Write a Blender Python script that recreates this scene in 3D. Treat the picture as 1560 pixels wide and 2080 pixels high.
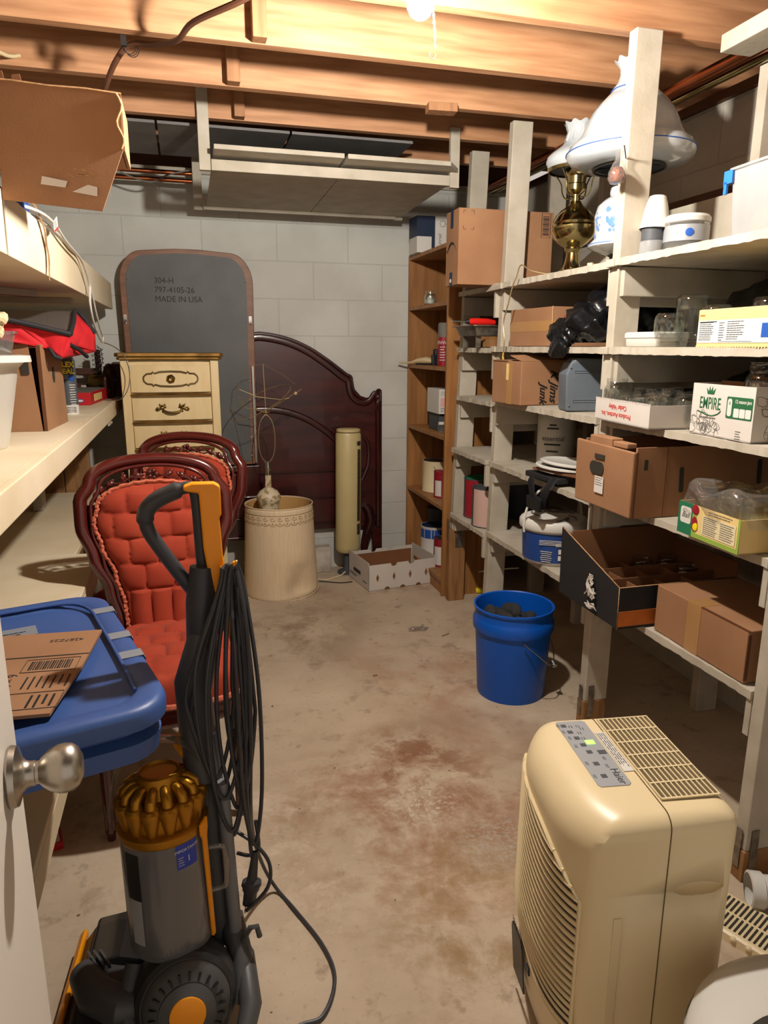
import bpy, bmesh, math, random
from mathutils import Vector, Matrix, Euler
random.seed(7)
sc = bpy.context.scene
for _o in list(bpy.data.objects): bpy.data.objects.remove(_o)
COL = sc.collection
PI = math.pi
# ---------------------------------------------------------------- camera, light, exposure
cam = bpy.data.cameras.new('camera'); cam.sensor_fit = 'VERTICAL'; cam.sensor_height = 36.0
cam.lens = 1442.0*36.0/2080.0; cam.clip_start = 0.02
camo = bpy.data.objects.new('camera', cam); COL.objects.link(camo)
P_, Y_, R_ = 0.2293, 0.2700, 0.00342
_f = Vector((math.sin(Y_)*math.cos(P_), math.cos(Y_)*math.cos(P_), -math.sin(P_)))
_r = Vector((math.cos(Y_), -math.sin(Y_), 0)); _u = _r.cross(_f)
_r2 = _r*math.cos(R_)+_u*math.sin(R_); _u2 = -_r*math.sin(R_)+_u*math.cos(R_)
camo.matrix_world = Matrix(((_r2.x, _u2.x, -_f.x, 0), (_r2.y, _u2.y, -_f.y, 0), (_r2.z, _u2.z, -_f.z, 1.35), (0, 0, 0, 1)))
sc.camera = camo
sc.view_settings.view_transform = 'Standard'; sc.view_settings.look = 'None'
sc.view_settings.gamma = 1.0; sc.view_settings.use_curve_mapping = False
sc.view_settings.exposure = 0.0
BULB_STRENGTH = 3150.0          # the bare bulb hanging from the joists
WORLD = (1.0, 0.88, 0.78, 0.62)  # dim light of the next room coming in through the open doorway behind the camera
w = bpy.data.worlds.new('world'); sc.world = w; w.use_nodes = True
w.node_tree.nodes['Background'].inputs[0].default_value = (WORLD[0], WORLD[1], WORLD[2], 1)
w.node_tree.nodes['Background'].inputs[1].default_value = WORLD[3]
sc.cycles.use_denoising = True
sc.cycles.max_bounces = 10; sc.cycles.transparent_max_bounces = 24
sc.cycles.caustics_reflective = False; sc.cycles.caustics_refractive = False
sc.cycles.sample_clamp_indirect = 6.0
# ---------------------------------------------------------------- materials
def srgb(h):
    v = [int(h[i:i+2], 16)/255 for i in (0, 2, 4)]
    return tuple(((c+0.055)/1.055)**2.4 if c > 0.04045 else c/12.92 for c in v)
def mat(name, col, rough=0.6, metal=0.0, var=0.0, vscale=6.0, bump=0.0, bscale=60.0, stretch=None, alpha=1.0, trans=0.0,
        emit=0.0, col2=None, coat=0.0, spec=0.5, ior=1.45, thr=(0.35, 0.65), sheen=0.0):
    """one procedural material: base colour mixed with a second one by noise (stretched for grain), optional bump"""
    if isinstance(col, str): col = srgb(col)
    if isinstance(col2, str): col2 = srgb(col2)
    m = bpy.data.materials.new(name); m.use_nodes = True
    nt = m.node_tree; b = nt.nodes['Principled BSDF']
    I = b.inputs
    I['Base Color'].default_value = (*col, 1); I['Roughness'].default_value = rough; I['Metallic'].default_value = metal
    I['Alpha'].default_value = alpha; I['Transmission Weight'].default_value = trans; I['IOR'].default_value = ior
    I['Coat Weight'].default_value = coat; I['Specular IOR Level'].default_value = spec
    if sheen: I['Sheen Weight'].default_value = sheen; I['Sheen Roughness'].default_value = .4
    if emit: I['Emission Color'].default_value = (*col, 1); I['Emission Strength'].default_value = emit
    if var or col2 or bump:
        tc = nt.nodes.new('ShaderNodeTexCoord'); mp = nt.nodes.new('ShaderNodeMapping')
        nt.links.new(tc.outputs['Object'], mp.inputs[0])
        if stretch: mp.inputs['Scale'].default_value = stretch
        if var or col2:
            n = nt.nodes.new('ShaderNodeTexNoise'); n.inputs['Scale'].default_value = vscale; n.inputs['Detail'].default_value = 6
            nt.links.new(mp.outputs[0], n.inputs['Vector'])
            rp = nt.nodes.new('ShaderNodeValToRGB')
            rp.color_ramp.elements[0].position = thr[0]; rp.color_ramp.elements[1].position = thr[1]
            c2 = col2 if col2 else tuple(min(1, c*(1+var)) for c in col)
            c1 = col if col2 else tuple(c*(1-var) for c in col)
            rp.color_ramp.elements[0].color = (*c1, 1); rp.color_ramp.elements[1].color = (*c2, 1)
            nt.links.new(n.outputs['Fac'], rp.inputs[0]); nt.links.new(rp.outputs[0], I['Base Color'])
        if bump:
            nb = nt.nodes.new('ShaderNodeTexNoise'); nb.inputs['Scale'].default_value = bscale; nb.inputs['Detail'].default_value = 4
            nt.links.new(mp.outputs[0], nb.inputs['Vector'])
            bp = nt.nodes.new('ShaderNodeBump'); bp.inputs['Strength'].default_value = bump; bp.inputs['Distance'].default_value = 0.004
            nt.links.new(nb.outputs['Fac'], bp.inputs['Height']); nt.links.new(bp.outputs[0], I['Normal'])
    return m
def glass(name, tint=(0.96, 0.98, 0.97), rough=0.03, op=0.045, mult=0.55, diff=0.0, dcol=None):
    """thin clear glass or plastic: see-through, glossy towards the rims, optionally a little cloudy"""
    m = bpy.data.materials.new(name); m.use_nodes = True; nt = m.node_tree; nt.nodes.clear(); L = nt.links.new
    o = nt.nodes.new('ShaderNodeOutputMaterial'); t = nt.nodes.new('ShaderNodeBsdfTransparent'); t.inputs[0].default_value = (*tint, 1)
    g = nt.nodes.new('ShaderNodeBsdfGlossy'); g.inputs['Roughness'].default_value = rough
    lw = nt.nodes.new('ShaderNodeLayerWeight'); lw.inputs[0].default_value = 0.42
    mx = nt.nodes.new('ShaderNodeMath'); mx.operation = 'MULTIPLY_ADD'; mx.inputs[1].default_value = mult; mx.inputs[2].default_value = op
    L(lw.outputs['Facing'], mx.inputs[0])
    s = nt.nodes.new('ShaderNodeMixShader'); L(mx.outputs[0], s.inputs[0]); L(t.outputs[0], s.inputs[1]); L(g.outputs[0], s.inputs[2])
    if diff:
        d = nt.nodes.new('ShaderNodeBsdfDiffuse'); d.inputs[0].default_value = (*(dcol or tint), 1)
        s2 = nt.nodes.new('ShaderNodeMixShader'); s2.inputs[0].default_value = diff; L(s.outputs[0], s2.inputs[1]); L(d.outputs[0], s2.inputs[2]); s = s2
    L(s.outputs[0], o.inputs[0]); return m
MT = {}
def defm(k, *a, **kw): MT[k] = mat(k, *a, **kw)
# ---------------------------------------------------------------- mesh building
class MB:
    def __init__(s): s.bm = bmesh.new(); s.mi = 0
    def _f(s, vs, sm=False):
        try:
            f = s.bm.faces.new(vs); f.material_index = s.mi; f.smooth = sm; return f
        except ValueError: return None
    def poly(s, pts): return s._f([s.bm.verts.new(p) for p in pts])
    def box(s, lo, hi, M=None):
        x0, y0, z0 = lo; x1, y1, z1 = hi
        c = [(x0,y0,z0),(x1,y0,z0),(x1,y1,z0),(x0,y1,z0),(x0,y0,z1),(x1,y0,z1),(x1,y1,z1),(x0,y1,z1)]
        return s.hexa(c, M)
    def hexa(s, c, M=None):
        v = [s.bm.verts.new((M @ Vector(p)) if M else p) for p in c]
        for q in ((0,3,2,1),(4,5,6,7),(0,1,5,4),(1,2,6,5),(2,3,7,6),(3,0,4,7)): s._f([v[i] for i in q])
        return s
    def cbox(s, c, d, rot=(0,0,0)):
        M = Matrix.Translation(c) @ Euler(rot).to_matrix().to_4x4()
        return s.box([-x/2 for x in d], [x/2 for x in d], M)
    def prism(s, pts, h, M=None):
        """closed outline in XY, extruded along +Z by h"""
        a = [s.bm.verts.new((M @ Vector((x, y, 0))) if M else (x, y, 0)) for x, y in pts]
        b = [s.bm.verts.new((M @ Vector((x, y, h))) if M else (x, y, h)) for x, y in pts]
        s._f(a[::-1]); s._f(b); n = len(pts)
        for i in range(n): s._f([a[i], a[(i+1) % n], b[(i+1) % n], b[i]], n > 14)
        return s
    def lathe(s, prof, n=28, M=None, sx=1.0, sy=1.0, wave=None):
        """profile [(r, z)...] turned about Z"""
        rings = []
        for k, (r, z) in enumerate(prof):
            if r < 1e-6:
                p = Vector((0, 0, z)); rings.append([s.bm.verts.new((M @ p) if M else p)]); continue
            ring = []
            for i in range(n):
                a = 2*PI*i/n
                dr, dz = wave(k, a) if wave else (0, 0)
                p = Vector(((r+dr)*math.cos(a)*sx, (r+dr)*math.sin(a)*sy, z+dz)); ring.append(s.bm.verts.new((M @ p) if M else p))
            rings.append(ring)
        for A, B in zip(rings, rings[1:]):
            for i in range(n):
                j = (i+1) % n
                if len(A) == 1 and len(B) == 1: continue
                if len(A) == 1: s._f([A[0], B[j], B[i]], True)
                elif len(B) == 1: s._f([A[i], A[j], B[0]], True)
                else: s._f([A[i], A[j], B[j], B[i]], True)
        return s
    def cyl(s, p0, p1, r0, r1=None, n=20, cap=True):
        p0, p1 = Vector(p0), Vector(p1); r1 = r0 if r1 is None else r1
        d = p1-p0; L = d.length; M = Matrix.Translation(p0) @ d.to_track_quat('Z', 'Y').to_matrix().to_4x4()
        pr = [(r0, 0), (r1, L)]
        if cap: pr = [(0, 0)]+pr+[(0, L)]
        return s.lathe(pr, n, M)
    def tube(s, pts, r, n=8, closed=False, cap=True, sq=None):
        """round (or squashed) tube along a polyline, parallel-transport frames"""
        P = [Vector(p) for p in pts]; N = len(P); rr = r if isinstance(r, (list, tuple)) else [r]*N
        T = []
        for i in range(N):
            a = P[(i-1) % N] if (closed or i > 0) else P[i]; b = P[(i+1) % N] if (closed or i < N-1) else P[i]
            t = (b-a); T.append(t.normalized() if t.length > 1e-9 else Vector((0, 0, 1)))
        u = T[0].orthogonal().normalized(); rings = []
        if sq: 
            u = Vector(sq[2]); u = (u-T[0]*u.dot(T[0])).normalized()
        for i in range(N):
            if sq: u = Vector(sq[2])
            u = (u-T[i]*u.dot(T[i]))
            u = u.normalized() if u.length > 1e-9 else T[i].orthogonal().normalized()
            v = T[i].cross(u); a, b = (sq[0], sq[1]) if sq else (1, 1)
            rings.append([s.bm.verts.new(P[i]+u*(math.cos(2*PI*k/n)*rr[i]*a)+v*(math.sin(2*PI*k/n)*rr[i]*b)) for k in range(n)])
        for i in range(N if closed else N-1):
            A, B = rings[i], rings[(i+1) % N]
            for k in range(n): s._f([A[k], A[(k+1) % n], B[(k+1) % n], B[k]], True)
        if cap and not closed: s._f(rings[0][::-1]); s._f(rings[-1])
        return s
    def grid(s, fn, nu, nv, wrapu=False, smooth=True):
        V = [[s.bm.verts.new(fn(i/(nu if wrapu else nu-1), j/(nv-1))) for j in range(nv)] for i in range(nu)]
        for i in range(nu if wrapu else nu-1):
            for j in range(nv-1):
                s._f([V[i][j], V[(i+1) % nu][j], V[(i+1) % nu][j+1], V[i][j+1]], smooth)
        return s
    def ball(s, c, r, n=14, sc3=(1, 1, 1), M=None):
        pr = [(r*math.sin(PI*k/(n//2+1)), -r*math.cos(PI*k/(n//2+1))) for k in range(n//2+2)]
        pr[0] = (0, -r); pr[-1] = (0, r)
        T = Matrix.Translation(c) @ Matrix.Diagonal((*sc3, 1))
        return s.lathe(pr, n, (M @ T) if M else T)
    def open_box(s, lo, hi, t=0.004, floor=True):
        x0, y0, z0 = lo; x1, y1, z1 = hi
        if floor: s.box((x0, y0, z0), (x1, y1, z0+t))
        s.box((x0, y0, z0), (x1, y0+t, z1)); s.box((x0, y1-t, z0), (x1, y1, z1))
        s.box((x0, y0+t, z0), (x0+t, y1-t, z1)); s.box((x1-t, y0+t, z0), (x1, y1-t, z1))
        return s
def smooth_path(pts, k=6, closed=False):
    """Catmull-Rom through the points"""
    P = [Vector(p) for p in pts]; N = len(P); out = []
    for i in range(N if closed else N-1):
        g = (lambda q: P[q % N]) if closed else (lambda q: P[max(0, min(N-1, q))])
        a, b, c, d = g(i-1), g(i), g(i+1), g(i+2)
        for j in range(k):
            t = j/k
            out.append(0.5*((2*b)+(c-a)*t+(2*a-5*b+4*c-d)*t*t+(3*b-a-3*c+d)*t**3))
    if not closed: out.append(P[-1])
    return out
def build(name, mb, m, parent=None, bevel=0.0, seg=2, ang=38, off=None, sub=0, solid=0.0):
    """link what the builder holds as ONE mesh object; off = world position of the parent to subtract"""
    bm = mb.bm
    if parent is not None and off is None:
        q = parent
        while q is not None and not q.get('_w'): q = q.parent
        if q is not None: off = q['_w']
    if off is not None:
        bmesh.ops.translate(bm, verts=bm.verts, vec=-Vector(off))
    bmesh.ops.recalc_face_normals(bm, faces=bm.faces)
    me = bpy.data.meshes.new(name); 
    for e in bm.edges:
        if len(e.link_faces) == 2:
            try:
                if e.calc_face_angle() > math.radians(ang): e.smooth = False
            except ValueError: pass
    bm.to_mesh(me); bm.free()
    for mm in (m if isinstance(m, (list, tuple)) else [m]): me.materials.append(MT[mm] if isinstance(mm, str) else mm)
    o = bpy.data.objects.new(name, me); COL.objects.link(o)
    if parent is not None: o.parent = parent
    if solid:
        md = o.modifiers.new('Solidify', 'SOLIDIFY'); md.thickness = solid; md.offset = 0
    if sub:
        md = o.modifiers.new('Subdivision', 'SUBSURF'); md.levels = sub; md.render_levels = sub
    if bevel:
        md = o.modifiers.new('Bevel', 'BEVEL'); md.width = bevel; md.segments = seg; md.limit_method = 'ANGLE'; md.angle_limit = math.radians(40)
        md.harden_normals = False
    return o
def tag(o, label, cat, group=None, kind=None):
    o['label'] = label; o['category'] = cat
    if group: o['group'] = group
    if kind: o['kind'] = kind
    return o
def thing(name, label, cat, loc=(0, 0, 0), rotz=0.0, group=None, world=False):
    """an Empty at the thing's base; world=True: its parts are built in room coordinates"""
    o = bpy.data.objects.new(name, None); COL.objects.link(o); o.empty_display_size = 0.05
    o.location = loc; o.rotation_euler = (0, 0, rotz)
    if world: o['_w'] = tuple(loc)
    return tag(o, label, cat, group)
def struct(name, mb, m, **kw):
    o = build(name, mb, m, **kw); o['kind'] = 'structure'; return o
def solo(name, mb, m, label, cat, loc, rotz=0.0, group=None, world=False, **kw):
    """a thing that is one mesh"""
    o = build(name, mb, m, off=loc if world else None, **kw); o.location = loc; o.rotation_euler = (0, 0, rotz)
    return tag(o, label, cat, group)
def dup(root, loc, rotz=None, label=None, group=None):
    r = root.copy(); COL.objects.link(r); r.location = loc
    if rotz is not None: r.rotation_euler = (0, 0, rotz)
    if label: r['label'] = label
    if group: r['group'] = group
    for ch in [o for o in bpy.data.objects if o.parent == root]:
        c = ch.copy(); COL.objects.link(c); c.parent = r
        for g in [o for o in bpy.data.objects if o.parent == ch]:
            d = g.copy(); COL.objects.link(d); d.parent = c
    return r
def frame(o, x, y):
    """matrix placing local XY so that local X runs along x and local Y along y, at o"""
    x = Vector(x).normalized(); y = Vector(y); y = (y-x*y.dot(x)).normalized(); z = x.cross(y)
    return Matrix(((x.x, y.x, z.x, o[0]), (x.y, y.y, z.y, o[1]), (x.z, y.z, z.z, o[2]), (0, 0, 0, 1)))
def text(name, s, size, m, parent, M, align='CENTER', bold=0.0, xs=1.0, wrap=None, shear=0.0):
    """flat lettering as a mesh, in the parent's coordinates"""
    cu = bpy.data.curves.new(name, 'FONT'); cu.body = s; cu.size = size; cu.align_x = align; cu.align_y = 'CENTER'; cu.extrude = 0.0002
    cu.offset = bold; cu.shear = shear; cu.resolution_u = 3
    t = bpy.data.objects.new('tmp', cu); COL.objects.link(t)
    dg = bpy.context.evaluated_depsgraph_get(); me = bpy.data.meshes.new_from_object(t.evaluated_get(dg))
    bpy.data.objects.remove(t)
    me.transform(Matrix.Diagonal((xs, 1, 1, 1)))
    if wrap:      # wrap = (radius): bend round a vertical can whose axis is local Y, letters outside
        for v in me.vertices:
            a = v.co.x/wrap; rr = wrap+v.co.z; v.co.x = rr*math.sin(a); v.co.z = rr*math.cos(a)-wrap
    if parent is not None and parent.get('_w'): M = Matrix.Translation(-Vector(parent['_w'])) @ M
    me.transform(M); me.materials.clear(); me.materials.append(MT[m] if isinstance(m, str) else m); me.name = name
    o = bpy.data.objects.new(name, me); COL.objects.link(o)
    if parent is not None: o.parent = parent
    return o
def lines(mb, M, x0, y0, w, n, dy, h=0.0018, jag=0.3, seed=1):
    """rows of small printed marks standing for unreadable small print"""
    rd = random.Random(seed)
    for k in range(n):
        x = x0; end = x0+w*(1-jag*rd.random())
        while x < end:
            L = min(end-x, w*rd.uniform(.08, .22)); mb.box((x, y0-k*dy, 0), (x+L, y0-k*dy+h, .0004), M); x += L+w*.025
    return mb
# ---------------------------------------------------------------- material list
def concrete():
    m = bpy.data.materials.new('concrete'); m.use_nodes = True; nt = m.node_tree; b = nt.nodes['Principled BSDF']
    tc = nt.nodes.new('ShaderNodeTexCoord')
    def noise(sc_, det, lo, hi, rough=.6, dist=0):
        n = nt.nodes.new('ShaderNodeTexNoise'); n.inputs['Scale'].default_value = sc_; n.inputs['Detail'].default_value = det
        n.inputs['Roughness'].default_value = rough; n.inputs['Distortion'].default_value = dist
        nt.links.new(tc.outputs['Object'], n.inputs['Vector'])
        r = nt.nodes.new('ShaderNodeMapRange'); r.inputs[1].default_value = lo; r.inputs[2].default_value = hi
        nt.links.new(n.outputs['Fac'], r.inputs[0]); return r.outputs[0]
    def mix(f, a, c):
        x = nt.nodes.new('ShaderNodeMix'); x.data_type = 'RGBA'
        nt.links.new(f, x.inputs[0])
        if isinstance(a, tuple): x.inputs[6].default_value = (*a, 1)
        else: nt.links.new(a, x.inputs[6])
        x.inputs[7].default_value = (*c, 1); return x.outputs[2]
    c = mix(noise(2.2, 8, .35, .65), srgb('ac9a82'), srgb('c4b199'))
    c = mix(noise(1.5, 5, .53, .74, dist=.4), c, srgb('957860'))
    c = mix(noise(5.0, 9, .56, .72, .7), c, srgb('8c745f'))
    c = mix(noise(11., 8, .60, .75), c, srgb('84705c'))
    c = mix(noise(60., 3, .60, .8), c, srgb('a08c76'))
    c = mix(noise(4.0, 8, .63, .7, .75), c, srgb('d0c3b0'))
    c = mix(noise(26., 2, .735, .75), c, srgb('5d4a3e'))
    def patch(c, x, y, rad, colr, nsc, lo, hi, amt=1.0):
        vm = nt.nodes.new('ShaderNodeVectorMath'); vm.operation = 'DISTANCE'; nt.links.new(tc.outputs['Object'], vm.inputs[0]); vm.inputs[1].default_value = (x, y, 0)
        mr = nt.nodes.new('ShaderNodeMapRange'); mr.interpolation_type = 'SMOOTHSTEP'; mr.inputs[1].default_value = rad; mr.inputs[2].default_value = rad*.25; mr.inputs[4].default_value = amt
        nt.links.new(vm.outputs['Value'], mr.inputs[0])
        mm = nt.nodes.new('ShaderNodeMath'); mm.operation = 'MULTIPLY'; nt.links.new(mr.outputs[0], mm.inputs[0]); nt.links.new(noise(nsc, 9, lo, hi, .72, .3), mm.inputs[1])
        return mix(mm.outputs[0], c, srgb(colr))
    c = patch(c, .62, 1.78, .62, '8d6243', 4.5, .42, .60, .85); c = patch(c, .66, 2.02, .30, '7c4f34', 7, .48, .58, .8)
    c = patch(c, .60, 1.36, .42, '8f7247', 5, .46, .62, .8); c = patch(c, .62, 1.80, .16, 'c9bfae', 60, .5, .6, .9); c = patch(c, .78, 1.58, .18, 'a7a196', 70, .48, .6, .9); c = patch(c, 1.02, 1.72, .10, 'b1aba0', 80, .45, .6, .8)
    c = patch(c, .45, 3.25, .45, '7f6a55', 4, .45, .6, .8); c = patch(c, .95, 2.6, .6, 'a5765a', 3, .45, .65, .6); c = patch(c, .1, 1.7, .5, 'd2c2ac', 6, .5, .62, .7)
    nt.links.new(c, b.inputs['Base Color']); b.inputs['Roughness'].default_value = .75
    n = nt.nodes.new('ShaderNodeTexNoise'); n.inputs['Scale'].default_value = 45; n.inputs['Detail'].default_value = 6
    nt.links.new(tc.outputs['Object'], n.inputs['Vector'])
    bp = nt.nodes.new('ShaderNodeBump'); bp.inputs['Strength'].default_value = .28; bp.inputs['Distance'].default_value = .004
    nt.links.new(n.outputs['Fac'], bp.inputs['Height']); nt.links.new(bp.outputs[0], b.inputs['Normal'])
    return m
def blocks(name, col, col2, ax, shift=(0, 0)):
    """painted concrete block wall; ax = which axis of the wall runs along the courses"""
    m = bpy.data.materials.new(name); m.use_nodes = True; nt = m.node_tree; b = nt.nodes['Principled BSDF']
    tc = nt.nodes.new('ShaderNodeTexCoord'); sp = nt.nodes.new('ShaderNodeSeparateXYZ'); cb = nt.nodes.new('ShaderNodeCombineXYZ')
    nt.links.new(tc.outputs['Object'], sp.inputs[0]); nt.links.new(sp.outputs[ax], cb.inputs[0]); nt.links.new(sp.outputs[2], cb.inputs[1])
    mp = nt.nodes.new('ShaderNodeMapping'); mp.inputs['Location'].default_value = (*shift, 0); nt.links.new(cb.outputs[0], mp.inputs[0])
    br = nt.nodes.new('ShaderNodeTexBrick'); br.inputs['Scale'].default_value = 1; br.inputs['Brick Width'].default_value = .4064
    br.inputs['Row Height'].default_value = .2032; br.inputs['Mortar Size'].default_value = .004; br.inputs['Mortar Smooth'].default_value = .6
    nt.links.new(mp.outputs[0], br.inputs['Vector'])
    n = nt.nodes.new('ShaderNodeTexNoise'); n.inputs['Scale'].default_value = 2.6; n.inputs['Detail'].default_value = 7
    nt.links.new(tc.outputs['Object'], n.inputs['Vector'])
    rp = nt.nodes.new('ShaderNodeValToRGB'); rp.color_ramp.elements[0].position = .42; rp.color_ramp.elements[1].position = .6
    rp.color_ramp.elements[0].color = (*srgb(col), 1); rp.color_ramp.elements[1].color = (*srgb(col2), 1)
    nt.links.new(n.outputs['Fac'], rp.inputs[0])
    mx = nt.nodes.new('ShaderNodeMix'); mx.data_type = 'RGBA'; nt.links.new(rp.outputs[0], mx.inputs[6])
    mx.inputs[7].default_value = (*[c*.86 for c in srgb(col)], 1)
    fm = nt.nodes.new('ShaderNodeMath'); fm.operation = 'MULTIPLY'; fm.inputs[1].default_value = .55
    nt.links.new(br.outputs['Fac'], fm.inputs[0]); nt.links.new(fm.outputs[0], mx.inputs[0])
    nt.links.new(mx.outputs[2], b.inputs['Base Color']); b.inputs['Roughness'].default_value = .7
    n2 = nt.nodes.new('ShaderNodeTexNoise'); n2.inputs['Scale'].default_value = 70; n2.inputs['Detail'].default_value = 4
    nt.links.new(tc.outputs['Object'], n2.inputs['Vector'])
    ad = nt.nodes.new('ShaderNodeMath'); ad.operation = 'MULTIPLY_ADD'; ad.inputs[1].default_value = -1.0
    nt.links.new(br.outputs['Fac'], ad.inputs[0])
    sc2 = nt.nodes.new('ShaderNodeMath'); sc2.operation = 'MULTIPLY'; sc2.inputs[1].default_value = .45
    nt.links.new(n2.outputs['Fac'], sc2.inputs[0]); nt.links.new(sc2.outputs[0], ad.inputs[2])
    bp = nt.nodes.new('ShaderNodeBump'); bp.inputs['Strength'].default_value = .5; bp.inputs['Distance'].default_value = .004
    nt.links.new(ad.outputs[0], bp.inputs['Height']); nt.links.new(bp.outputs[0], b.inputs['Normal'])
    return m
MT['concrete'] = concrete()
MT['block_back'] = blocks('painted_block', 'b7b6ae', 'c2c2ba', 0, (-1.147+.4064*4, -1.609+.2032*9))
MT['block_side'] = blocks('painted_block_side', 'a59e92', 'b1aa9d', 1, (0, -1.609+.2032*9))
defm('joist', 'a06f4b', col2='c39169', vscale=3.2, stretch=(1.2, 14, 14), rough=.6, bump=.12, bscale=8, thr=(.3, .7))
defm('joist_dark', '8f6342', col2='a97850', vscale=5, stretch=(10, 10, 1.0), rough=.65)
defm('subfloor', '35261c', var=.2, vscale=5, rough=.8)
defm('panel_grey', '6d6a68', var=.12, vscale=8, rough=.7)
defm('white_wood', 'a79e8c', col2='b8af9f', vscale=9, stretch=(1, 1, 1), rough=.7, bump=.22, bscale=55)
defm('cream_wood', 'd2c09f', col2='dccdb0', vscale=4, rough=.62, bump=.12, bscale=40)
defm('rough_edge', 'c8bca4', col2='e2d8c4', vscale=28, rough=.8, bump=.5, bscale=70)
defm('foot_wood', '7a5430', col2='9a7045', vscale=5, stretch=(8, 8, 1), rough=.7)
defm('plate_metal', '8c8478', metal=.9, rough=.45, var=.3, vscale=40)
defm('oak', '86592f', col2='a2713f', vscale=3.5, stretch=(9, 9, .8), rough=.5)
defm('oak_dark', '5a351a', var=.1, rough=.6)
defm('card', '8d6546', col2='98704f', vscale=5, rough=.8, bump=.05, bscale=200)
defm('card_in', '7d5232', var=.08, rough=.85)
defm('card_edge', 'b58d63', var=.2, vscale=90, rough=.9)
defm('tape', 'a47b4c', rough=.25, var=.06, coat=.3)
defm('white_card', 'c9c2b9', var=.03, rough=.6)
defm('black', '15161a', rough=.45); defm('black_matte', '1b1a1c', rough=.75)
defm('ink', '1c1a18', rough=.7); defm('ink_grey', '6b675f', rough=.7); defm('ink_red', 'c0332d', rough=.7); defm('ink_green', '1d5a35', rough=.6)
defm('paper', 'cfcbc3', rough=.6); defm('white_plastic', 'cbc8c0', rough=.32); defm('cream_plastic', 'dcc9a0', var=.03, vscale=3, rough=.36)
defm('chrome', 'cfcfcf', metal=1, rough=.15); defm('nickel', 'b3aca0', metal=1, rough=.32); defm('steel', '9a9a98', metal=1, rough=.35)
defm('brass', 'a99a6c', metal=1, rough=.17); defm('old_brass', '8a6f3c', metal=1, rough=.4, var=.3, vscale=20)
defm('copper', 'a8623f', metal=1, rough=.3); defm('iron', '2a2725', rough=.5, metal=.4); defm('wire', 'b09a72', metal=.7, rough=.4)
defm('mahog', '2c0c0c', col2='431411', vscale=2.2, stretch=(1, 1, 7), rough=.3, coat=.3)
defm('mahog_dark', '260a09', col2='380f0c', vscale=4, rough=.28, coat=.4)
defm('cherry', '390f0c', col2='511712', vscale=5, rough=.22, coat=.6)
defm('velvet', '912d15', col2='9e391f', vscale=9, rough=.85, sheen=.12)
defm('gimp', 'b55d42', var=.25, vscale=120, rough=.8)
defm('dresser', 'd2b987', col2='dcc698', vscale=3, stretch=(6, 6, 1), rough=.45)
defm('gold', '8c6a34', metal=.7, rough=.4, var=.35, vscale=12); defm('gold_dark', '6d5c3a', metal=.6, rough=.5)
defm('mirror_back', '4a4b4b', col2='565756', vscale=4, rough=.55); defm('walnut', '6b4630', col2='7d563c', vscale=4, stretch=(2, 2, 8), rough=.5)
defm('shade', 'd3bb98', col2='dcc7a6', vscale=8, stretch=(20, 20, 1), rough=.8); defm('shade_in', 'c49a5c', rough=.8); defm('lace', '9a7f58', rough=.8)
defm('ceramic', 'cfc0a0', col2='9a8660', vscale=40, thr=(.5, .56), rough=.5); defm('heater', 'b9a978', rough=.4, var=.04); defm('slot', '2d2a22', rough=.7); defm('vent_brown', '5f5034', rough=.8)
defm('blue_bucket', '0350b2', rough=.38); defm('charcoal', '2a2a2b', var=.3, vscale=30, rough=.9, bump=.5, bscale=40)
defm('tote', '37538c', rough=.42, var=.05); defm('duct', '7b7f86', rough=.5); defm('grey_plastic', '5c646c', rough=.5, var=.08, vscale=10)
defm('vac_dark', '484849', rough=.45); defm('vac_black', '2b2b2c', rough=.38); defm('vac_yellow', 'f0960a', rough=.35); defm('vac_gold', 'a8741c', metal=.75, rough=.36)
defm('vac_grey', '6a6b6e', rough=.5); defm('rubber', '36363a', rough=.42); defm('blue_label', '2b3fa5', rough=.5); defm('hose', '77777a', rough=.5)
defm('red', 'b3161f', rough=.5); defm('red_cloth', 'c01822', var=.12, rough=.75); defm('red_paint', '8e1a28', rough=.4); defm('green', '1f6a4a', rough=.5)
defm('lime', '8aa545', rough=.5); defm('yellow_card', 'd9bd7c', rough=.7, var=.04); defm('orange', 'b5621f', rough=.5, var=.15, vscale=14); defm('yellow', 'e6cf1e', rough=.5)
defm('milk_glass', 'b4babd', rough=.12, coat=.5); defm('milk_blue', '5f86c4', rough=.3); defm('blue', '1f4fa0', rough=.45); defm('navy', '16263f', rough=.5)
defm('cream_paint', 'd9cba4', rough=.4); defm('green_led', '7dff4a', emit=3.0)
defm('silver_panel', 'a3a6aa', rough=.4, metal=.3); defm('dark_grey', '45484c', rough=.6); defm('brown_iron', '4a2c20', rough=.45, metal=.3); defm('rope', 'cdb98f', rough=.9, bump=.6, bscale=150)
defm('stone', 'c5bdb0', col2='9d9488', vscale=12, rough=.9); defm('door_white', 'd6cdc0', var=.015, rough=.5); defm('cable', '5d3a28', rough=.5); defm('seed', '6b3a22', var=.5, vscale=90, rough=.8, bump=.8, bscale=120)
MT['glass'] = glass('clear_glass'); MT['plastic'] = glass('clear_plastic', (.95, .95, .94), .10, .05, .4, .05, (.8, .8, .8)); MT['bin'] = glass('smoky_bin', (.5, .5, .51), .16, .06, .3, .30, (.30, .30, .31))
MT['vinyl'] = glass('clear_vinyl', (.75, .70, .68), .16, .07, .3, .12, (.5, .45, .43)); MT['dark_glass'] = glass('smoked_window', (.25, .24, .24), .1, .05, .3, .3, (.06, .055, .055))
MT['amber'] = glass('clear_smoke', (.8, .76, .70), .1, .06, .4, .10, (.5, .45, .38)); MT['translucent'] = glass('frosted_plastic', (.9, .9, .9), .3, .05, .3, .40, (.5, .51, .51))
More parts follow.
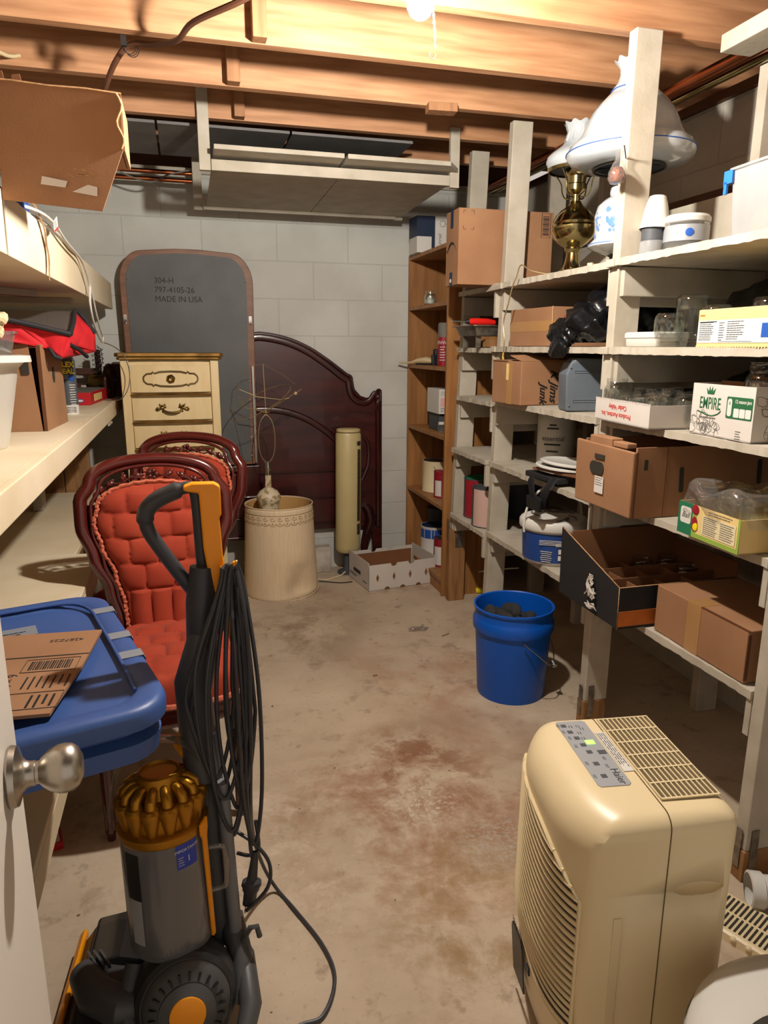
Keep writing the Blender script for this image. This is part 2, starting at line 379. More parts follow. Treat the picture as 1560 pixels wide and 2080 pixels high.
# ---------------------------------------------------------------- the room
XL, XR, YB, Z0 = -1.05, 1.96, 4.2, 2.26     # left wall, right wall, back wall, underside of the joists
struct('floor', MB().box((XL-.1, -1.2, -.1), (XR+.1, YB+.1, 0)), 'concrete')
b = MB(); b.box((XL-.1, YB, 0), (XR+.1, YB+.12, 2.235)); struct('wall_back', b, 'block_back')
b = MB(); b.box((XR, -.4, 0), (XR+.12, YB, 2.225)); struct('wall_right', b, 'block_side')
b = MB(); b.box((XL-.12, -.4, 0), (XL, YB, 2.235)); struct('wall_left', b, 'block_side')
struct('ceiling', MB().box((XL-.1, -1.2, 2.50), (XR+.6, YB+.5, 2.53)), 'subfloor')
for y in (.34, .74, 1.14, 1.70-.16, 2.09, 2.485, 2.885, 3.28, 3.68):
    o = struct('ceiling_joist', MB().box((XL-.1, y, Z0), (XR+.3, y+.038, Z0+.235)), 'joist')
b = MB(); b.box((XL-.1, YB-.02, 2.235), (XR+.1, YB+.12, 2.262)); struct('trim_1', b, 'white_wood', bevel=.002)
b = MB(); b.box((XL-.1, YB+.02, 2.262), (XR+.1, YB+.06, 2.5)); struct('trim_2', b, 'oak_dark')
b = MB(); b.box((XR-.02, -.4, 2.226), (XR+.12, YB, 2.258)); b.box((XR+.31, -.4, 2.26), (XR+.35, YB, 2.5)); struct('trim_3', b, 'oak_dark')
# grey panels fixed under the last joists
for x0, x1 in ((-1.0, -.06), (-.05, .50), (.51, 1.06)):
    struct('ceiling_panel', MB().box((x0, 3.36, 2.246), (x1, 3.88, 2.257)), 'panel_grey')
# nailed cleats on the joist faces
for y, x, w_ in ((2.485, .258, .044), (2.885, .205, .046), (3.28, .257, .042)):
    struct('joist_cleat', MB().box((x, y-.05, Z0+.002), (x+w_, y, Z0+.236)), 'joist_dark', bevel=.002)
o = struct('joist_block', MB().cbox((1.02, 2.87, Z0-.012), (.115, .06, .03), (0, 0, -.08)), 'joist_dark', bevel=.002)
# ---------------------------------------------------------------- shelving on the right
T1, T2, T3, T4, T5 = 1.618, 1.351, 1.122, .862, .52
POST = [(1.27, 0, .09, .06), (2.05, .012, .11, 0), (2.95, .05, .07, 0), (3.43, .065, .40, 0)]   # near face, lean at the top, foot height
U = thing('storage_shelf', 'tall white painted board shelving unit running along the block wall on brown feet', 'shelf', (1.315, 2.35, 0), world=True)
for k, (y, lean, fh, _) in enumerate(POST):
    def lx(z): return 1.315+lean*z/2.25
    t = .04; b = MB()
    b.hexa([(lx(fh), y, fh), (lx(fh)+.089, y, fh), (lx(fh)+.089, y+t, fh), (lx(fh), y+t, fh),
            (lx(2.26), y, 2.258), (lx(2.26)+.089, y, 2.258), (lx(2.26)+.089, y+t, 2.258), (lx(2.26), y+t, 2.258)])
    p = build('post', b, 'white_wood', U, bevel=.003)
    f = MB(); f.box((1.312, y-.002, 0), (1.403, y+t+.002, fh)); fo = build('foot', f, 'foot_wood', U, bevel=.003)
    fo['label'] = 'brown bare wood foot'
    m_ = MB(); zz = fh
    m_.box((1.328+(.03 if k == 3 else 0), y-.004, zz-.06), (1.350+(.03 if k == 3 else 0), y-.002, zz+.06)) if k != 3 else m_.box((1.345, y-.004, zz-.10), (1.39, y-.002, zz+.02))
    m_.box((1.309, y+.012, zz-.055), (1.312, y+.03, zz+.055))
    build('mending_plate', m_, 'plate_metal', U)
    if k < 4:
        r = MB(); r.box((1.80, y, 0), (1.889, y+t, 2.255)); build('rear_post', r, 'white_wood', U, bevel=.003)
rs = random.Random(3)
def rough_board(lo, hi):
    """board whose front edge (low X) is saw-rough"""
    b = MB(); n = max(6, int((hi[1]-lo[1])/.018)); x0, y0, z0 = lo; x1, y1, z1 = hi
    for i in range(n):
        ya, yb = y0+(y1-y0)*i/n, y0+(y1-y0)*(i+1)/n
        if i == 0: pa = (rs.uniform(0, .003), rs.uniform(0, .002))
        pb = (rs.uniform(0, .004), rs.uniform(0, .003))
        A = [b.bm.verts.new(p) for p in ((x0+pa[0], ya, z0+pa[1]), (x1, ya, z0), (x1, ya, z1), (x0+pa[0], ya, z1-pa[1]*.6))]
        B = [b.bm.verts.new(p) for p in ((x0+pb[0], yb, z0+pb[1]), (x1, yb, z0), (x1, yb, z1), (x0+pb[0], yb, z1-pb[1]*.6))]
        for q in range(4): b._f([A[q], A[(q+1) % 4], B[(q+1) % 4], B[q]])
        if i == 0: b._f(A[::-1])
        if i == n-1: b._f(B)
        pa = pb
    bmesh.ops.remove_doubles(b.bm, verts=b.bm.verts, dist=.0001)
    return b
BAY = [(1.31, 2.05, (T1, T2, T3, T4, T5)), (2.09, 2.95, (T1-.002, T2, T3, .845, .515)), (2.99, 3.43, (1.612, 1.345, 1.108, .842, .497))]
for i, (y0, y1, tops) in enumerate(BAY):
    for j, z in enumerate(tops):
        dx = .005+.02*i*j*0 + (.018 if (i == 2 and j < 3) else .0) + (.012 if i == 1 and j < 2 else 0)
        nd = y0-.0; fd = y1
        build('shelf_board', rough_board((1.302+dx, nd+.001, z-.024), (1.93, fd-.001, z)), 'white_wood', U)
        if j < 2 and i < 2:      # boards of the two upper levels run on past the posts in front
            e = MB(); e.box((1.298+dx, y1-.001, z-.024), (1.3145+dx*.9, y1+.041, z)); build('edge_strip', e, 'white_wood', U, bevel=.002)
        if j == 0 and i == 0:
            e = MB(); e.box((1.298, 1.05, z-.024), (1.3145, 1.311, z)); build('edge_strip', e, 'white_wood', U, bevel=.002)
        h = .088 if j < 3 else .075
        c = MB(); c.box((1.327+dx, y1-.021, z-.025-h), (1.86, y1-.001, z-.025)); build('cleat', c, 'white_wood', U, bevel=.002)
        c = MB(); c.box((1.309+dx, y0+.001, z-.03-h-.02), (1.84, y0+.020, z-.025)); build('cleat', c, 'white_wood', U, bevel=.002)
e = MB(); e.hexa([(1.31, 2.90, 1.590), (1.325, 2.90, 1.590), (1.325, 3.07, 1.588), (1.322, 3.09, 1.588), (1.31, 2.90, 1.612), (1.325, 2.90, 1.612), (1.325, 3.07, 1.612), (1.322, 3.09, 1.590)])
build('edge_strip', e, 'white_wood', U)
for y0, y1, zt in ((1.1, 2.02, 1.872), (2.10, 2.62, 1.868)):
    b = MB(); b.box((1.783, y0, T1), (1.798, y1, zt-.018))
    build('back_rail', b, 'white_wood', U, bevel=.002)
b = MB()      # rear leaning panel at the far end of the upper shelf
b.hexa([(1.56, 2.86, T1), (1.575, 2.88, T1), (1.80, 2.67, T1), (1.785, 2.65, T1), (1.70, 2.73, 1.79), (1.715, 2.75, 1.79), (1.80, 2.67, 1.845), (1.785, 2.65, 1.845)])
build('end_panel', b, 'white_wood', U)
b = MB(); b.box((1.935, 1.0, T1+.22), (1.958, 3.4, T1+.30)); build('wall_ledge', b, 'oak_dark', U)
# stub shelf of the next bay, nearest the camera
b = rough_board((1.42, .95, .655), (1.93, 1.262, .68)); build('shelf_board', b, 'white_wood', U)
c = MB(); c.box((1.405, 1.246, .54), (1.86, 1.268, .654)); build('cleat', c, 'white_wood', U, bevel=.002)
b = MB(); b.box((1.60, .6, 2.208), (1.71, 2.03, 2.257)); build('overhead_board', b, 'white_wood', U, bevel=.003)
# ---------------------------------------------------------------- shelves on the left
L = thing('storage_shelf', 'deep cream painted shelf high on the left with a tall front board', 'shelf', (-.7, 2.4, 1.53), world=True)
b = MB(); b.box((-.358, .85, 1.532), (-.34, 4.07, 1.662)); build('front_board', b, 'cream_wood', L, bevel=.002)
b = MB(); b.box((-1.048, .85, 1.640), (-.359, 4.07, 1.659)); build('top_board', b, 'cream_wood', L)
b = MB(); b.box((-1.048, .85, 1.534), (-.359, 4.05, 1.550)); build('underside_board', b, 'cream_wood', L)
b = MB(); b.box((-1.048, 4.051, 1.534), (-.359, 4.07, 1.639)); build('end_board', b, 'cream_wood', L)
b = MB(); b.cbox((-.66, 2.55, 1.522), (.55, .05, .022), (0, 0, .9)); build('brace', b, 'white_wood', L)
b = MB(); b.cbox((-.72, 3.2, 1.522), (.6, .07, .022)); build('brace', b, 'white_wood', L)
L = thing('storage_shelf', 'cream painted middle shelf on the left holding the red bag and pitcher', 'shelf', (-.7, 2.4, 1.0), world=True)
b = MB(); b.box((-.357, .85, 1.012), (-.338, 4.12, 1.084)); build('front_board', b, 'cream_wood', L, bevel=.003)
b = MB(); b.box((-1.048, .85, 1.062), (-.358, 4.12, 1.085)); build('top_board', b, 'cream_wood', L)
b = MB(); b.box((-.338, 3.34, 1.004), (-.331, 3.48, 1.012)); b.box((-1.0, .85, .97), (-.98, 4.12, 1.061)); build('ledger', b, 'white_wood', L)
for x, y in ((-.70, 3.47), (-.58, 4.02)):
    b = MB(); b.box((x, y, .612 if y < 4 else .0), (x+.04, y+.09, 1.061)); build('leg', b, 'white_wood', L, bevel=.002)
L = thing('storage_shelf', 'low cream painted platform shelf beside the velvet chairs', 'shelf', (-.7, 2.6, 0), world=True)
b = MB(); b.box((-1.048, .95, .588), (-.34, 2.69, .61)); build('top_board', b, 'cream_wood', L, bevel=.003)
b = MB(); b.box((-1.048, 2.691, .585), (-.42, 3.90, .609)); build('top_board', b, 'cream_wood', L, bevel=.003)
b = MB(); b.box((-.36, .95, .525), (-.34, 2.69, .587)); build('front_board', b, 'cream_wood', L, bevel=.002)
for x, y in ((-.9, 2.0), (-.9, 3.8), (-.52, 3.82)):
    b = MB(); b.box((x, y, 0), (x+.089, y+.04, .584)); build('leg', b, 'white_wood', L, bevel=.002)
L = thing('storage_shelf', 'lowest cream plank shelf under the blue tote', 'shelf', (-.7, 1.4, 0), world=True)
b = MB(); b.box((-1.048, .75, .323), (-.342, 1.92, .345)); build('top_board', b, 'cream_wood', L, bevel=.003)
b = MB(); b.box((-.362, .75, .255), (-.342, 1.92, .322)); build('front_board', b, 'cream_wood', L, bevel=.002)
for x, y in ((-.95, .8), (-.75, .8), (-.95, 1.85), (-.75, 1.85)):
    b = MB(); b.box((x, y, 0), (x+.089, y+.04, .322)); build('leg', b, 'white_wood', L, bevel=.002)
# ---------------------------------------------------------------- bare bulb, cables, hanging shelf
t = thing('ceiling_light', 'bare glowing bulb with a pull chain hanging below the joists', 'light', (.55, 1.70, 2.09), world=True)
mb_ = mat('bulb_glow', (1.0, .92, .82), emit=0); nb_ = mb_.node_tree.nodes['Principled BSDF']
nb_.inputs['Emission Color'].default_value = (1.0, .94, .86, 1); nb_.inputs['Emission Strength'].default_value = BULB_STRENGTH
b = MB(); b.lathe([(0, -.034), (.012, -.031), (.022, -.024), (.029, -.010), (.030, .002), (.026, .018), (.017, .036), (.0135, .047)], 20, Matrix.Translation((.55, 1.70, 2.09)))
build('bulb', b, mb_, t)
b = MB(); b.lathe([(.0145, .046), (.020, .050), (.022, .085), (.030, .090), (.052, .128), (.052, .14), (0, .141)], 24, Matrix.Translation((.55, 1.70, 2.09)))
build('socket', b, 'white_plastic', t)
b = MB(); b.box((.42, 1.60, 2.231), (.68, 1.80, 2.259)); build('mounting_board', b, 'joist_dark', t)
b = MB()
for k in range(22):
    M = Matrix.Translation((.578+.0012*k*.6, 1.715, 2.162-.0072*k)) @ Euler((0, 0, (k % 2)*PI/2)).to_matrix().to_4x4()
    b.tube([M @ Vector((.0022*math.cos(a)*1.0, 0, .0050*math.sin(a))) for a in [2*PI*i/10 for i in range(10)]], .0007, 5, True)
M = Matrix.Translation((.586, 1.715, 1.995))
b.tube([M @ Vector((.007*math.sin(a), 0, .007*math.cos(a))) for a in [.6+4.9*i/12 for i in range(13)]], .0009, 5)
build('pull_chain', b, 'steel', t)
def cable(name, pts, r, m, label, cat='cable', k=6, n=8, group=None, loc=None):
    p = smooth_path(pts, k); loc = loc or tuple(pts[0])
    return solo(name, MB().tube(p, r, n), m, label, cat, loc, world=True, group=group)
def ZP(y, z, x): return (x, y, z)
cable('power_cable', [(.30, 2.05, 2.262), (.20, 2.15, 2.235), (.08, 2.30, 2.228), (.035, 2.40, 2.215), (-.035, 2.505, 2.235), (-.105, 2.56, 2.245), (-.155, 2.62, 2.21), (-.20, 2.72, 2.16), (-.235, 2.85, 2.15), (-.25, 2.95, 2.11), (-.30, 3.05, 2.05), (-.36, 3.1, 1.95)], .0085, 'cable', 'brown cable stapled under the joists and dropping behind the cardboard box', 'cable')
b = MB()
for q in range(3):
    b.tube([(-.105+.02*math.sin(a)+.004*q, 2.55+.008*math.cos(a*2), 2.235+.016*math.cos(a)-.004*q) for a in [2*PI*i/14+q for i in range(15)]], .0012, 5)
b.cbox((-.12, 2.535, 2.246), (.016, .012, .028))
solo('wire_tie', b, 'iron', 'twisted wire tie hanging from the joist around the brown cable', 'wire', (-.105, 2.55, 2.25), world=True)
for i, (p, r, m, lb) in enumerate((
    ([(-.9, 2.50, 2.20), (-.60, 2.52, 2.25), (-.55, 2.62, 2.245), (-.50, 2.80, 2.262), (-.47, 2.88, 2.29)], .006, 'rope', 'tan cable looping between the joists above the cardboard box'),
    ([(-.30, 3.9, 2.19), (-.20, 3.92, 2.15), (-.10, 3.92, 2.13), (-.02, 3.93, 2.17), (.08, 3.95, 2.20)], .004, 'ink_grey', 'thin grey wire sagging below the copper pipes'))):
    cable('cable', p, r, m, lb)
for zz, yy, lb in ((2.205, 4.02, 'upper copper pipe running along the back wall'), (2.175, 4.05, 'lower copper pipe running along the back wall')):
    solo('copper_pipe', MB().cyl((-1.04, yy, zz), (.093, yy, zz-.006), .011, n=14), 'copper', lb, 'pipe', (-1.0, yy, zz), world=True)
b = MB(); b.cyl((1.735, .7, 2.236), (1.735, 4.15, 2.236), .021, n=18); b.cyl((1.735, 2.6, 2.235), (1.735, 2.68, 2.235), .025, n=18)
solo('copper_pipe', b, 'copper', 'thick copper pipe under the joists above the right shelves', 'pipe', (1.735, .7, 2.21), world=True)
solo('brass_pipe', MB().cyl((1.782, .9, 2.225), (1.782, 4.1, 2.225), .016, n=16), 'brass', 'shiny yellow pipe beside the thick copper pipe', 'pipe', (1.782, .9, 2.21), world=True)
# hanging shelf
t = thing('hanging_shelf', 'white slatted shelf hung from the joists in front of the back wall', 'shelf', (.67, 3.6, 2.05), world=True)
for x, y, z0, z1, w_, d in ((.108, 3.255, 2.056, 2.50, .046, .024), (1.205, 3.255, 2.050, 2.300, .044, .024), (.096, 4.02, 2.030, 2.49, .044, .03), (1.17, 4.02, 2.030, 2.49, .044, .03)):
    b = MB(); b.box((x, y, z0), (x+w_, y+d, z1)); build('hanger', b, 'white_wood', t, bevel=.002)
b = MB(); b.box((.156, 3.250, 2.056), (1.203, 3.285, 2.099)); build('front_rail', b, 'white_wood', t, bevel=.002)
b = MB(); b.box((.142, 4.000, 2.030), (1.168, 4.019, 2.088)); build('back_rail', b, 'white_wood', t, bevel=.002)
for x0, x1 in ((.158, .693), (.697, 1.198)):
    b = MB(); b.hexa([(x0, 3.287, 2.060), (x1, 3.287, 2.060), (x1, 3.999, 2.045), (x0, 3.999, 2.045), (x0, 3.287, 2.078), (x1, 3.287, 2.078), (x1, 3.999, 2.063), (x0, 3.999, 2.063)])
    build('shelf_board', b, 'white_wood', t)
b = MB(); b.prism([(0, 0), (.535, 0), (.535, .30), (0, .30)], .019, frame((.165, 3.165, 2.118), (1, 0, 0), (0, 1, -.055))); build('loose_board', b, 'white_wood', t, bevel=.002)
b = MB(); b.prism([(0, 0), (.46, 0), (.535, .10), (.535, .30), (0, .30)], .019, frame((.715, 3.165, 2.118), (1, 0, 0), (0, 1, -.055))); build('loose_board', b, 'white_wood', t, bevel=.002)
# ---------------------------------------------------------------- cardboard box hanging over the upper left shelf
t = thing('cardboard_box', 'big open cardboard box overhanging the upper left shelf near the ceiling', 'box', (-.4, 1.9, 1.676), world=True)
b = MB(); y = 1.715
b.hexa([(-.80, y, 1.68), (-.098, y, 1.748), (-.098, y+.006, 1.748), (-.80, y+.006, 1.68), (-.80, y, 1.873), (-.094, y, 1.858), (-.094, y+.006, 1.858), (-.80, y+.006, 1.873)])
b.hexa([(-.80, y, 1.678), (-.337, y, 1.678), (-.337, y+.006, 1.678), (-.80, y+.006, 1.678), (-.80, y, 1.681), (-.098, y, 1.749), (-.098, y+.006, 1.749), (-.80, y+.006, 1.681)]) if 0 else None
build('front_panel', b, 'card', t)
b = MB(); b.hexa([(-.337, y-.004, 1.640), (-.147, y-.010, 1.626), (-.147, y-.005, 1.626), (-.337, y+.001, 1.640), (-.337, y+.0, 1.726), (-.098, y, 1.749), (-.098, y+.005, 1.749), (-.337, y+.005, 1.726)])
build('flap', b, 'card', t)
b = MB(); b.box((-.100, y+.007, 1.75), (-.094, y+.18, 1.852)); b.box((-.80, y+.175, 1.752), (-.101, y+.181, 1.84)); b.box((-.80, y+.007, 1.678), (-.36, y+.174, 1.684)); b.box((-.359, y+.007, 1.750), (-.102, y+.174, 1.755))
build('side_panel', b, 'card', t)
b = MB(); b.hexa([(-.327, y+.10, 1.84), (-.285, y+.10, 1.84), (-.285, y+.104, 1.84), (-.327, y+.104, 1.84), (-.315, y+.10, 1.905), (-.300, y+.10, 1.908), (-.300, y+.104, 1.908), (-.315, y+.104, 1.905)])
b.hexa([(-.36, y+.08, 1.84), (-.318, y+.08, 1.84), (-.318, y+.084, 1.84), (-.36, y+.084, 1.84), (-.36, y+.08, 1.90), (-.330, y+.08, 1.905), (-.330, y+.084, 1.905), (-.36, y+.084, 1.90)])
build('flap', b, 'card_in', t)
b = MB(); M = frame((-.262, y-.0115, 1.672), (1, 0, -.09), (0, .04, 1))
b.prism([(0, 0), (.046, 0), (.050, .013), (.002, .016)], .0006, M); b.prism([(.06, -.006), (.108, -.008), (.108, .010), (.09, .012)], .0006, M)
build('torn_tape', b, 'white_card', t)
b = MB(); rd = random.Random(5)
for q in range(9):
    x0 = rd.uniform(-.245, -.20); z0 = rd.uniform(1.704, 1.716); b.cbox((x0+rd.uniform(0, .06), y-.0075, z0-.01), (rd.uniform(.01, .03), .0006, .0012), (0, rd.uniform(-.3, .5), 0))
build('scuff', b, 'card_edge', t)
b = MB(); b.tube([(-.10+.006*math.sin(q), y-.001, 1.752+.0105*q) for q in range(11)], .0025, 5); b.tube([(-.79+.0696*q, y+.002, 1.8735-.0015*q+.0012*math.sin(q*3)) for q in range(11)], .0028, 5)
build('raw_edge', b, 'card_edge', t)
# ---------------------------------------------------------------- velvet chairs
def interp(tab, z):
    for (a, va), (b_, vb) in zip(tab, tab[1:]):
        if z <= b_:
            t_ = (z-a)/(b_-a); t_ = max(0, t_); t_ = t_*t_*(3-2*t_); return va+(vb-va)*t_
    return tab[-1][1]
def pillow(x, y, px, py, sharp=.4):
    row = math.floor(y/py); xo = x+(row % 2)*px/2
    return (abs(math.sin(PI*xo/px))*abs(math.sin(PI*y/py)))**sharp
def seat_r(a):      # seat outline: rounded, wider in front (front is -Y)
    c, s = math.cos(a), math.sin(a); p = 3.2
    r = 1/((abs(c)/.205)**p+(abs(s)/.225)**p)**(1/p)
    x, y = r*c, r*s; return x*(1-.40*y/.47*1.0*.9), y
def chair(label, loc, rotz):
    t = thing('dining_chair', label, 'chair', loc, rotz, 'balloon back velvet chairs')
    b = MB()
    def sf(u, v):
        x, y = seat_r(2*PI*u); x *= v; y *= v
        h = .445+.050*max(0, 1-v**5)**.5 + .020*pillow(x+.042, y+.02, .085, .085, .30)*(1-v**8) - .012*max(0, (v-.93)/.07)
        return (x*(1+.03*(1 if v > .7 else 0)), y, h if v < .999 else .415)
    b.grid(sf, 120, 44, True); build('seat_cushion', b, 'velvet', t, ang=70)
    b = MB(); b.tube([(*[c*1.035 for c in seat_r(2*PI*i/72)], .410+.002*math.sin(i*2.5)) for i in range(72)], .008, 6, True); build('gimp_trim', b, 'gimp', t)
    b = MB()
    b.grid(lambda u, v: (*[c*(1.0+.035*math.sin(PI*v)+.01*math.sin(3*PI*v)) for c in seat_r(2*PI*u)], .345+.062*v), 64, 9, True); build('seat_rail', b, 'cherry', t, ang=70)
    FR = [(.36, .125), (.50, .128), (.60, .150), (.70, .190), (.80, .222), (.875, .222), (.93, .19), (.97, .13), (.99, .06), (.997, 0)]
    UP = [(.46, .098), (.56, .104), (.65, .125), (.74, .160), (.81, .178), (.86, .165), (.90, .125), (.925, .05), (.93, 0)]
    def by(z): return .205+.13*((z-.36)/.64)**1.25
    zs = [.36+.637*(k/46)**.95 for k in range(47)]; left = []
    for k in range(40): 
        z = .36+(.93-.36)*k/40; left.append((interp(FR, z), z))
    for k in range(16):
        a = (PI/2)*k/15; left.append((.19*math.cos(a)**.9 if k < 15 else 0, .93+.067*math.sin(a)))
    path = [(-x, by(z), z) for x, z in left]+[(x, by(z), z) for x, z in left[::-1][1:]]
    b = MB(); n = len(path); b.tube(path, [.021+.004*math.sin(PI*min(1, abs(i-n/2)/(n/2))) for i in range(n)], 12, sq=(1.0, .85, (0, 1, 0))); build('back_frame', b, 'cherry', t, ang=70)
    inner = [(x*.86, by(z)-.020, .36+(z-.36)*.965+.004) for x, z in left if z > .45]
    b = MB(); b.tube([(-x, y, z) for x, y, z in inner]+inner[::-1][1:], .006, 6); build('frame_bead', b, 'cherry', t, ang=70)
    b = MB()
    def uf(u, v):
        z = .46+.47*(v**.97 if v < 1 else 1); hw = max(.0005, interp(UP, z)); 
        if z > .86: hw = .165*math.sqrt(max(0, 1-((z-.86)/.0702)**2))+.0005
        s = 2*u-1; x = s*hw; e = max(0, 1-abs(s)**4)**.5*min(1, (.9305-z)/.03 if z > .9 else 1)
        tf = pillow(x+.043, z-.602-.3*x*x, .086, .078, .30) if z > .60 else (abs(math.sin(PI*(x+.031)/.062)))**.4
        return (x, by(z)-.012-.022*e-.020*tf*e, z)
    b.grid(uf, 61, 90); build('back_upholstery', b, 'velvet', t, ang=70)
    ol = []
    for k in range(60):
        z = .46+.40*k/59; ol.append((interp(UP, z), z))
    for k in range(1, 20):
        a = PI/2*k/19; ol.append((.165*math.cos(a), .86+.070*math.sin(a)))
    pts = [(-x-.006*math.cos(0), by(z)-.02, z) for x, z in ol]+[(x+.006, by(z)-.02, z) for x, z in ol[::-1]]
    b = MB(); b.tube([(p[0]+.0022*math.sin(i*2.2), p[1]-.003*(i % 2), p[2]+.0022*math.cos(i*2.2)) for i, p in enumerate(pts)], .0068, 6); build('gimp_trim', b, 'gimp', t)
    b = MB()      # the panel behind, filling to the frame
    b.grid(lambda u, v: ((2*u-1)*(interp(FR, .46+.40*v)), by(.46+.40*v)+.012, .46+.40*v), 9, 20); build('back_panel', b, 'cherry', t, solid=.006)
    b = MB(); rd = random.Random(2)      # carved flowers and leaves in the pierced crest
    for a, rr, s in ((0, .015, 1), (-.26, .012, 1), (.26, .012, 1), (-.52, .013, 1), (.52, .013, 1), (-.80, .012, 1), (.80, .012, 1), (-1.05, .012, 1), (1.05, .012, 1), (-1.3, .010, 1), (1.3, .010, 1)):
        x = .183*math.sin(a); z = .865+.086*math.cos(a); c = (x, by(z)-.012, z)
        M = Matrix.Translation(c) @ Euler((0, a+rd.uniform(-.7, .7), 0)).to_matrix().to_4x4()
        b.ball((0, 0, 0), rr, 8, (1.35, .7, .75), M); b.ball((rr*.8, .0, rr*.5), rr*.6, 8, (1.5, .6, .6), M); b.ball((-rr*.8, .0, -rr*.5), rr*.6, 8, (1.5, .6, .6), M)
    for i in range(5): b.ball((.011*math.cos(i*1.257), by(.95)-.024, .952+.011*math.sin(i*1.257)), .008, 8)
    b.tube([(.183*math.sin(a), by(.9)-.008, .862+.082*math.cos(a)+.006*math.sin(a*14)) for a in [-1.4+2.8*i/50 for i in range(51)]], .0035, 5)
    build('crest_carving', b, 'cherry', t, ang=70)
    for s in (-1, 1):
        b = MB(); fl = lambda k, a: ((-.0018*abs(math.sin(5*a)) if 4 <= k <= 7 else 0), 0)
        b.lathe([(0, 0), (.011, .0), (.013, .02), (.016, .03), (.0145, .04), (.0165, .24), (.019, .262), (.024, .268), (.024, .277), (.019, .285), (.0235, .30), (.0235, .36), (0, .361)], 30, Matrix.Translation((s*.18, -.165, 0)), wave=fl)
        build('front_leg', b, 'cherry', t)
        b = MB(); b.tube([(s*.125, .205, .39), (s*.135, .225, .28), (s*.145, .255, .14), (s*.155, .30, 0)], [.02, .018, .016, .015], 8, sq=(1, .85, (0, 1, 0))); build('rear_leg', b, 'cherry', t)
    return t
c1 = chair('velvet balloon back chair in front, half hidden by the upright vacuum', (-.10, 2.045, 0), math.radians(3))
c2 = dup(c1, (-.12, 2.64, 0), math.radians(-22), 'velvet balloon back chair behind the other one, in front of the dresser')
# ---------------------------------------------------------------- upright vacuum
V = thing('vacuum_cleaner', 'yellow and grey upright vacuum with a clear bin and ball wheel', 'vacuum', (-.06, 1.23, 0), world=True)
bc = Vector((-.068, 1.215, .108))
ax = Vector((.06, -.93, .27)).normalized(); Mb = Matrix.Translation(bc) @ ax.to_track_quat('Z', 'Y').to_matrix().to_4x4()
b = MB(); b.lathe([(.0, -.095), (.03, -.093), (.06, -.08), (.085, -.055), (.098, -.02), (.1, .012), (.096, .03), (.094, .034), (.094, .042), (.086, .05), (.083, .05)], 48, Mb); build('ball', b, 'vac_black', V)
b = MB(); b.lathe([(.083, .046), (.081, .056), (.070, .066), (.055, .074), (.053, .0735), (.053, .077), (.050, .0785), (.034, .084)], 48, Mb); build('ball_cover', b, 'vac_dark', V)
b = MB()
for k in range(22):
    a = 2*PI*k/22; b.cbox((0, 0, 0), (.013, .0035, .004)) if 0 else b.box((.057, -.0017, .0685), (.071, .0017, .0745), Mb @ Matrix.Rotation(a, 4, 'Z') @ Matrix.Translation((0, 0, .0)) @ Matrix.Rotation(0, 4, 'Y'))
build('vent', b, 'black', V)
b = MB(); b.lathe([(.034, .083), (.033, .0865), (.026, .088), (.0, .089)], 36, Mb); build('hub_cap', b, 'vac_yellow', V)
# bin
bx, by_ = -.083, 1.262
Mz = Matrix.Translation((bx, by_, 0)) @ Euler((math.radians(-4), math.radians(-1.0), 0)).to_matrix().to_4x4()
b = MB(); b.lathe([(.0, .193), (.07, .190), (.081, .195), (.083, .205), (.083, .437), (.081, .437), (.081, .207), (.0, .197)], 40, Mz); build('dust_bin', b, 'bin', V)
b = MB(); b.lathe([(0, .203), (.055, .203), (.058, .42), (.0, .42)], 30, Mz); build('bin_shroud', b, 'vac_grey', V)
b = MB(); b.lathe([(.084, .432), (.087, .437), (.087, .450), (.080, .455), (.0, .455)], 44, Mz); build('bin_collar', b, 'vac_gold', V)
for k in range(14):
    a = 2*PI*k/14; c = Mz @ Matrix.Rotation(a, 4, 'Z')
    b = MB(); b.lathe([(0, .446), (.008, .449), (.0185, .494), (.0195, .498), (.0195, .503), (.015, .508), (0, .509)], 14, c @ Matrix.Translation((.070, 0, 0)) @ Matrix.Rotation(-.0, 4, 'Y'))
    b.tube([c @ Vector(p) for p in ((.068, 0, .505), (.066, 0, .518), (.052, 0, .529), (.040, 0, .530))], [.011, .0105, .0095, .008], 10)
    build('cyclone', b, 'vac_gold', V)
b = MB(); b.lathe([(.073, .452), (.074, .497), (.06, .505), (.05, .51), (.044, .535), (.042, .548), (.036, .551), (.033, .546), (.0, .544)], 40, Mz); build('cyclone_cap', b, 'vac_gold', V)
b = MB(); hp = smooth_path([(-.092, -.01, .468), (-.090, -.01, .50), (-.072, -.008, .565), (-.035, -.004, .603), (.005, 0, .612), (.045, .004, .60), (.072, .008, .565), (.080, .01, .53)], 6)
b.tube([Mz @ Vector(p) for p in hp], .010, 8, sq=(1.5, .5, (0, 1, 0))); build('carry_handle', b, 'amber', V)
b = MB(); b.cbox(Mz @ Vector((.055, .045, .575)), (.035, .05, .05), (.2, .3, .5)); build('release_catch', b, 'vac_yellow', V, bevel=.012, seg=3)
b = MB(); M = frame(Mz @ Vector((.075, -.042, .315)), (.5, .86, 0), (0, .07, 1)); b.prism([(-.005, -.115), (.005, -.115), (.006, .105), (.012, .125), (.012, .145), (-.012, .140), (-.012, .118), (-.006, .105)], .006, M); build('bin_clip', b, 'vac_yellow', V, bevel=.0015)
b = MB(); b.tube([Mz @ Vector(p) for p in smooth_path([(.083, -.03, .385), (.105, -.030, .383), (.113, -.03, .37), (.112, -.03, .31), (.104, -.03, .295), (.083, -.03, .292)], 5)], .0055, 8); build('side_grip', b, 'amber', V)
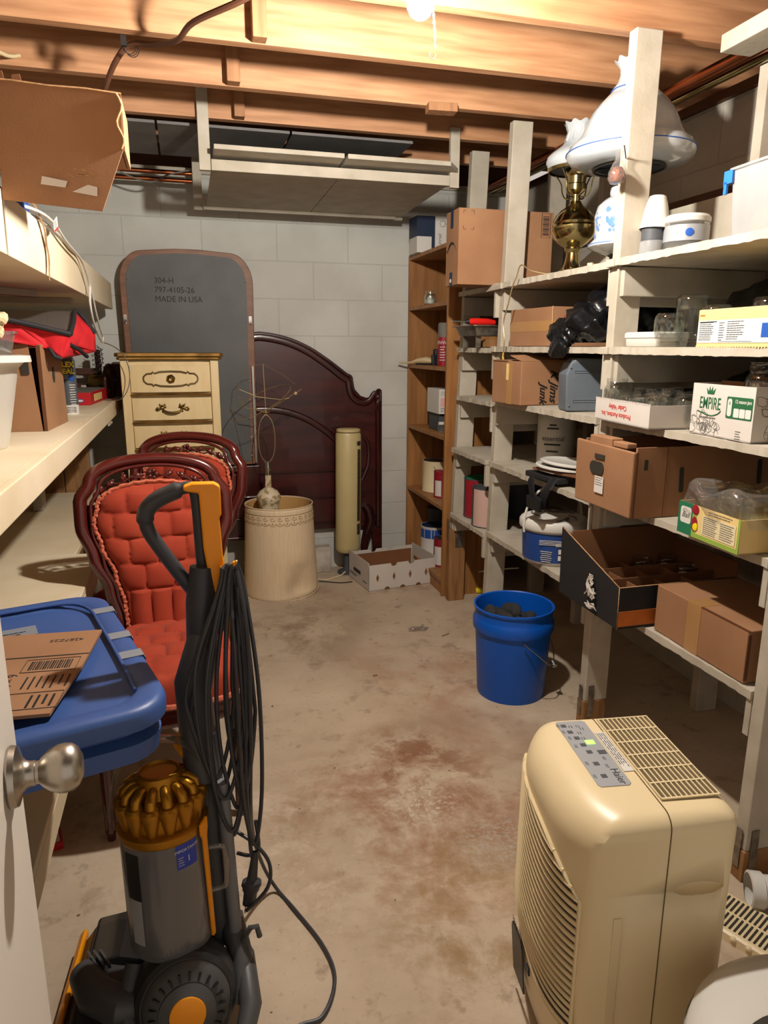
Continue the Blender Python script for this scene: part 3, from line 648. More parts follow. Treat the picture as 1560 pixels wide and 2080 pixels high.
def band(a0, a1, z0, z1, r, m, nm):
    b = MB(); b.grid(lambda u, v: Mz @ Vector((r*math.cos(a0+(a1-a0)*u), r*math.sin(a0+(a1-a0)*u), z0+(z1-z0)*v)), 10, 3); return build(nm, b, m, V)
lb = band(-1.28, -.78, .382, .432, .0842, 'blue_label', 'sticker'); 
for s, z, sz in (('IMPORTANT!', .419, .0085), ('1', .399, .018)):
    a = -1.03 if s != '1' else -1.0
    text('sticker_print', s, sz, 'paper', V, frame(Mz @ Vector((.0846*math.cos(a), .0846*math.sin(a), z)), (-math.sin(a), math.cos(a), 0), (0, .07, 1)), wrap=.0846)
bb = MB(); a = -1.18; lines(bb, frame(Mz @ Vector((.0848*math.cos(a), .0848*math.sin(a), .405)), (-math.sin(a), math.cos(a), 0), (0, .07, 1)), -.006, 0, .011, 4, .005, .0012); build('sticker_print', bb, 'paper', V)
band(-2.55, -2.15, .325, .42, .0842, 'black', 'sticker'); band(-2.50, -2.16, .23, .325, .0842, 'silver_panel', 'sticker')
# body, pole, hose
b = MB(); b.cyl((.004, 1.32, .12), (-.008, 1.345, .60), .036, .034, 24); b.box((-.05, 1.30, .13), (.0, 1.37, .52)); build('spine', b, 'vac_dark', V, bevel=.006)
b = MB(); n = 84; hx = [(.036-.00014*k*.9, 1.281+.0003*k, .165+.004*k) for k in range(n)]
b.tube(hx, [.0125+.0016*(k % 2) for k in range(n)], 12); build('hose', b, 'hose', V, ang=80)
b = MB(); b.tube([(.03, 1.315, .175), (.034, 1.29, .15), (.045, 1.25, .12), (.04, 1.21, .09), (.03, 1.20, .07)], [.024, .026, .024, .022, .02], 14); b.tube([(.045, 1.26, .145), (.065, 1.255, .185), (.078, 1.25, .19), (.083, 1.25, .165)], .006, 8); build('hose_elbow', b, 'vac_dark', V)
b = MB(); b.tube([(.02, 1.33, .135), (.05, 1.26, .115), (.055, 1.17, .085), (.03, 1.11, .045)], [.02, .022, .022, .018], 12); b.ball((.045, 1.10, .04), .035, 14); build('yoke', b, 'vac_dark', V)
b = MB(); b.tube([(-.16, 1.25, .16), (-.178, 1.2, .11), (-.165, 1.16, .08)], .02, 10); build('yoke', b, 'vac_dark', V)
b = MB(); b.tube([(-.012, 1.33, .50), (-.016, 1.345, .60), (-.020, 1.355, .70), (.000, 1.362, .80)], [.042, .045, .044, .026], 16, sq=(1, .8, (0, 1, 0))); build('wand_sleeve', b, 'vac_dark', V)
b = MB(); b.tube([(-.010, 1.355, .66), (.002, 1.365, .75), (.006, 1.37, .86), (.012, 1.375, .93)], [.024, .030, .030, .024], 14); build('wand', b, 'rubber', V)
# handle loop with the yellow grip
b = MB(); b.tube(smooth_path([(.018, 1.385, .83), (.000, 1.385, .865), (-.035, 1.385, .92), (-.068, 1.385, .975), (-.085, 1.385, 1.01), (-.086, 1.385, 1.04), (-.068, 1.385, 1.062), (-.035, 1.385, 1.078), (-.006, 1.385, 1.086), (.006, 1.385, 1.078), (.010, 1.385, 1.04), (.012, 1.385, .95), (.016, 1.385, .87)], 6), [.0135]*27+[.0165]*18+[.012]*28, 12); build('handle', b, 'rubber', V, ang=70)
b = MB(); M = frame((0, 1.37, 0), (1, 0, 0), (0, 0, 1))
b.prism([(.016, .97), (.013, 1.078), (-.014, 1.083), (-.016, 1.092), (.002, 1.098), (.042, 1.097), (.053, 1.090), (.053, 1.035), (.049, 1.028), (.052, .95), (.056, .92), (.072, .80), (.068, .72), (.056, .78), (.038, .86), (.022, .92)], .026, M @ Matrix.Translation((0, 0, -.013)))
build('grip_tube', b, 'vac_yellow', V, bevel=.005, seg=3)
b = MB(); b.cyl((.062, 1.335, .925), (.075, 1.318, .953), .003, .002, 8); b.tube([(.045, 1.36, .93), (.06, 1.34, .932), (.072, 1.325, .948)], .004, 6); build('cord_hook', b, 'vac_yellow', V)
# power cord: hanging loops, plug, and the run on the floor
rd = random.Random(11); T = Vector((.062, 1.335, .937)); b = MB()
for k in range(9):
    f = k/8; xl = -.028+.085*f+rd.uniform(-.006, .006); xr = .055+.045*f+rd.uniform(-.008, .008); zb = .40+.13*rd.random()-.04*f; yy = 1.295+rd.uniform(-.014, .02)
    tp = T+Vector((-.012+.026*f, -.008+.004*(k % 3), .002*(k % 4)))
    m1 = Vector((xl, yy, .72+rd.uniform(-.04, .04))); m2 = Vector((xr, yy+.02, .70+rd.uniform(-.05, .05)))
    P = [tp, tp+Vector((-.013, 0, -.05)), m1, (xl+.002, yy-.004, zb+.12), (xl*.6+xr*.4, yy, zb), (xl*.3+xr*.7, yy+.01, zb+.015), (xr, yy+.02, zb+.13), m2, tp+Vector((.014, .01, -.06))]
    b.tube(smooth_path(P, 7, True), .0042, 8, True)
build('power_cord', b, 'rubber', V)
fp = [(.075, 1.33, .93), (.088, 1.30, .80), (.086, 1.30, .60), (.082, 1.34, .42), (.092, 1.45, .25), (.118, 1.53, .10), (.150, 1.55, .012), (.186, 1.473, .006), (.232, 1.35, .006), (.240, 1.257, .006), (.199, 1.178, .006), (.142, 1.165, .006), (.08, 1.10, .006)]
build('floor_cord', MB().tube(smooth_path(fp, 8), .0045, 8), 'rubber', V)
b = MB(); b.tube(smooth_path([(.075, 1.32, .90), (.080, 1.30, .70), (.072, 1.30, .50), (.075, 1.30, .36), (.078, 1.30, .315)], 6), .0042, 8)
b.tube(smooth_path([(.05, 1.33, .36), (.085, 1.30, .345), (.112, 1.29, .30), (.105, 1.28, .25), (.06, 1.28, .205)], 6), .004, 8); b.tube(smooth_path([(.05, 1.34, .30), (.075, 1.32, .305), (.092, 1.30, .335), (.088, 1.30, .40)], 6), .004, 8)
build('cord_tail', b, 'rubber', V)
b = MB(); Mp = Matrix.Translation((.082, 1.297, .31)) @ Euler((0, .14, 0)).to_matrix().to_4x4()
b.lathe([(.005, .02), (.008, .0), (.011, -.045), (.02, -.05), (.021, -.06), (.018, -.064), (.018, -.07), (.014, -.078), (.014, -.105), (.0, -.107)], 18, Mp, 1, .7); build('plug', b, 'rubber', V)
b = MB(); b.box((-.008, -.003, -.125), (-.0055, .003, -.106), Mp); b.box((.0055, -.003, -.125), (.008, .003, -.106), Mp); build('plug_prong', b, 'steel', V)
# cleaner head
H = Matrix.Translation((-.228, 1.25, 0)) @ Matrix.Rotation(math.radians(-5), 4, 'Z')
b = MB(); b.prism([(-.075, .004), (.09, .004), (.10, .03), (.07, .075), (.0, .095), (-.05, .085), (-.075, .05)], .40, H @ frame((0, .21, 0), (1, 0, 0), (0, 0, 1))); build('cleaner_head', b, 'vac_black', V, bevel=.008, seg=3)
b = MB(); b.prism([(-.092, .008), (-.074, .008), (-.074, .060), (-.080, .066), (-.092, .05)], .43, H @ frame((0, .225, 0), (1, 0, 0), (0, 0, 1))); build('bumper', b, 'vac_yellow', V, bevel=.003)
b = MB(); b.box((-.097, -.225, .006), (-.0925, .225, .03), H); build('soft_strip', b, 'rubber', V)
b = MB(); b.prism([(-.06, .05), (.085, .05), (.08, .088), (.02, .108), (-.045, .098)], .13, H @ frame((0, .215, 0), (1, 0, 0), (0, 0, 1))); build('window', b, 'dark_glass', V, bevel=.006)
b = MB(); b.tube([H @ Vector(p) for p in ((-.045, .07, .09), (-.01, .0, .105), (.045, -.04, .11), (.11, -.03, .10))], [.032, .036, .036, .032], 14, sq=(1, 1, (0, 0, 1)))
for q in range(3): b.cbox(H @ Vector((-.03+.012*q, .075, .118)), (.004, .05, .012), (0, 0, .5))
build('neck', b, 'vac_dark', V)
# ---------------------------------------------------------------- dehumidifier
D = thing('dehumidifier', 'yellowed cream dehumidifier with a slatted front and green display', 'dehumidifier', (.745, 1.03, 0), math.radians(-8.5))
W2, L2, HH = .142, .172, .597      # local: X depth (front grille at -X), Y length
def front_x(y, z):      # bowed front: fullest in the middle, falling back towards both ends
    for (za, xa), (zb, xb) in zip(FZ, FZ[1:]):
        if z <= zb: break
    f = xa+(xb-xa)*min(1, max(0, (z-za)/(zb-za))); return f+.040*min(1, abs(y)/L2)**3
FZ = [(.0, -W2+.012), (.02, -W2+.010), (.10, -W2-.004), (.25, -W2-.013), (.36, -W2-.012), (HH-.075, -W2-.010)]
secs = []
lv = [(z, front_x(0, z), 0, 0) for z in (.02, .06, .10, .18, .25, .36, .45, HH-.075)]
for i in range(1, 15):
    a_ = PI/2*i/14; z = HH-.075+.072*math.sin(a_); q = max(0, (z-(HH-.003-.026))/.026); q = min(1, q)
    lv.append((z, -W2-.010+.072*(1-math.cos(a_)), .026*(1-math.sqrt(1-q*q)), .030*(1-math.sqrt(1-q*q))))
for z, f, e_, g_ in lv:
    Lz, rx = L2-e_, W2-g_; P = []
    for i in range(25):
        t_ = 1-2*i/24; P.append((f+.040*abs(t_)**3, Lz*t_))
    for i in range(7): a_ = PI/2*i/6; P.append((rx-.028+.028*math.sin(a_), -Lz+.028-.028*math.cos(a_)))
    for i in range(7): a_ = PI/2*i/6; P.append((rx-.028+.028*math.cos(a_), Lz-.028+.028*math.sin(a_)))
    secs.append((P, z))
def loft0(b, secs):
    R_ = [[b.bm.verts.new((x, y, z)) for x, y in P] for P, z in secs]
    for A, B in zip(R_, R_[1:]):
        n = len(A)
        for i in range(n): b._f([A[i], A[(i+1) % n], B[(i+1) % n], B[i]], True)
    b._f(R_[0][::-1]); b._f(R_[-1]); return b
b = loft0(MB(), secs); build('shell', b, 'cream_plastic', D, ang=60)
b = MB(); b.tube([(.013, y, z) for y, z in [(-L2-.0002, .02)]+[(-L2+.026-.0262*math.cos(a), HH-.029+.0262*math.sin(a)) for a in [PI/2*i/8 for i in range(9)]]+[(L2-.026+.0262*math.sin(a), HH-.029+.0262*math.cos(a)) for a in [PI/2*i/8 for i in range(9)]]+[(L2+.0002, .02)]], .0011, 5); build('shell_seam', b, 'gold_dark', D)
def bulge(y, z): return -W2-.0105
b = MB()
def sag(y): return .042*(y/.15)-.030*math.cos(y/.15*PI/2)
def zlo(y): return .205+sag(y)
def zhi(y): return .500+.022*(y/.15)-.045*max(0, (-y-.02)/.13)**2
b.grid(lambda u, v: (front_x(-.150+.300*u, .35)-.0012, -.150+.300*u, zlo(-.150+.300*u)+(zhi(-.150+.300*u)-zlo(-.150+.300*u))*v), 30, 8); build('grille_recess', b, 'slot', D)
b = MB()
for k in range(22):
    z0 = .205+.0158*k; pts = []
    for i in range(41):
        y = -.152+.304*i/40; z = z0+sag(y)
        if z < zhi(y)+.004: pts.append((front_x(y, z)-.0030, y, z))
    if len(pts) > 2: b.tube(pts, .0052, 6, sq=(.8, .9, (1, 0, 0)))
b.tube([(front_x(y, .4)-.001, y, z) for y, z in [(-.152+.304*i/30, zhi(-.152+.304*i/30)) for i in range(31)]+[(.152, zhi(.152)-(zhi(.152)-zlo(.152))*i/10) for i in range(1, 11)]+[(.152-.304*i/30, zlo(.152-.304*i/30)) for i in range(1, 31)]], .0042, 6, True)
build('grille', b, 'cream_plastic', D)
b = MB(); b.tube([(front_x(-.165+.33*i/30, .185+sag(-.165+.33*i/30))-.0005, -.165+.33*i/30, .185+sag(-.165+.33*i/30)) for i in range(31)], .003, 6); build('panel_seam', b, 'cream_plastic', D)
Mw_ = frame((-.1425, .065, 0), (0, -1, 0), (-.0135, 0, .17))
b = MB(); b.prism([(-.034, .045), (.034, .045), (.034, .155), (.026, .172), (-.026, .172), (-.034, .155)], .0035, Mw_); build('water_window', b, 'dark_glass', D)
text('badge', 'Haier', .019, 'ink', D, Mw_ @ Matrix.Translation((0, .187, .0035)))
b = MB(); b.prism([(.060, .135), (.076, .135), (.076, .152), (.060, .152)], .0035, Mw_); build('badge_sticker', b, 'navy', D)
b = MB(); b.box((-.098, -L2-.0005, .02), (-.040, -L2-.0015, .135)); b.box((-.075, -L2-.0025, .15), (-.060, -L2+.0, .41)); build('side_trim', b, 'cream_plastic', D, bevel=.002)
cut = bpy.data.objects.new('cut', None); bpy.data.objects.remove(cut)
b = MB(); b.ball((.073, -L2+.004, .455), .046, 24, (1, .42, .30)); cu = build('cutter', b, 'cream_plastic', D)
sh = [o for o in D.children if o.name.startswith('shell') and 'seam' not in o.name][0]
md = sh.modifiers.new('grip', 'BOOLEAN'); md.operation = 'DIFFERENCE'; md.object = cu; md.solver = 'EXACT'
dg = bpy.context.evaluated_depsgraph_get(); me_ = bpy.data.meshes.new_from_object(sh.evaluated_get(dg)); sh.modifiers.clear(); sh.data = me_; me_.name = 'shell'
bpy.data.objects.remove(cu)
def zs_(x): return HH-.0035+.003*(x+.089)/.206
b = MB(); b.prism([(.020, -.122), (.124, -.122), (.124, .145), (.020, .145)], .0012, frame((0, 0, zs_(0)), (1, 0, .0146), (0, 1, 0))); build('vent_recess', b, 'vent_brown', D)
b = MB(); Fv = frame((0, 0, zs_(0)), (1, 0, .0146), (0, 1, 0))
for i in range(7): b.box((.018, -.124+.0443*i, .0005), (.126, -.1205+.0443*i, .0032), Fv)
for i in range(12): b.box((.018+.0096*i, -.124, .0005), (.0205+.0096*i, .145, .0028), Fv)
build('top_vent', b, 'cream_plastic', D)
b = MB(); b.prism([(-.052, -.105), (.0, -.105), (.006, -.099), (.006, .112), (.0, .117), (-.052, .117), (-.056, .112), (-.056, -.099)], .0012, Matrix.Translation((-.016, .03, HH-.0028))); build('control_panel', b, 'silver_panel', D)
ZP_ = HH-.0016
text('badge', 'Haier', .021, 'ink', D, frame((-.024, -.048, ZP_+.0001), (0, -1, 0), (1, 0, 0)))
b = MB()
for x, y in ((-.060, .130), (-.055, .106), (-.05, .083), (-.047, .058), (-.045, .033), (-.048, -.006), (-.05, -.045)): b.cbox((x, y, ZP_), (.0105, .0105, .0012))
b.cbox((-.021, .03, ZP_), (.016, .013, .0012)); build('button', b, 'dark_grey', D)
b = MB()
for x, y in ((-.045, .13), (-.036, .105), (-.036, .085), (-.03, .13), (-.025, .12)): lines(b, frame((x, y, ZP_), (0, -1, 0), (1, 0, 0)), 0, 0, .010, 2, .005, .0012, seed=3)
for x, y in ((-.069, .137), (-.067, .113), (-.063, .09), (-.062, .06), (-.064, .002), (-.066, -.039), (-.025, .015), (-.03, -.01)): lines(b, frame((x, y, ZP_), (0, -1, 0), (1, 0, 0)), 0, 0, .014, 2, .003, .0009, seed=5)
build('panel_print', b, 'ink', D)
b = MB(); b.cbox((-.030, .066, ZP_), (.017, .013, .0016)); build('display', b, 'green_led', D)
b = MB(); b.box((-.007, -.035, HH-.0026), (.0125, .10, HH-.0012)); build('notice_sticker', b, 'paper', D)
b = MB(); lines(b, frame((.010, .095, HH-.0011), (0, -1, 0), (1, 0, 0)), 0, -.002, .12, 4, .0042, .0013, .15); build('notice_print', b, 'ink', D)
for x, y in ((-.1, -.13), (.1, -.13), (-.1, .13), (.1, .13)):
    b = MB(); b.cyl((x, y, 0), (x, y, .022), .014, n=14); build('foot', b, 'rubber', D)
# ---------------------------------------------------------------- bedroom furniture along the back wall
t = thing('dresser', 'tall narrow cream dresser with gilded edges and ornate handles', 'dresser', (-.066, 3.88, 0), world=True)
y0 = 3.68
b = MB(); b.box((-.296, y0+.012, .05), (.164, 4.035, 1.283)); build('case', b, 'dresser', t, bevel=.004)
b = MB(); b.prism([(-.310, y0-.012), (-.296, y0-.022), (-.20, y0-.016), (.07, y0-.016), (.164, y0-.022), (.180, y0-.012), (.180, 4.04), (-.310, 4.04)], .012, Matrix.Translation((0, 0, 1.283))); b.prism([(-.318, y0-.018), (-.300, y0-.030), (-.20, y0-.022), (.07, y0-.022), (.170, y0-.030), (.188, y0-.018), (.186, 4.045), (-.316, 4.045)], .018, Matrix.Translation((0, 0, 1.297))); build('dresser_top', b, 'gold', t, bevel=.004)
for s in (-.296, .124):
    b = MB(); b.box((s, y0-.004, .05), (s+.04, y0+.012, 1.283)); build('corner_post', b, 'dresser', t, bevel=.004)
b = MB(); b.box((-.30, y0-.002, .0), (.168, 4.035, .06)); build('plinth', b, 'dresser', t, bevel=.004)
zt = 1.262
for k, h in enumerate((.135, .113, .113, .113, .17, .17, .17)):
    z1 = zt-.006; z0 = zt-h; zt = z0-.022
    dr = build('drawer', MB().prism([(-.254, 0), (.122, 0), (.122, -.006)]+[(.122-.376*i/12, -.007-.010*math.sin(PI*i/12)) for i in range(1, 12)]+[(-.254, -.006)], z1-z0, Matrix.Translation((0, y0+.006, z0))), 'dresser', t, bevel=.0015)
    b = MB(); b.tube([(-.256+.38*i/10, y0-.006-.008*math.sin(PI*i/10), z0-.012+.004*math.sin(PI*i/10)) for i in range(11)], .006, 6); build('gilt_rail', b, 'gold', t)
    yc, zc = y0-.014, (z0+z1)/2
    if k == 0:
        b = MB(); P = []
        for sx in (1, -1):
            half = [(.0, .036), (.05, .034), (.075, .027), (.082, .034), (.088, .026), (.112, .024), (.125, .012), (.128, 0)]
        q = [(x, z) for x, z in half]; q = q+[(x, -z) for x, z in half[::-1][1:]]; q = q+[(-x, -z) for x, z in half[1:]]+[(-x, z) for x, z in half[::-1][1:-1]]
        b.tube([(-.066+x, y0-.004-.010*math.cos(x*12), zc+z) for x, z in q], .0048, 6, True); o = build('gilt_scroll', b, 'gold_dark', dr)
        b = MB(); b.lathe([(0, .014), (.008, .016), (.015, .012), (.020, .006), (.021, .0), (0, 0)], 24, frame((-.066, y0-.012, zc), (1, 0, 0), (0, 0, 1)), wave=lambda k_, a: (.0012*math.sin(6*a), 0)); build('knob', b, 'old_brass', dr)
    else:
        b = MB()
        for s in (-1, 1):
            for dx, dz, r, a in ((.052, .002, .010, .2), (.040, .010, .008, -.5), (.064, -.004, .009, .5), (.074, .001, .006, .9), (.044, -.008, .007, 1.2), (.056, .015, .006, -1.), (.035, .017, .005, -1.3)):
                b.ball((0, 0, 0), r, 8, (1.7, .5, .65), Matrix.Translation((-.066+s*dx, yc-.002, zc+dz+.004)) @ Euler((0, s*a, 0)).to_matrix().to_4x4())
        b.tube([(-.066+.045*math.sin(u), yc-.006-.010*math.cos(u), zc+.004-.020*math.cos(u)) for u in [-1.45+2.9*i/20 for i in range(21)]], [.0034+.0022*math.sin(PI*i/20) for i in range(21)], 8); build('handle', b, 'old_brass', dr)
# footboard the mirror stands on
t = thing('bed_footboard', 'dark mahogany footboard standing behind the chairs under the mirror', 'footboard', (.1, 4.08, 0), world=True)
b = MB(); b.box((-.36, 4.068, .25), (.385, 4.098, .682)); build('panel', b, 'mahog_dark', t, bevel=.003)
for z, r in ((.50, .008), (.37, .007), (.26, .014)):
    b = MB(); b.cyl((-.36, 4.066, z), (.385, 4.066, z), r, n=10); build('molding', b, 'mahog', t)
for x in (-.36, .335):
    b = MB(); b.box((x, 4.065, 0), (x+.05, 4.10, .25)); build('leg', b, 'mahog_dark', t, bevel=.003)
# mirror seen from the back
t = thing('mirror', 'tall dresser mirror turned round, stencilled grey back in a walnut frame', 'mirror', (.04, 4.085, .685), world=True)
def mouth(w0, w1, z0, z1, rc, zz=None):
    P = [(w0+.012, z0), (w1-.010, z0)]
    for i in range(13):
        a = PI/2*i/12; P.append((w1-rc*.75+rc*.75*math.cos(a), z1-.012-rc+rc*math.sin(a)))
    P += [((w0+w1)/2+.06, z1), ((w0+w1)/2-.06, z1)]
    for i in range(13):
        a = PI/2+PI/2*i/12; P.append((w0+rc*.75+rc*.75*math.cos(a), z1-.012-rc+rc*math.sin(a)))
    return P
F = frame((0, 4.100, 0), (1, 0, 0), (0, .012, 1))
o = MB(); o.prism(mouth(-.300, .388, .688, 1.846, .16), .022, F); build('frame', o, 'walnut', t, bevel=.004)
o = MB(); o.prism(mouth(-.268, .352, .706, 1.822, .14), .004, F @ Matrix.Translation((0, 0, .022))); build('back_board', o, 'mirror_back', t)
Mt = F @ Matrix.Translation((0, 0, .0265))
for i, s in enumerate(('304-H', '797-4105-26', 'MADE IN USA')):
    text('stencil', s, .042, 'ink', t, Mt @ Matrix.Translation((-.128, 1.683-.047*i, 0)), 'LEFT', xs=.95)
for x in (-.284, .366):
    b = MB(); b.cbox(F @ Vector((x, 1.49, .024)), (.016, .006, .036)); b.tube([F @ Vector((x+.005*math.cos(a), 1.472+.008*math.sin(a), .028)) for a in [2*PI*i/12 for i in range(12)]], .0028, 6, True); build('hanger', b, 'chrome', t)
b = MB()
for x in (-.262, .346):
    for k in range(10): b.ball(F @ Vector((x, .74+.105*k, .026)), .003, 6)
b.box((.362, 4.070, .70), (.372, 4.076, 1.24)); build('staple', b, 'steel', t)
# headboard
t = thing('bed_headboard', 'large arched dark mahogany headboard leaning on the back wall', 'headboard', (.42, 4.15, 0), world=True)
cx = .42
half = [(0, 1.425), (.08, 1.415), (.18, 1.390), (.29, 1.342), (.40, 1.272), (.50, 1.198), (.532, 1.180), (.538, 1.150), (.55, 1.10), (.585, 1.062), (.625, 1.048), (.662, 1.055), (.684, 1.075), (.700, 1.098), (.714, 1.096), (.716, 1.07), (.716, 1.0)]
hs = [Vector((x, z, 0)) for x, z in half]
out = half+[(.716, .0), (.655, .0), (.655, .26), (.0, .26)]
full = [(x, z) for x, z in out]+[(-x, z) for x, z in out[::-1] if x > 1e-6]
F = frame((cx, 4.175, 0), (1, 0, 0), (0, .012, 1))
b = MB(); b.prism([(x, z) for x, z in full][::-1] if 0 else full, .028, F); build('panel', b, 'mahog', t, bevel=.003)
sm = smooth_path([(x, z, 0) for x, z in half], 4)
rim = [(p.x, p.y) for p in sm]; rim = [(-x, z) for x, z in rim[::-1]]+rim[1:]
b = MB(); b.tube([F @ Vector((x*.955, z-.028, .030)) for x, z in rim], .020, 8, sq=(1, .7, (0, 0, 1))); b.tube([F @ Vector((x*.985, z-.006, .030)) for x, z in rim], .010, 8)
build('rim_molding', b, 'mahog_dark', t)
arc = [(x, .99-.62*(abs(x)/.60)**2.2*.62) for x in [-.56+1.12*i/60 for i in range(61)]]
b = MB(); b.tube([F @ Vector((x, z, .030)) for x, z in arc], .019, 8, sq=(1, .8, (0, 0, 1))); build('arch_molding', b, 'mahog_dark', t)
for s in (-1, 1):
    b = MB(); b.tube([F @ Vector((s*x, z, .030)) for x, z in ((.56, .83), (.60, .82), (.628, .78), (.632, .70), (.625, .64), (.60, .58), (.585, .55))], .012, 8); build('scroll_molding', b, 'mahog_dark', t)
    b = MB(); b.tube([F @ Vector((s*.692, z, .03)) for z in (.26, .6, 1.03)], .018, 8); build('stile_molding', b, 'mahog_dark', t)
    b = MB(); b.tube([F @ Vector((s*x, z, .045)) for x, z in ((.60, .40), (.625, .37), (.640, .31), (.620, .24), (.600, .17), (.595, .09), (.600, .0))], [.022, .03, .034, .03, .024, .02, .02], 12); build('foot', b, 'mahog_dark', t)
for z in (.62, .46, .30):
    b = MB(); b.box((cx-.60, 4.136, z), (cx+.60, 4.142, z+.004)); build('panel_seam', b, 'mahog_dark', t)
# tower heater
t = thing('tower_heater', 'slim pale olive tower heater against the dark headboard', 'heater', (.895, 4.06, 0), world=True)
Mh = Matrix.Translation((.895, 4.06, 0)) @ Matrix.Rotation(.012, 4, 'Y')
b = MB(); b.lathe([(0, .135), (.062, .135), (.074, .150), (.076, .17), (.076, .845), (.070, .858), (0, .862)], 40, Mh, 1, .8); build('body', b, 'heater', t)
b = MB(); b.lathe([(.0, .861), (.066, .861), (.072, .866), (.070, .878), (.060, .882), (0, .883)], 40, Mh, 1, .8); build('top_cap', b, 'heater', t)
b = MB()
for k in range(62):
    z = .255+.0083*k
    if k % 1 == 0 and not (k in (8, 9)): b.box((.040, -.0555, z), (.064, -.0345, z+.0045), Mh) if 0 else b.cbox(Mh @ Vector((.0525, -.0435, z)), (.022, .010, .0042), (0, 0, .72))
b.cbox(Mh @ Vector((.0515, -.0445, .80)), (.026, .010, .022), (0, 0, .72)); build('grille', b, 'slot', t)
b = MB(); b.lathe([(0, 0), (.062, .0), (.062, .014), (.03, .022), (.022, .05), (.022, .137), (0, .137)], 32, Matrix.Translation((.895, 4.06, 0)), 1, .9); build('stand', b, 'dark_grey', t)  # stand coloured dark grey to stand in for the shadow under the heater
cable('heater_cord', [(.87, 4.02, .02), (.84, 4.0, .006), (.79, 3.97, .005), (.74, 3.94, .005), (.68, 3.98, .005), (.60, 4.03, .005)], .004, 'cream_paint', 'pale cord lying on the floor beside the white tray box', 'cord')
cable('black_cord', [(.69, 3.93, .004), (.75, 3.90, .004), (.81, 3.87, .004), (.88, 3.87, .004)], .0028, 'ink', 'thin black cord on the floor between lampshade and white tray box', 'cord')
for x, z, w_, h_, lb in ((.68, .005, .10, .10, 'upper'), (.60, .005, .18, .19, 'lower')): pass
b = MB(); b.cbox((.735, 4.135, .08), (.13, .08, .16)); solo('concrete_block', b, 'stone', 'rough grey masonry block at the foot of the back wall by the heater', 'block', (.735, 4.135, 0), world=True, bevel=.006)
# table lamp standing in its upside-down shade
t = thing('lampshade', 'dented beige drum lampshade with a lace band standing on the floor', 'lampshade', (.463, 3.86, 0), world=True)
def shr(z): return .208-.024*z/.50
def shf(u, v):
    a = 2*PI*u; z = .004+.50*v; r = shr(z)
    d = math.exp(-((a-5.15)/.42)**2)*max(0, 1-(z-.015)/.20 if z > .015 else 1); r -= .075*d*math.sin(min(1, (z+.02)/.10)*PI/2); r += .0012*math.sin(30*a)*0
    return (.463+r*math.cos(a), 3.86+r*math.sin(a), z+.012*(math.cos(a-1.0))*(1-v))
b = MB(); b.grid(shf, 96, 26, True); build('shade', b, 'shade', t, solid=.002)
b = MB(); b.grid(lambda u, v: (.463+(shr(.30+.195*v)-.006)*math.cos(2*PI*u), 3.86+(shr(.30+.195*v)-.006)*math.sin(2*PI*u), .305+.195*v), 64, 6, True); build('lining', b, 'shade_in', t)
b = MB(); b.tube([(.463+(shr(.5)+.001)*math.cos(2*PI*i/80), 3.86+(shr(.5)+.001)*math.sin(2*PI*i/80), .503) for i in range(80)], .0035, 6, True); build('top_piping', b, 'shade', t)
b = MB(); b.tube([(.463+(shr(0)+.0015)*math.cos(2*PI*i/80), 3.86+(shr(0)+.0015)*math.sin(2*PI*i/80), .008+.012*math.cos(2*PI*i/80-1.0)) for i in range(80)], .003, 6, True); build('bottom_piping', b, 'shade', t)
b = MB(); n = 30
for k in range(n):
    a0 = 2*PI*k/n; r = shr(.45)+.002
    def PT(da, z): return (.463+r*math.cos(a0+da), 3.86+r*math.sin(a0+da), z)
    b.tube([PT(.075*math.cos(q)*(.3+.7*q/6.3), .452+.013*math.sin(q)*(.3+.7*q/6.3)) for q in [i*.5 for i in range(13)]], .0016, 4)
    b.tube([PT(da, .428-.012*math.sin(PI*(da+.105)/.21)) for da in [-.105+.021*i for i in range(11)]], .0018, 4)
    b.tube([PT(da, .421-.008*math.sin(PI*(da+.105)/.21)*(1+.4*(k % 2))) for da in [-.105+.021*i for i in range(11)]], .0012, 4); b.ball(PT(0, .428), .0045, 6)
b.tube([(.463+(shr(.47)+.002)*math.cos(2*PI*i/80), 3.86+(shr(.47)+.002)*math.sin(2*PI*i/80), .470) for i in range(80)], .0015, 5, True)
build('lace_band', b, 'lace', t)
t = thing('table_lamp', 'carved cream urn lamp without bulb standing inside the drum shade', 'lamp', (.41, 3.87, 0), world=True)
Ml = Matrix.Translation((.41, 3.87, 0))
b = MB(); b.lathe([(0, 0), (.085, .0), (.085, .02), (.05, .06), (.04, .12), (.06, .20), (.085, .30), (.075, .40), (.052, .47), (.056, .50), (.062, .515), (.068, .535), (.066, .545), (.050, .57), (.026, .585), (.016, .592), (.014, .66), (.0, .66)], 32, Ml, wave=lambda k, a: (.0016*math.sin(12*a)*(k > 9), 0)); build('base', b, 'ceramic', t)
b = MB(); b.lathe([(.010, .655), (.016, .662), (.016, .70), (.018, .703), (.0165, .71), (.0165, .735), (0, .735)], 20, Ml); build('socket', b, 'chrome', t)
b = MB(); hp = [(.0, .72), (-.030, .76), (-.043, .82), (-.042, .90), (-.030, .955), (-.008, .985), (0, .99)]
b.tube(smooth_path([Ml @ Vector((x, 0, z)) for x, z in hp]+[Ml @ Vector((-x, 0, z)) for x, z in hp[::-1][1:]], 5), .0026, 6); b.cyl(Ml @ Vector((0, 0, .985)), Ml @ Vector((0, 0, 1.015)), .005, n=10); build('harp', b, 'wire', t)
t = thing('bent_wires', 'bare bent wire shade skeleton balanced on top of the urn lamp', 'wire', (.41, 3.87, .995), world=True)
b = MB(); hub = Vector((.41, 3.87, 1.004))
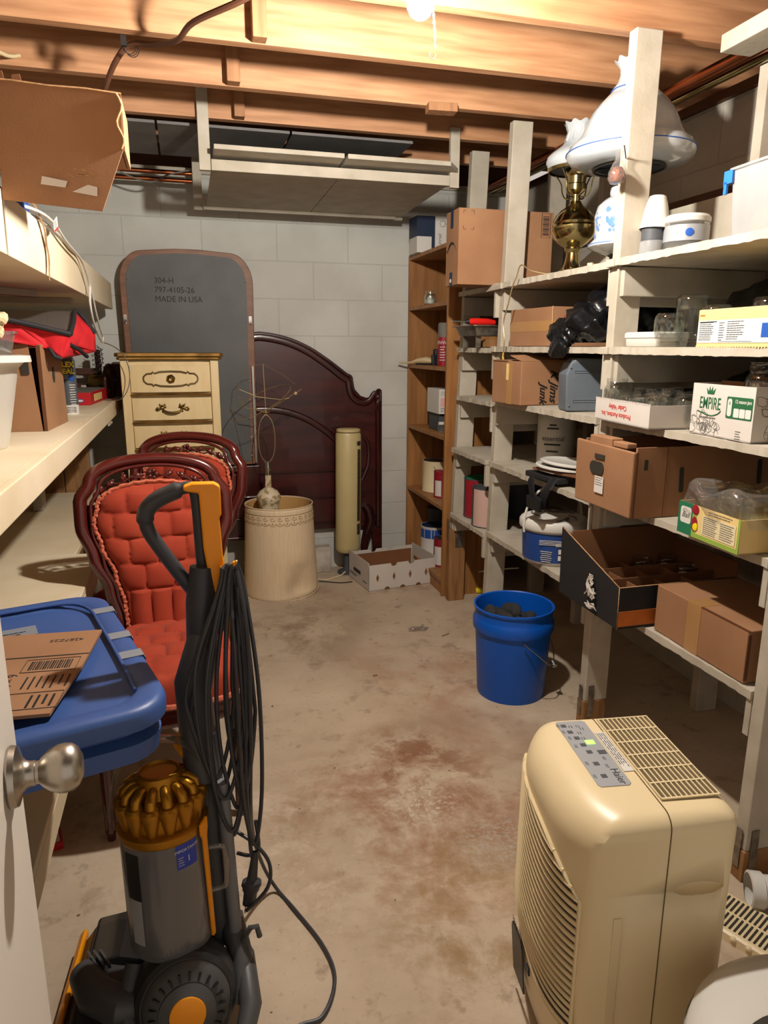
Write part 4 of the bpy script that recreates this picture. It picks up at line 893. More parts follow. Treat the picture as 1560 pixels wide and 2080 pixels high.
ring = [Vector((.41-.03, 3.87, 1.055))+Vector((.165*math.cos(a), .15*math.sin(a), .055*math.sin(a+.9)+.040*math.cos(a))) for a in [2*PI*i/60 for i in range(60)]]
b.tube(ring, .0020, 5, True)
small = [hub+Vector((.022*math.cos(a), .022*math.sin(a), 0)) for a in [2*PI*i/16 for i in range(16)]]; b.tube(small, .0022, 5, True)
for e in ((.60, 3.84, 1.125), (.52, 3.80, 1.085), (.405, 3.88, 1.255), (.30, 3.86, 1.03)): b.tube([hub+(Vector(e)-hub)*.1, e], .0026, 6)
b.tube([(.30, 3.86, 1.03), (.265, 3.86, 1.10), (.28, 3.86, 1.20), (.33, 3.87, 1.245), (.405, 3.88, 1.255), (.50, 3.88, 1.205), (.57, 3.86, 1.15)], .0012, 5); b.tube([(.27, 3.80, 1.13), (.36, 3.79, 1.09), (.48, 3.79, 1.075), (.53, 3.80, 1.08)], .0016, 5); b.tube([(.28, 3.82, 1.115), (.30, 3.95, .85), (.31, 4.0, .72)], .0012, 5); b.cbox((.565, 3.82, 1.105), (.014, .01, .014), (0, .6, 0))
build('wires', b, 'wire', t)
# white tray box on the floor
t = thing('tray_box', 'low white produce tray box with diamond cutouts on the floor', 'box', (1.115, 3.865, 0), math.radians(8.2))
hx, hy, h = .208, .155, .165
def notched(L, top, holes=True):
    P = [(-L, 0)]
    for c in (-L*.45, L*.02, L*.5): P += [(c-.02, 0)]+[(c+.017*math.cos(a), .017*math.sin(a)) for a in [PI-PI*i/8 for i in range(9)]]+[(c+.02, 0)]
    P += [(L, 0), (L, top)]
    for c in (L*.28, -L*.25)[:2]: P += [(c+.022, top)]+[(c+.019*math.cos(a), top-.019*math.sin(a)) for a in [PI*i/8 for i in range(9)]]+[(c-.022, top)]
    P += [(-L, top)]; return P
for s, nm in ((-1, 'front_panel'), (1, 'rear_panel')):
    b = MB(); b.prism(notched(hx, h-.012), .004, frame((0, s*hy+(.004 if s < 0 else 0), 0), (1, 0, 0), (0, 0, 1))); build(nm, b, 'white_card', t)
    b = MB(); b.box((-hx+.005, (s*hy+(.0055 if s < 0 else -.0055)), .004), (hx-.005, (s*hy+(.0060 if s < 0 else -.0060)), h-.032)); build('brown_lining', b, 'card_in', t)
    b = MB()
    for k in range(4): b.prism([(0, -.024), (.009, 0), (0, .024), (-.009, 0)], .001, frame((-hx*.74+hx*.49*k, s*hy-(.0008 if s < 0 else -.0002), .075), (1, 0, 0), (0, 0, 1)))
    build('diamond_cutout', b, 'card_in', t)
for s in (-1, 1):
    b = MB(); b.prism([(-hy, 0), (hy, 0), (hy, h)]+[(hy-2*hy*i/30, h+(.003 if i % 2 else 0)) for i in range(1, 30)]+[(-hy, h)], .004, frame((s*hx, 0, 0), (0, 1, 0), (0, 0, 1))); build('end_panel', b, 'white_card', t)
b = MB(); b.box((-hx, -hy, 0.001), (hx, hy, .004)); build('bottom', b, 'card_in', t)
b = MB(); b.prism([(-.05, -.010), (.05, -.010), (.055, 0), (.05, .010), (-.05, .010), (-.055, 0)], .001, frame((-hx-.001, .02, .075), (0, -1, 0), (0, 0, 1))); build('hand_hole', b, 'slot', t)
b = MB(); lines(b, frame((-hx-.001, 0, 0), (0, -1, 0), (0, 0, 1)), -.14, .045, .13, 2, .010, .005); lines(b, frame((-hx-.001, 0, 0), (0, -1, 0), (0, 0, 1)), .07, .04, .06, 1, .01, .005); build('print', b, 'ink_grey', t)
# ---------------------------------------------------------------- blue bucket of charcoal
t = thing('bucket', 'big blue plastic bucket with wire bail on the floor holding charcoal', 'bucket', (1.195, 2.40, 0))
b = MB(); b.lathe([(0, .004), (.128, .004), (.131, 0), (.133, .01), (.148, .275), (.156, .276), (.158, .283), (.158, .312), (.153, .322), (.150, .33), (.151, .358), (.156, .360), (.157, .368), (.152, .370), (.148, .366), (.146, .33), (.130, .014), (.0, .012)], 56); build('body', b, 'blue_bucket', t)
b = MB(); rd = random.Random(4)
for k in range(16):
    a, r = rd.uniform(0, 6.28), .085*math.sqrt(rd.random()); z = .30+.030*(1-r/.1)+rd.uniform(-.01, .01)+.02*(k % 3 == 0)
    b = MB(); b.ball((0, 0, 0), .026, 10, (rd.uniform(1.0, 1.5), 1.0, .75), Euler((rd.uniform(-.6, .6), rd.uniform(-.6, .6), rd.uniform(0, 3))).to_matrix().to_4x4()); o = build('charcoal_briquette', b, 'charcoal')
    o.location = (1.185+r*math.cos(a), 2.40+r*math.sin(a), z); tag(o, 'dark charcoal briquette heaped in the blue bucket', 'charcoal', 'charcoal in the blue bucket')
b = MB(); b.lathe([(0, .285), (.140, .285), (.140, .288), (0, .292)], 40); o = build('charcoal_bed', b, 'charcoal'); o.location = (1.195, 2.40, 0); tag(o, 'bed of small charcoal filling the blue bucket', 'charcoal', kind='stuff')
b = MB(); b.tube([(-.03, -.157, .268), (-.01, -.163, .25), (.03, -.170, .215), (.08, -.160, .17), (.12, -.125, .155), (.150, -.06, .19), (.162, .0, .215)][0:], .0024, 6); b.cyl((.118, -.135, .150), (.118, -.115, .160), .010, n=14)
build('bail', b, 'steel', t)
# ---------------------------------------------------------------- blue tote with a flattened carton on it
t = thing('storage_tote', 'blue lidded plastic tote with grey tape strips beside the door', 'tote', (-.375, 1.425, .611), math.radians(16))
def rr(hx, hy, r, n=6):
    P = []
    for sx, sy, a0 in ((1, 1, 0), (-1, 1, PI/2), (-1, -1, PI), (1, -1, 1.5*PI)):
        for i in range(n+1):
            a = a0+PI/2*i/n; P.append((sx*(hx-r)+r*math.cos(a), sy*(hy-r)+r*math.sin(a)))
    return P
def loft(b, secs, cap0=True, cap1=True):
    R_ = []
    for P, z in secs: R_.append([b.bm.verts.new((x, y, z)) for x, y in P])
    for A, B in zip(R_, R_[1:]):
        n = len(A)
        for i in range(n): b._f([A[i], A[(i+1) % n], B[(i+1) % n], B[i]], True)
    if cap0: b._f(R_[0][::-1])
    if cap1: b._f(R_[-1])
    return b
b = MB(); loft(b, [(rr(.165, .25, .05), 0), (rr(.185, .27, .05), .01), (rr(.20, .285, .06), .035), (rr(.232, .316, .07), .037), (rr(.236, .320, .07), .072), (rr(.214, .298, .06), .080), (rr(.214, .298, .06), .115)]); build('body', b, 'tote', t, ang=50)
b = MB(); loft(b, [(rr(.237, .322, .075), .100), (rr(.246, .332, .08), .102), (rr(.247, .333, .08), .127), (rr(.243, .328, .078), .137), (rr(.232, .316, .07), .140), (rr(.205, .290, .06), .139), (rr(.197, .282, .055), .131), (rr(.19, .275, .05), .129)], True, True); build('lid', b, 'tote', t, ang=50)
b = MB(); pth = [(.196+.0, -.25, .139), (.2, -.1, .140), (.2, .1, .140), (.195, .22, .140), (.15, .28, .140), (.05, .285, .140), (-.02, .28, .140), (-.04, .255, .139), (-.15, .25, .139)]; b.tube(smooth_path(pth, 5), .0035, 8); build('lid_rib', b, 'tote', t)
for y in (.19, .02, -.09):
    b = MB(); b.cbox((.222, y, .1405), (.048, .035, .0012)); b.cbox((.2478, y, .125), (.001, .035, .02)); build('tape_strip', b, 'duct', t)
b = MB(); b.cbox((.03, .17, .1305), (.10, .055, .0012)); build('tape_label', b, 'duct', t)
b = MB(); lines(b, Matrix.Translation((.0, .165, .1316)), 0, 0, .06, 2, .012, .003); build('tape_writing', b, 'ink', t)
t = thing('flattened_carton', 'folded flat brown carton printed with sizes lying on the blue tote', 'carton', (-.36, 1.37, .7585), math.radians(16))
Fm = Matrix.Rotation(math.radians(-20), 4, 'Z')
b = MB(); b.prism([(-.20, -.20), (.13, -.20), (.145, -.02), (.150, .155), (-.20, .155)], .006, Fm); build('panel', b, 'card', t)
b = MB(); b.prism([(-.10, .032), (.147, .032), (.147, .036), (-.10, .036)], .0006, Fm @ Matrix.Translation((0, 0, .006))); build('slit', b, 'ink', t)
def up(x, y, a=-PI/2): return Fm @ Matrix.Translation((x, y, .0062)) @ Matrix.Rotation(a, 4, 'Z')
text('print', '6 x 6 x 6', .026, 'ink', t, up(.030, -.085, PI/2+PI)); text('print', '4287Z25', .018, 'ink', t, up(.09, .11, PI))
b = MB(); b.tube([up(.09, -.01) @ Vector(p) for p in ((-.03, -.05, 0), (.025, -.05, 0), (.025, .045, 0), (-.03, .045, 0))], .001, 4, True)
for k in range(18): b.box((-.022, -.04+.0042*k, 0), (.015, -.04+.0042*k+.002+.001*(k % 3 == 0), .0004), up(.09, -.01))
b.tube([up(.085, -.15) @ Vector(p) for p in ((-.03, -.05, 0), (.03, -.05, 0), (.03, .05, 0), (-.03, .05, 0))], .001, 4, True); lines(b, up(.085, -.15), -.02, .035, .045, 4, .012, .004); lines(b, up(.09, -.085), -.03, .04, .05, 7, .012, .003); build('print', b, 'ink', t)
# ---------------------------------------------------------------- the open door with its knob
D = thing('door_1', 'white door leaf standing open at the left edge with a nickel knob', 'door', (-.213, .83, 0), math.radians(4)); D['kind'] = 'structure'
b = MB(); b.box((-.036, -.80, .012), (0, 0, 2.03)); build('leaf', b, 'door_white', D, bevel=.003)
kz = .893; Mk = frame((0, -.062, kz), (0, -1, 0), (0, 0, 1))
kn = thing('x', 'x', 'x'); bpy.data.objects.remove(kn)
b = MB(); b.lathe([(0, 0), (.032, 0), (.0335, .003), (.032, .009), (.026, .011), (.020, .013), (.015, .017), (.0135, .022), (.0135, .026), (.0125, .027), (.0125, .030), (.016, .033), (.022, .040), (.026, .049), (.0268, .056), (.0255, .064), (.021, .070), (.012, .0745), (0, .0755)], 40, frame((0, -.062, kz), (0, 1, 0), (0, 0, 1)))
build('knob', b, 'nickel', D)
# ---------------------------------------------------------------- things on the left shelves
M_ = 1.0855
t = thing('pitcher', 'white flared plastic pitcher at the near end of the middle shelf', 'pitcher', (-.535, 2.06, M_))
b = MB(); b.lathe([(0, .0), (.072, .0), (.078, .008), (.118, .205), (.135, .222), (.150, .226), (.152, .222), (.150, .238), (.120, .240), (.108, .228), (.070, .012), (0, .010)], 40); build('body', b, 'white_plastic', t)
b = MB(); b.lathe([(0, 0), (.066, 0), (.070, .01), (.100, .130), (.106, .133), (.106, .140), (.099, .140), (.067, .012), (0, .008)], 36); solo('plastic_tub', b, 'plastic', 'clear plastic tub sitting in the white pitcher', 'tub', (-.52, 2.085, 1.245))
b = MB()
for k in range(4): b.tube([((.075+.006*(k % 2))*math.cos(a), (.075+.006*(k % 2))*math.sin(a), .018*k+.004*math.sin(9*a)) for a in [2*PI*i/40 for i in range(40)]], .012, 8, True)
o = solo('rope_coil', b, 'rope', 'coil of pale twisted rope heaped on the white pitcher', 'rope', (-.525, 2.02, 1.392)); o.rotation_euler = (.15, .35, .2)
# cardboard box with slots
t = thing('cardboard_box', 'brown cardboard box with hand slots standing under the red bag', 'box', (-.52, 2.6, M_), world=True)
b = MB(); b.hexa([(-.62, 2.448, M_), (-.440, 2.442, M_), (-.440, 2.448, M_), (-.62, 2.454, M_), (-.60, 2.462, 1.352), (-.462, 2.462, 1.352), (-.462, 2.468, 1.352), (-.60, 2.468, 1.352)]); build('front_panel', b, 'card', t)
b = MB(); b.hexa([(-.432, 2.446, M_), (-.4255, 2.446, M_), (-.4095, 2.750, M_), (-.4155, 2.750, M_), (-.432, 2.450, 1.352), (-.4255, 2.450, 1.352), (-.412, 2.74, 1.340), (-.418, 2.74, 1.340)]); build('side_panel', b, 'card', t)
b = MB(); b.hexa([(-.436, 2.4435, M_), (-.4262, 2.4435, M_), (-.4262, 2.4465, M_), (-.436, 2.4465, M_), (-.438, 2.449, 1.35), (-.426, 2.449, 1.35), (-.426, 2.452, 1.35), (-.438, 2.452, 1.35)]); build('corrugated_edge', b, 'oak_dark', t, bevel=0)
b = MB(); b.box((-.62, 2.745, M_), (-.42, 2.752, 1.34)); b.box((-.625, 2.45, M_), (-.618, 2.75, 1.34)); b.box((-.61, 2.46, M_), (-.436, 2.74, M_+.004)); build('rear_panel', b, 'card_in', t)
b = MB(); b.ball((-.4185, 2.60, 1.255), .022, 14, (.12, 1.0, 1.25)); build('hand_slot', b, 'slot', t); b = MB(); b.cbox((-.474, 2.4555, 1.285), (.020, .008, .048)); build('hand_slot', b, 'slot', t)
# red bag with a clear lid
t = thing('storage_bag', 'red fabric storage bag with black piping and clear vinyl lid lying on boxes', 'bag', (-.6, 2.7, 1.36), world=True)
A, Bc, C_, D_, E_, Fc = (-.342, 2.50, 1.384), (-.367, 2.85, 1.468), (-.308, 2.87, 1.392), (-.310, 2.87, 1.326), (-.375, 2.50, 1.308), (-.407, 2.50, 1.340)
L0, L1, L2_, L3 = (-.86, 2.36, 1.44), (-.86, 2.9, 1.478), (-.86, 2.36, 1.385), (-.62, 2.38, 1.378)
b = MB()
def quad(p, q, r, s, n=7, amp=.006, ph=0):
    p, q, r, s = map(Vector, (p, q, r, s)); nn = (q-p).cross(s-p).normalized()
    b.grid(lambda u, v: p*(1-u)*(1-v)+q*u*(1-v)+r*u*v+s*(1-u)*v+nn*(amp*math.sin(PI*u)*math.sin(PI*v)*(1+.8*math.sin(9*u+5*v+ph))), n, n)
quad(L0, (-.50, 2.42, 1.425), Fc, L3, 9, .008, 1); quad((-.50, 2.42, 1.425), A, E_, Fc, 9, .010, 2)
quad(A, Bc, D_, E_, 9, -.012, 3); quad(Bc, C_, D_, (-.345, 2.6, 1.35), 9, .006, 4); quad(L3, Fc, D_, (-.86, 2.9, 1.37), 7, .004, 5); quad(L1, C_, D_, (-.86, 2.9, 1.37), 7, .01)
quad(L3, Fc, (-.46, 2.45, 1.352), (-.66, 2.36, 1.392), 5, .01, 2)
build('red_body', b, 'red_cloth', t, solid=.002)
b = MB(); quad(L0, A, Bc, L1, 22, .012, 2); build('vinyl_lid', b, 'vinyl', t)
b = MB(); mid = smooth_path([L0, (-.62, 2.38, 1.437), (-.50, 2.42, 1.423), A], 6); b.tube(mid, .0085, 8); b.tube(smooth_path([A, (-.350, 2.66, 1.428), Bc, (-.345, 2.87, 1.452), C_], 6), .0085, 8); b.tube(smooth_path([(-.352, 2.54, 1.352), (-.335, 2.62, 1.335), (-.322, 2.70, 1.312)], 5), .007, 8); b.tube([Fc, (-.392, 2.49, 1.315), E_], .007, 8)
build('black_piping', b, 'black_matte', t)
# sealant can, game box, machine
t = thing('spray_can', 'grey sealant spray can with yellow and white print on the middle shelf', 'can', (-.441, 3.03, M_), math.radians(10))
b = MB(); b.lathe([(0, 0), (.0325, 0), (.0335, .004), (.0335, .038)], 32); build('base_band', b, 'paper', t)
b = MB(); b.lathe([(.0335, .038), (.0335, .205), (.026, .222), (.024, .224)], 32); build('body', b, 'dark_grey', t)
b = MB(); b.lathe([(.024, .222), (.025, .224), (.025, .262), (.0, .264)], 24); build('cap', b, 'black', t)
def onc(a, z, r=.0339): return frame((r*math.sin(a), -r*math.cos(a), z), (math.cos(a), math.sin(a), 0), (0, 0, 1))
text('print', 'FLEX', .027, 'yellow', t, onc(0, .192), bold=.0012, wrap=.0339); text('print', 'SEAL', .027, 'yellow', t, onc(0, .166), bold=.0012, wrap=.0339)
b = MB(); b.ball((0, 0, 0), .013, 14, (1, 1, .2), onc(.42, .142)); build('print', b, 'blue', t)
b = MB()
for k in range(9): b.cbox(onc(.45, .115-.0092*k) @ Vector((0, 0, 0)), (.026-.003*(k % 3), .0012, .0024), (0, 0, .45))
for k in range(3): b.cbox(onc(-.1, .15-.005*k) @ Vector((0, 0, 0)), (.02, .0012, .0015), (0, 0, -.1))
build('print', b, 'paper', t)
b = MB()
for k in range(4): b.cbox(onc(.15, .03-.006*k) @ Vector((0, 0, 0)), (.038, .0012, .0014), (0, 0, .15))
build('print', b, 'ink', t)
t = thing('game_box', 'flat red board game box on the middle shelf in front of the old machine', 'box', (-.50, 3.72, M_), math.radians(-4))
b = MB(); b.box((-.13, -.235, 0), (.10, .235, .056)); build('body', b, 'red', t, bevel=.002)
b = MB(); b.box((-.126, -.231, .0561), (.096, .231, .0567)); build('lid_picture', b, 'ink_grey', t)
b = MB(); b.ball((.055, -.2355, .020), .017, 16, (1, .03, .5)); build('emblem', b, 'blue', t)
b = MB(); b.ball((.055, -.2358, .020), .014, 16, (1, .03, .35)); b.cbox((.012, -.2355, .034), (.020, .001, .009)); b.cbox((.001, -.2355, .033), (.010, .001, .020)); build('emblem', b, 'paper', t)
b = MB(); b.box((.1003, -.15, .012), (.1008, .05, .044)); build('side_picture', b, 'yellow_card', t)
t = thing('hand_crank_machine', 'antique dark brown iron machine with flywheel and coiled springs on the shelf', 'machine', (-.47, 4.0, M_), world=True)
b = MB(); b.box((-.66, 3.96, M_), (-.36, 4.10, M_+.02)); b.box((-.64, 3.99, M_+.02), (-.57, 4.07, 1.24)); b.box((-.62, 3.99, 1.20), (-.42, 4.05, 1.235)); b.box((-.62, 4.0, 1.13), (-.47, 4.05, 1.155)); b.box((-.44, 3.99, M_+.02), (-.415, 4.03, 1.33)); build('iron_frame', b, 'brown_iron', t, bevel=.006)
b = MB(); b.cyl((-.47, 4.0, 1.165), (-.395, 3.985, 1.165), .042, n=24); build('drum', b, 'old_brass', t)
b = MB(); wc = Vector((-.375, 3.97, 1.172)); wx = Vector((.98, -.2, 0)); wy = Vector((.2, .98, 0))
b.tube([wc+wy*(.078*math.cos(a))+Vector((0, 0, .078*math.sin(a))) for a in [2*PI*i/40 for i in range(40)]], .011, 10, True)
for k in range(5): a = 2*PI*k/5; b.cyl(wc, wc+wy*(.075*math.cos(a))+Vector((0, 0, .075*math.sin(a))), .008, n=8)
b.cyl(wc-wx*.03, wc+wx*.035, .013, n=14); b.cyl(wc+wx*.035, wc+wx*.045, .007, n=10); build('flywheel', b, 'brown_iron', t)
b = MB()
for q in range(3):
    b.tube([(-.435+.016*math.cos(i*.9)+.012*q, 3.965+.016*math.sin(i*.9), 1.175+.0032*i+.01*q) for i in range(46)], .0016, 5)
b.tube([(-.425, 3.98, 1.35), (-.405, 3.97, 1.33), (-.40, 3.97, 1.28), (-.41, 3.97, 1.24)], .002, 5); build('spring', b, 'iron', t)
b = MB(); b.cbox((-.50, 3.955, 1.142), (.024, .003, .018)); build('paper_tag', b, 'paper', t)
b = MB(); b.box((-.37, 4.07, M_+.0), (-.315, 4.15, 1.255)); solo('wooden_box', b, 'oak_dark', 'dark brown box against the back wall behind the flywheel', 'box', (-.34, 4.11, M_), world=True, bevel=.003)
for i, (x0, x1, lb) in enumerate(((-.82, -.632, 'wider knotty brown board standing behind the low platform'), (-.628, -.50, 'narrow brown board beside the wider one behind the low platform'))):
    b = MB(); b.box((x0, 3.925, 0), (x1, 3.945, 1.0)); solo('wood_board', b, 'foot_wood', lb, 'board', ((x0+x1)/2, 3.935, 0), world=True, bevel=.002)
# things on the upper left shelf that hang down
t = thing('extension_cord', 'white extension cord with a warning tag draped over the upper left shelf', 'cord', (-.33, 2.3, 1.665), world=True)
P1 = [(-.40, 1.86, 1.668), (-.335, 2.02, 1.674), (-.322, 2.226, 1.676), (-.322, 2.45, 1.655), (-.322, 2.745, 1.640), (-.322, 2.859, 1.616), (-.322, 2.963, 1.566), (-.322, 2.93, 1.50), (-.322, 2.99, 1.435), (-.322, 3.13, 1.385), (-.322, 3.235, 1.363)]
P2 = [(-.40, 1.93, 1.668), (-.345, 2.10, 1.668), (-.336, 2.40, 1.668), (-.334, 2.62, 1.655), (-.332, 2.80, 1.652), (-.325, 2.90, 1.615), (-.322, 3.00, 1.55), (-.322, 3.09, 1.48), (-.322, 3.20, 1.42), (-.322, 3.28, 1.385), (-.322, 3.245, 1.363)]
for P in (P1, P2): build('cord', MB().tube(smooth_path(P, 7), .0042, 8), 'white_plastic', t)
b = MB(); b.prism([(0, 0), (.052, .018), (.047, .046), (-.004, .024)], .001, frame((-.318, 2.21, 1.650), (.05, .95, .0), (0, -.1, 1))); build('tag', b, 'paper', t)
b = MB(); b.prism([(0, -.002), (.052, .016), (.052, .021), (0, .003)], .0012, frame((-.3175, 2.21, 1.650), (.05, .95, .0), (0, -.1, 1))); build('tag_edge', b, 'ink_red', t)
b = MB(); lines(b, frame((-.3165, 2.215, 1.655), (.05, .95, .34), (0, -.35, 1)), 0, .017, .04, 5, .0045, .0015); build('tag_print', b, 'ink_grey', t)
cable('thin_wire', [(-.322, 3.24, 1.363), (-.30, 3.38, 1.35), (-.285, 3.56, 1.328), (-.262, 3.60, 1.29), (-.25, 3.61, 1.22), (-.262, 3.60, 1.15), (-.30, 3.62, 1.10), (-.36, 3.7, 1.092), (-.39, 3.82, 1.091)], .0022, 'ink_grey', 'thin grey wire looping from the white cord to the dresser', 'wire')
b = MB(); st = smooth_path([(-.36, 1.98, 1.70), (-.335, 2.05, 1.69), (-.331, 2.12, 1.655), (-.333, 2.16, 1.62), (-.334, 2.175, 1.59), (-.331, 2.155, 1.545), (-.328, 2.12, 1.515)], 6)
wd = [.012, .013, .014, .013, .015, .012, .016, .017, .014, .012, .013, .010, .008, .006, .004]
b.grid(lambda u, v: Vector(st[int(u*(len(st)-1))])+Vector((.001*math.sin(u*20), (v-.5)*2*wd[min(14, int(u*14))]*.9, .3*(v-.5)*wd[min(14, int(u*14))])), len(st), 4)
solo('torn_tape', b, 'tape', 'ragged strip of brown packing tape hanging over the upper shelf front', 'tape', (-.33, 2.1, 1.6), world=True, solid=.001)
b = MB(); b.cbox((-.40, 2.03, 1.690), (.10, .16, .05), (.15, 0, .1)); solo('blue_package', b, 'blue', 'shiny blue package tucked behind the cardboard box up on the shelf', 'package', (-.40, 2.03, 1.665), world=True, bevel=.008)
t = thing('fallen_box', 'small red and white box lying on the floor under the low plank', 'box', (-.44, 1.90, 0), .25)
b = MB(); b.box((-.06, -.045, 0), (.035, .04, .022)); build('body', b, 'red', t, bevel=.002); b = MB(); b.box((-.055, -.038, .0222), (.028, .034, .0226)); build('top_print', b, 'paper', t); b = MB(); b.tube([(.01, 0, .0235), (.0, .012, .0235), (-.012, .004, .0235), (-.006, -.012, .0235), (.012, -.014, .0235)], .003, 5); build('print', b, 'ink_red', t)
# ---------------------------------------------------------------- bookcase
B_ = thing('bookcase', 'oak bookcase at the far end of the right side beside the headboard', 'bookcase', (1.43, 3.86, 0), world=True)
SH = (1.857, 1.575, 1.245, .885, .503, .095)
b = MB(); b.box((1.302, 4.165, 0), (1.575, 4.185, 1.858)); build('side_panel', b, 'oak', B_, bevel=.001)
b = MB(); b.box((1.302, 3.505, 0), (1.575, 3.525, 1.858)); build('side_panel', b, 'oak', B_, bevel=.001)
b = MB(); b.box((1.575, 3.505, 0), (1.580, 4.185, 1.858)); build('back_panel', b, 'oak', B_)
for z in SH:
    b = MB(); b.box((1.303, 3.526, z-.02), (1.574, 4.164, z)); build('bookcase_shelf', b, 'oak', B_, bevel=.001)
b = MB(); b.box((1.315, 3.526, 0), (1.333, 4.164, .074)); build('kick_board', b, 'oak', B_)
def can(name, label, loc, r, h, m, lid='steel', band=None, group=None, bail=True, cat='paint can'):
    t = thing(name, label, cat, loc, 0, group)
    b = MB(); b.lathe([(0, 0), (r, 0), (r*1.02, .003), (r, .006), (r, h-.006), (r*1.02, h-.003), (r*1.02, h), (r*.97, h)], 32); build('body', b, m, t)
    b = MB(); b.lathe([(r*.97, h), (r*.93, h-.006), (r*.86, h-.006), (r*.84, h-.002), (0, h-.002)], 32); build('lid', b, lid, t)
    if band:
        for (a0, a1, z0, z1, mm) in band:
            b = MB(); b.grid(lambda u, v: ((r+.0006)*math.cos(a0+(a1-a0)*u), (r+.0006)*math.sin(a0+(a1-a0)*u), z0+(z1-z0)*v), 16, 2); build('label', b, mm, t)
    if bail:
        b = MB(); b.tube([(r*1.04*math.cos(4.2+1.9*i/20)-.004, r*1.05*math.sin(4.2+1.9*i/20)-.002, h*.86-h*.42*math.sin(PI*i/20)) for i in range(21)], .0018, 5); build('bail', b, 'steel', t)
    return t
# on the bookcase
t = thing('boxed_frame', 'dark blue and white flat box standing on top of the bookcase', 'box', (1.37, 3.98, 1.858), math.radians(0))
b = MB(); b.box((-.09, -.02, 0), (-.004, .12, .19)); build('box', b, 'paper', t, bevel=.002); b = MB(); b.box((-.0915, -.0215, .085), (-.0035, .1215, .1915)); build('dark_cover', b, 'navy', t)
b = MB(); b.box((.0, -.015, 0), (.17, .08, .20)); build('white_sleeve', b, 'paper', t, bevel=.002); b = MB(); b.box((-.003, -.021, 0), (.014, .12, .1915)); build('spine', b, 'navy', t); b = MB(); b.tube([(.06+.016*math.cos(a), -.016, .155+.016*math.sin(a)) for a in [2*PI*i/20 for i in range(20)]], .0015, 4, True); b.box((.076, -.0162, .154), (.12, -.0155, .156)); build('print', b, 'ink_grey', t)
text('print', 'Curriel', .03, 'ink_grey', t, frame((.045, -.0162, .06), (0, 0, 1), (-1, 0, 0)))
t = thing('candle_jar', 'small clear glass candle jar with white wax in the bookcase', 'jar', (1.352, 3.93, SH[1]))
b = MB(); b.lathe([(0, .002), (.030, .001), (.034, .006), (.036, .04), (.034, .055), (.026, .062), (.027, .078), (.025, .078), (.024, .062), (.031, .054), (.033, .04), (.031, .008), (0, .006)], 28); build('glass', b, 'glass', t); b = MB(); b.lathe([(0, .007), (.029, .008), (.031, .03), (.018, .034), (.008, .05), (0, .062)], 20); build('wax', b, 'white_plastic', t)
b = MB(); b.lathe([(0, 0), (.05, 0), (.052, .004), (.052, .18), (.045, .20), (0, .202)], 28); solo('canister', b, 'navy', 'tall dark navy canister standing in the bookcase behind the jar', 'canister', (1.455, 3.68, SH[1]))
t = thing('spray_can', 'red and grey spray can standing in the bookcase beside the brush', 'can', (1.392, 3.80, SH[2]))
b = MB(); b.lathe([(0, 0), (.033, 0), (.0335, .004), (.0335, .155), (0, .156)], 28); build('body', b, 'red_paint', t); b = MB(); b.lathe([(.0335, .155), (.0335, .225), (.028, .232), (0, .233)], 28); build('cap', b, 'ink_grey', t)
text('print', 'MINWAX', .026, 'paper', t, frame((-.0150, -.0308, .125), (.9, -.44, 0), (0, 0, 1)), wrap=.0342)
b = MB(); lines(b, frame((-.0150, -.0312, .1), (.9, -.44, 0), (0, 0, 1)), -.018, 0, .03, 6, .014, .004); build('print', b, 'paper', t)
t = thing('hand_brush', 'wooden handled brush lying on the third bookcase shelf', 'brush', (1.340, 4.02, SH[2]), .5)
b = MB(); b.tube([(-.03, .16, .010), (-.01, .08, .012), (0, .03, .022), (0, -.04, .026), (0, -.10, .020)], [.006, .007, .02, .026, .016], 12, sq=(1.2, .8, (1, 0, 0))); build('handle', b, 'rope', t); b = MB(); b.cbox((0, -.03, .003), (.05, .12, .006)); build('bristles', b, 'black_matte', t)
b = MB(); b.cbox((0, 0, .03), (.05, .04, .06)); b.lathe([(.018, .0), (.018, .045), (0, .046)], 16, Matrix.Translation((0, .0, .045))); solo('small_bottle', b, 'black', 'small black bottle behind the wooden brush in the bookcase', 'bottle', (1.39, 3.92, SH[2]), bevel=.004)
t = thing('white_carton', 'white carton with pink printed panel in the bookcase', 'carton', (1.42, 3.83, .985))
b = MB(); b.box((-.075, -.10, 0), (.14, .10, .135)); build('box', b, 'paper', t, bevel=.001); b = MB(); b.box((-.067, -.1008, .04), (.06, -.1004, .088)); build('pink_panel', b, mat('pink_print', 'd9a3a3'), t); b = MB(); lines(b, frame((-.065, -.101, 0), (1, 0, 0), (0, 0, 1)), 0, .12, .12, 3, .009, .002); lines(b, frame((-.065, -.101, 0), (1, 0, 0), (0, 0, 1)), 0, .03, .12, 3, .009, .003); build('print', b, 'ink_grey', t)
b = MB(); b.box((-.07, -.09, 0), (.13, .09, .0985)); solo('dark_tin', b, 'dark_grey', 'dark flat tin under the white carton in the bookcase', 'tin', (1.43, 3.85, SH[3]+.0005), bevel=.004)
for x, y, r, h, m, lb in ((1.352, 3.70, .020, .060, 'plastic', 'clear little jar beside the pill bottle in the bookcase'), (1.368, 3.625, .019, .085, 'white_plastic', 'white pill bottle with red print in the bookcase')):
    t = thing('pill_bottle', lb, 'bottle', (x, y, SH[3])); b = MB(); b.lathe([(0, 0), (r, 0), (r, h*.72), (r*.85, h*.78)], 20); build('body', b, m, t); b = MB(); b.lathe([(r*.9, h*.78), (r*.9, h), (0, h)], 20); build('cap', b, 'white_plastic', t)
    if m == 'white_plastic': b = MB(); b.lathe([(r+.0005, .03), (r+.0005, .058)], 20); build('label', b, 'ink_red', t)
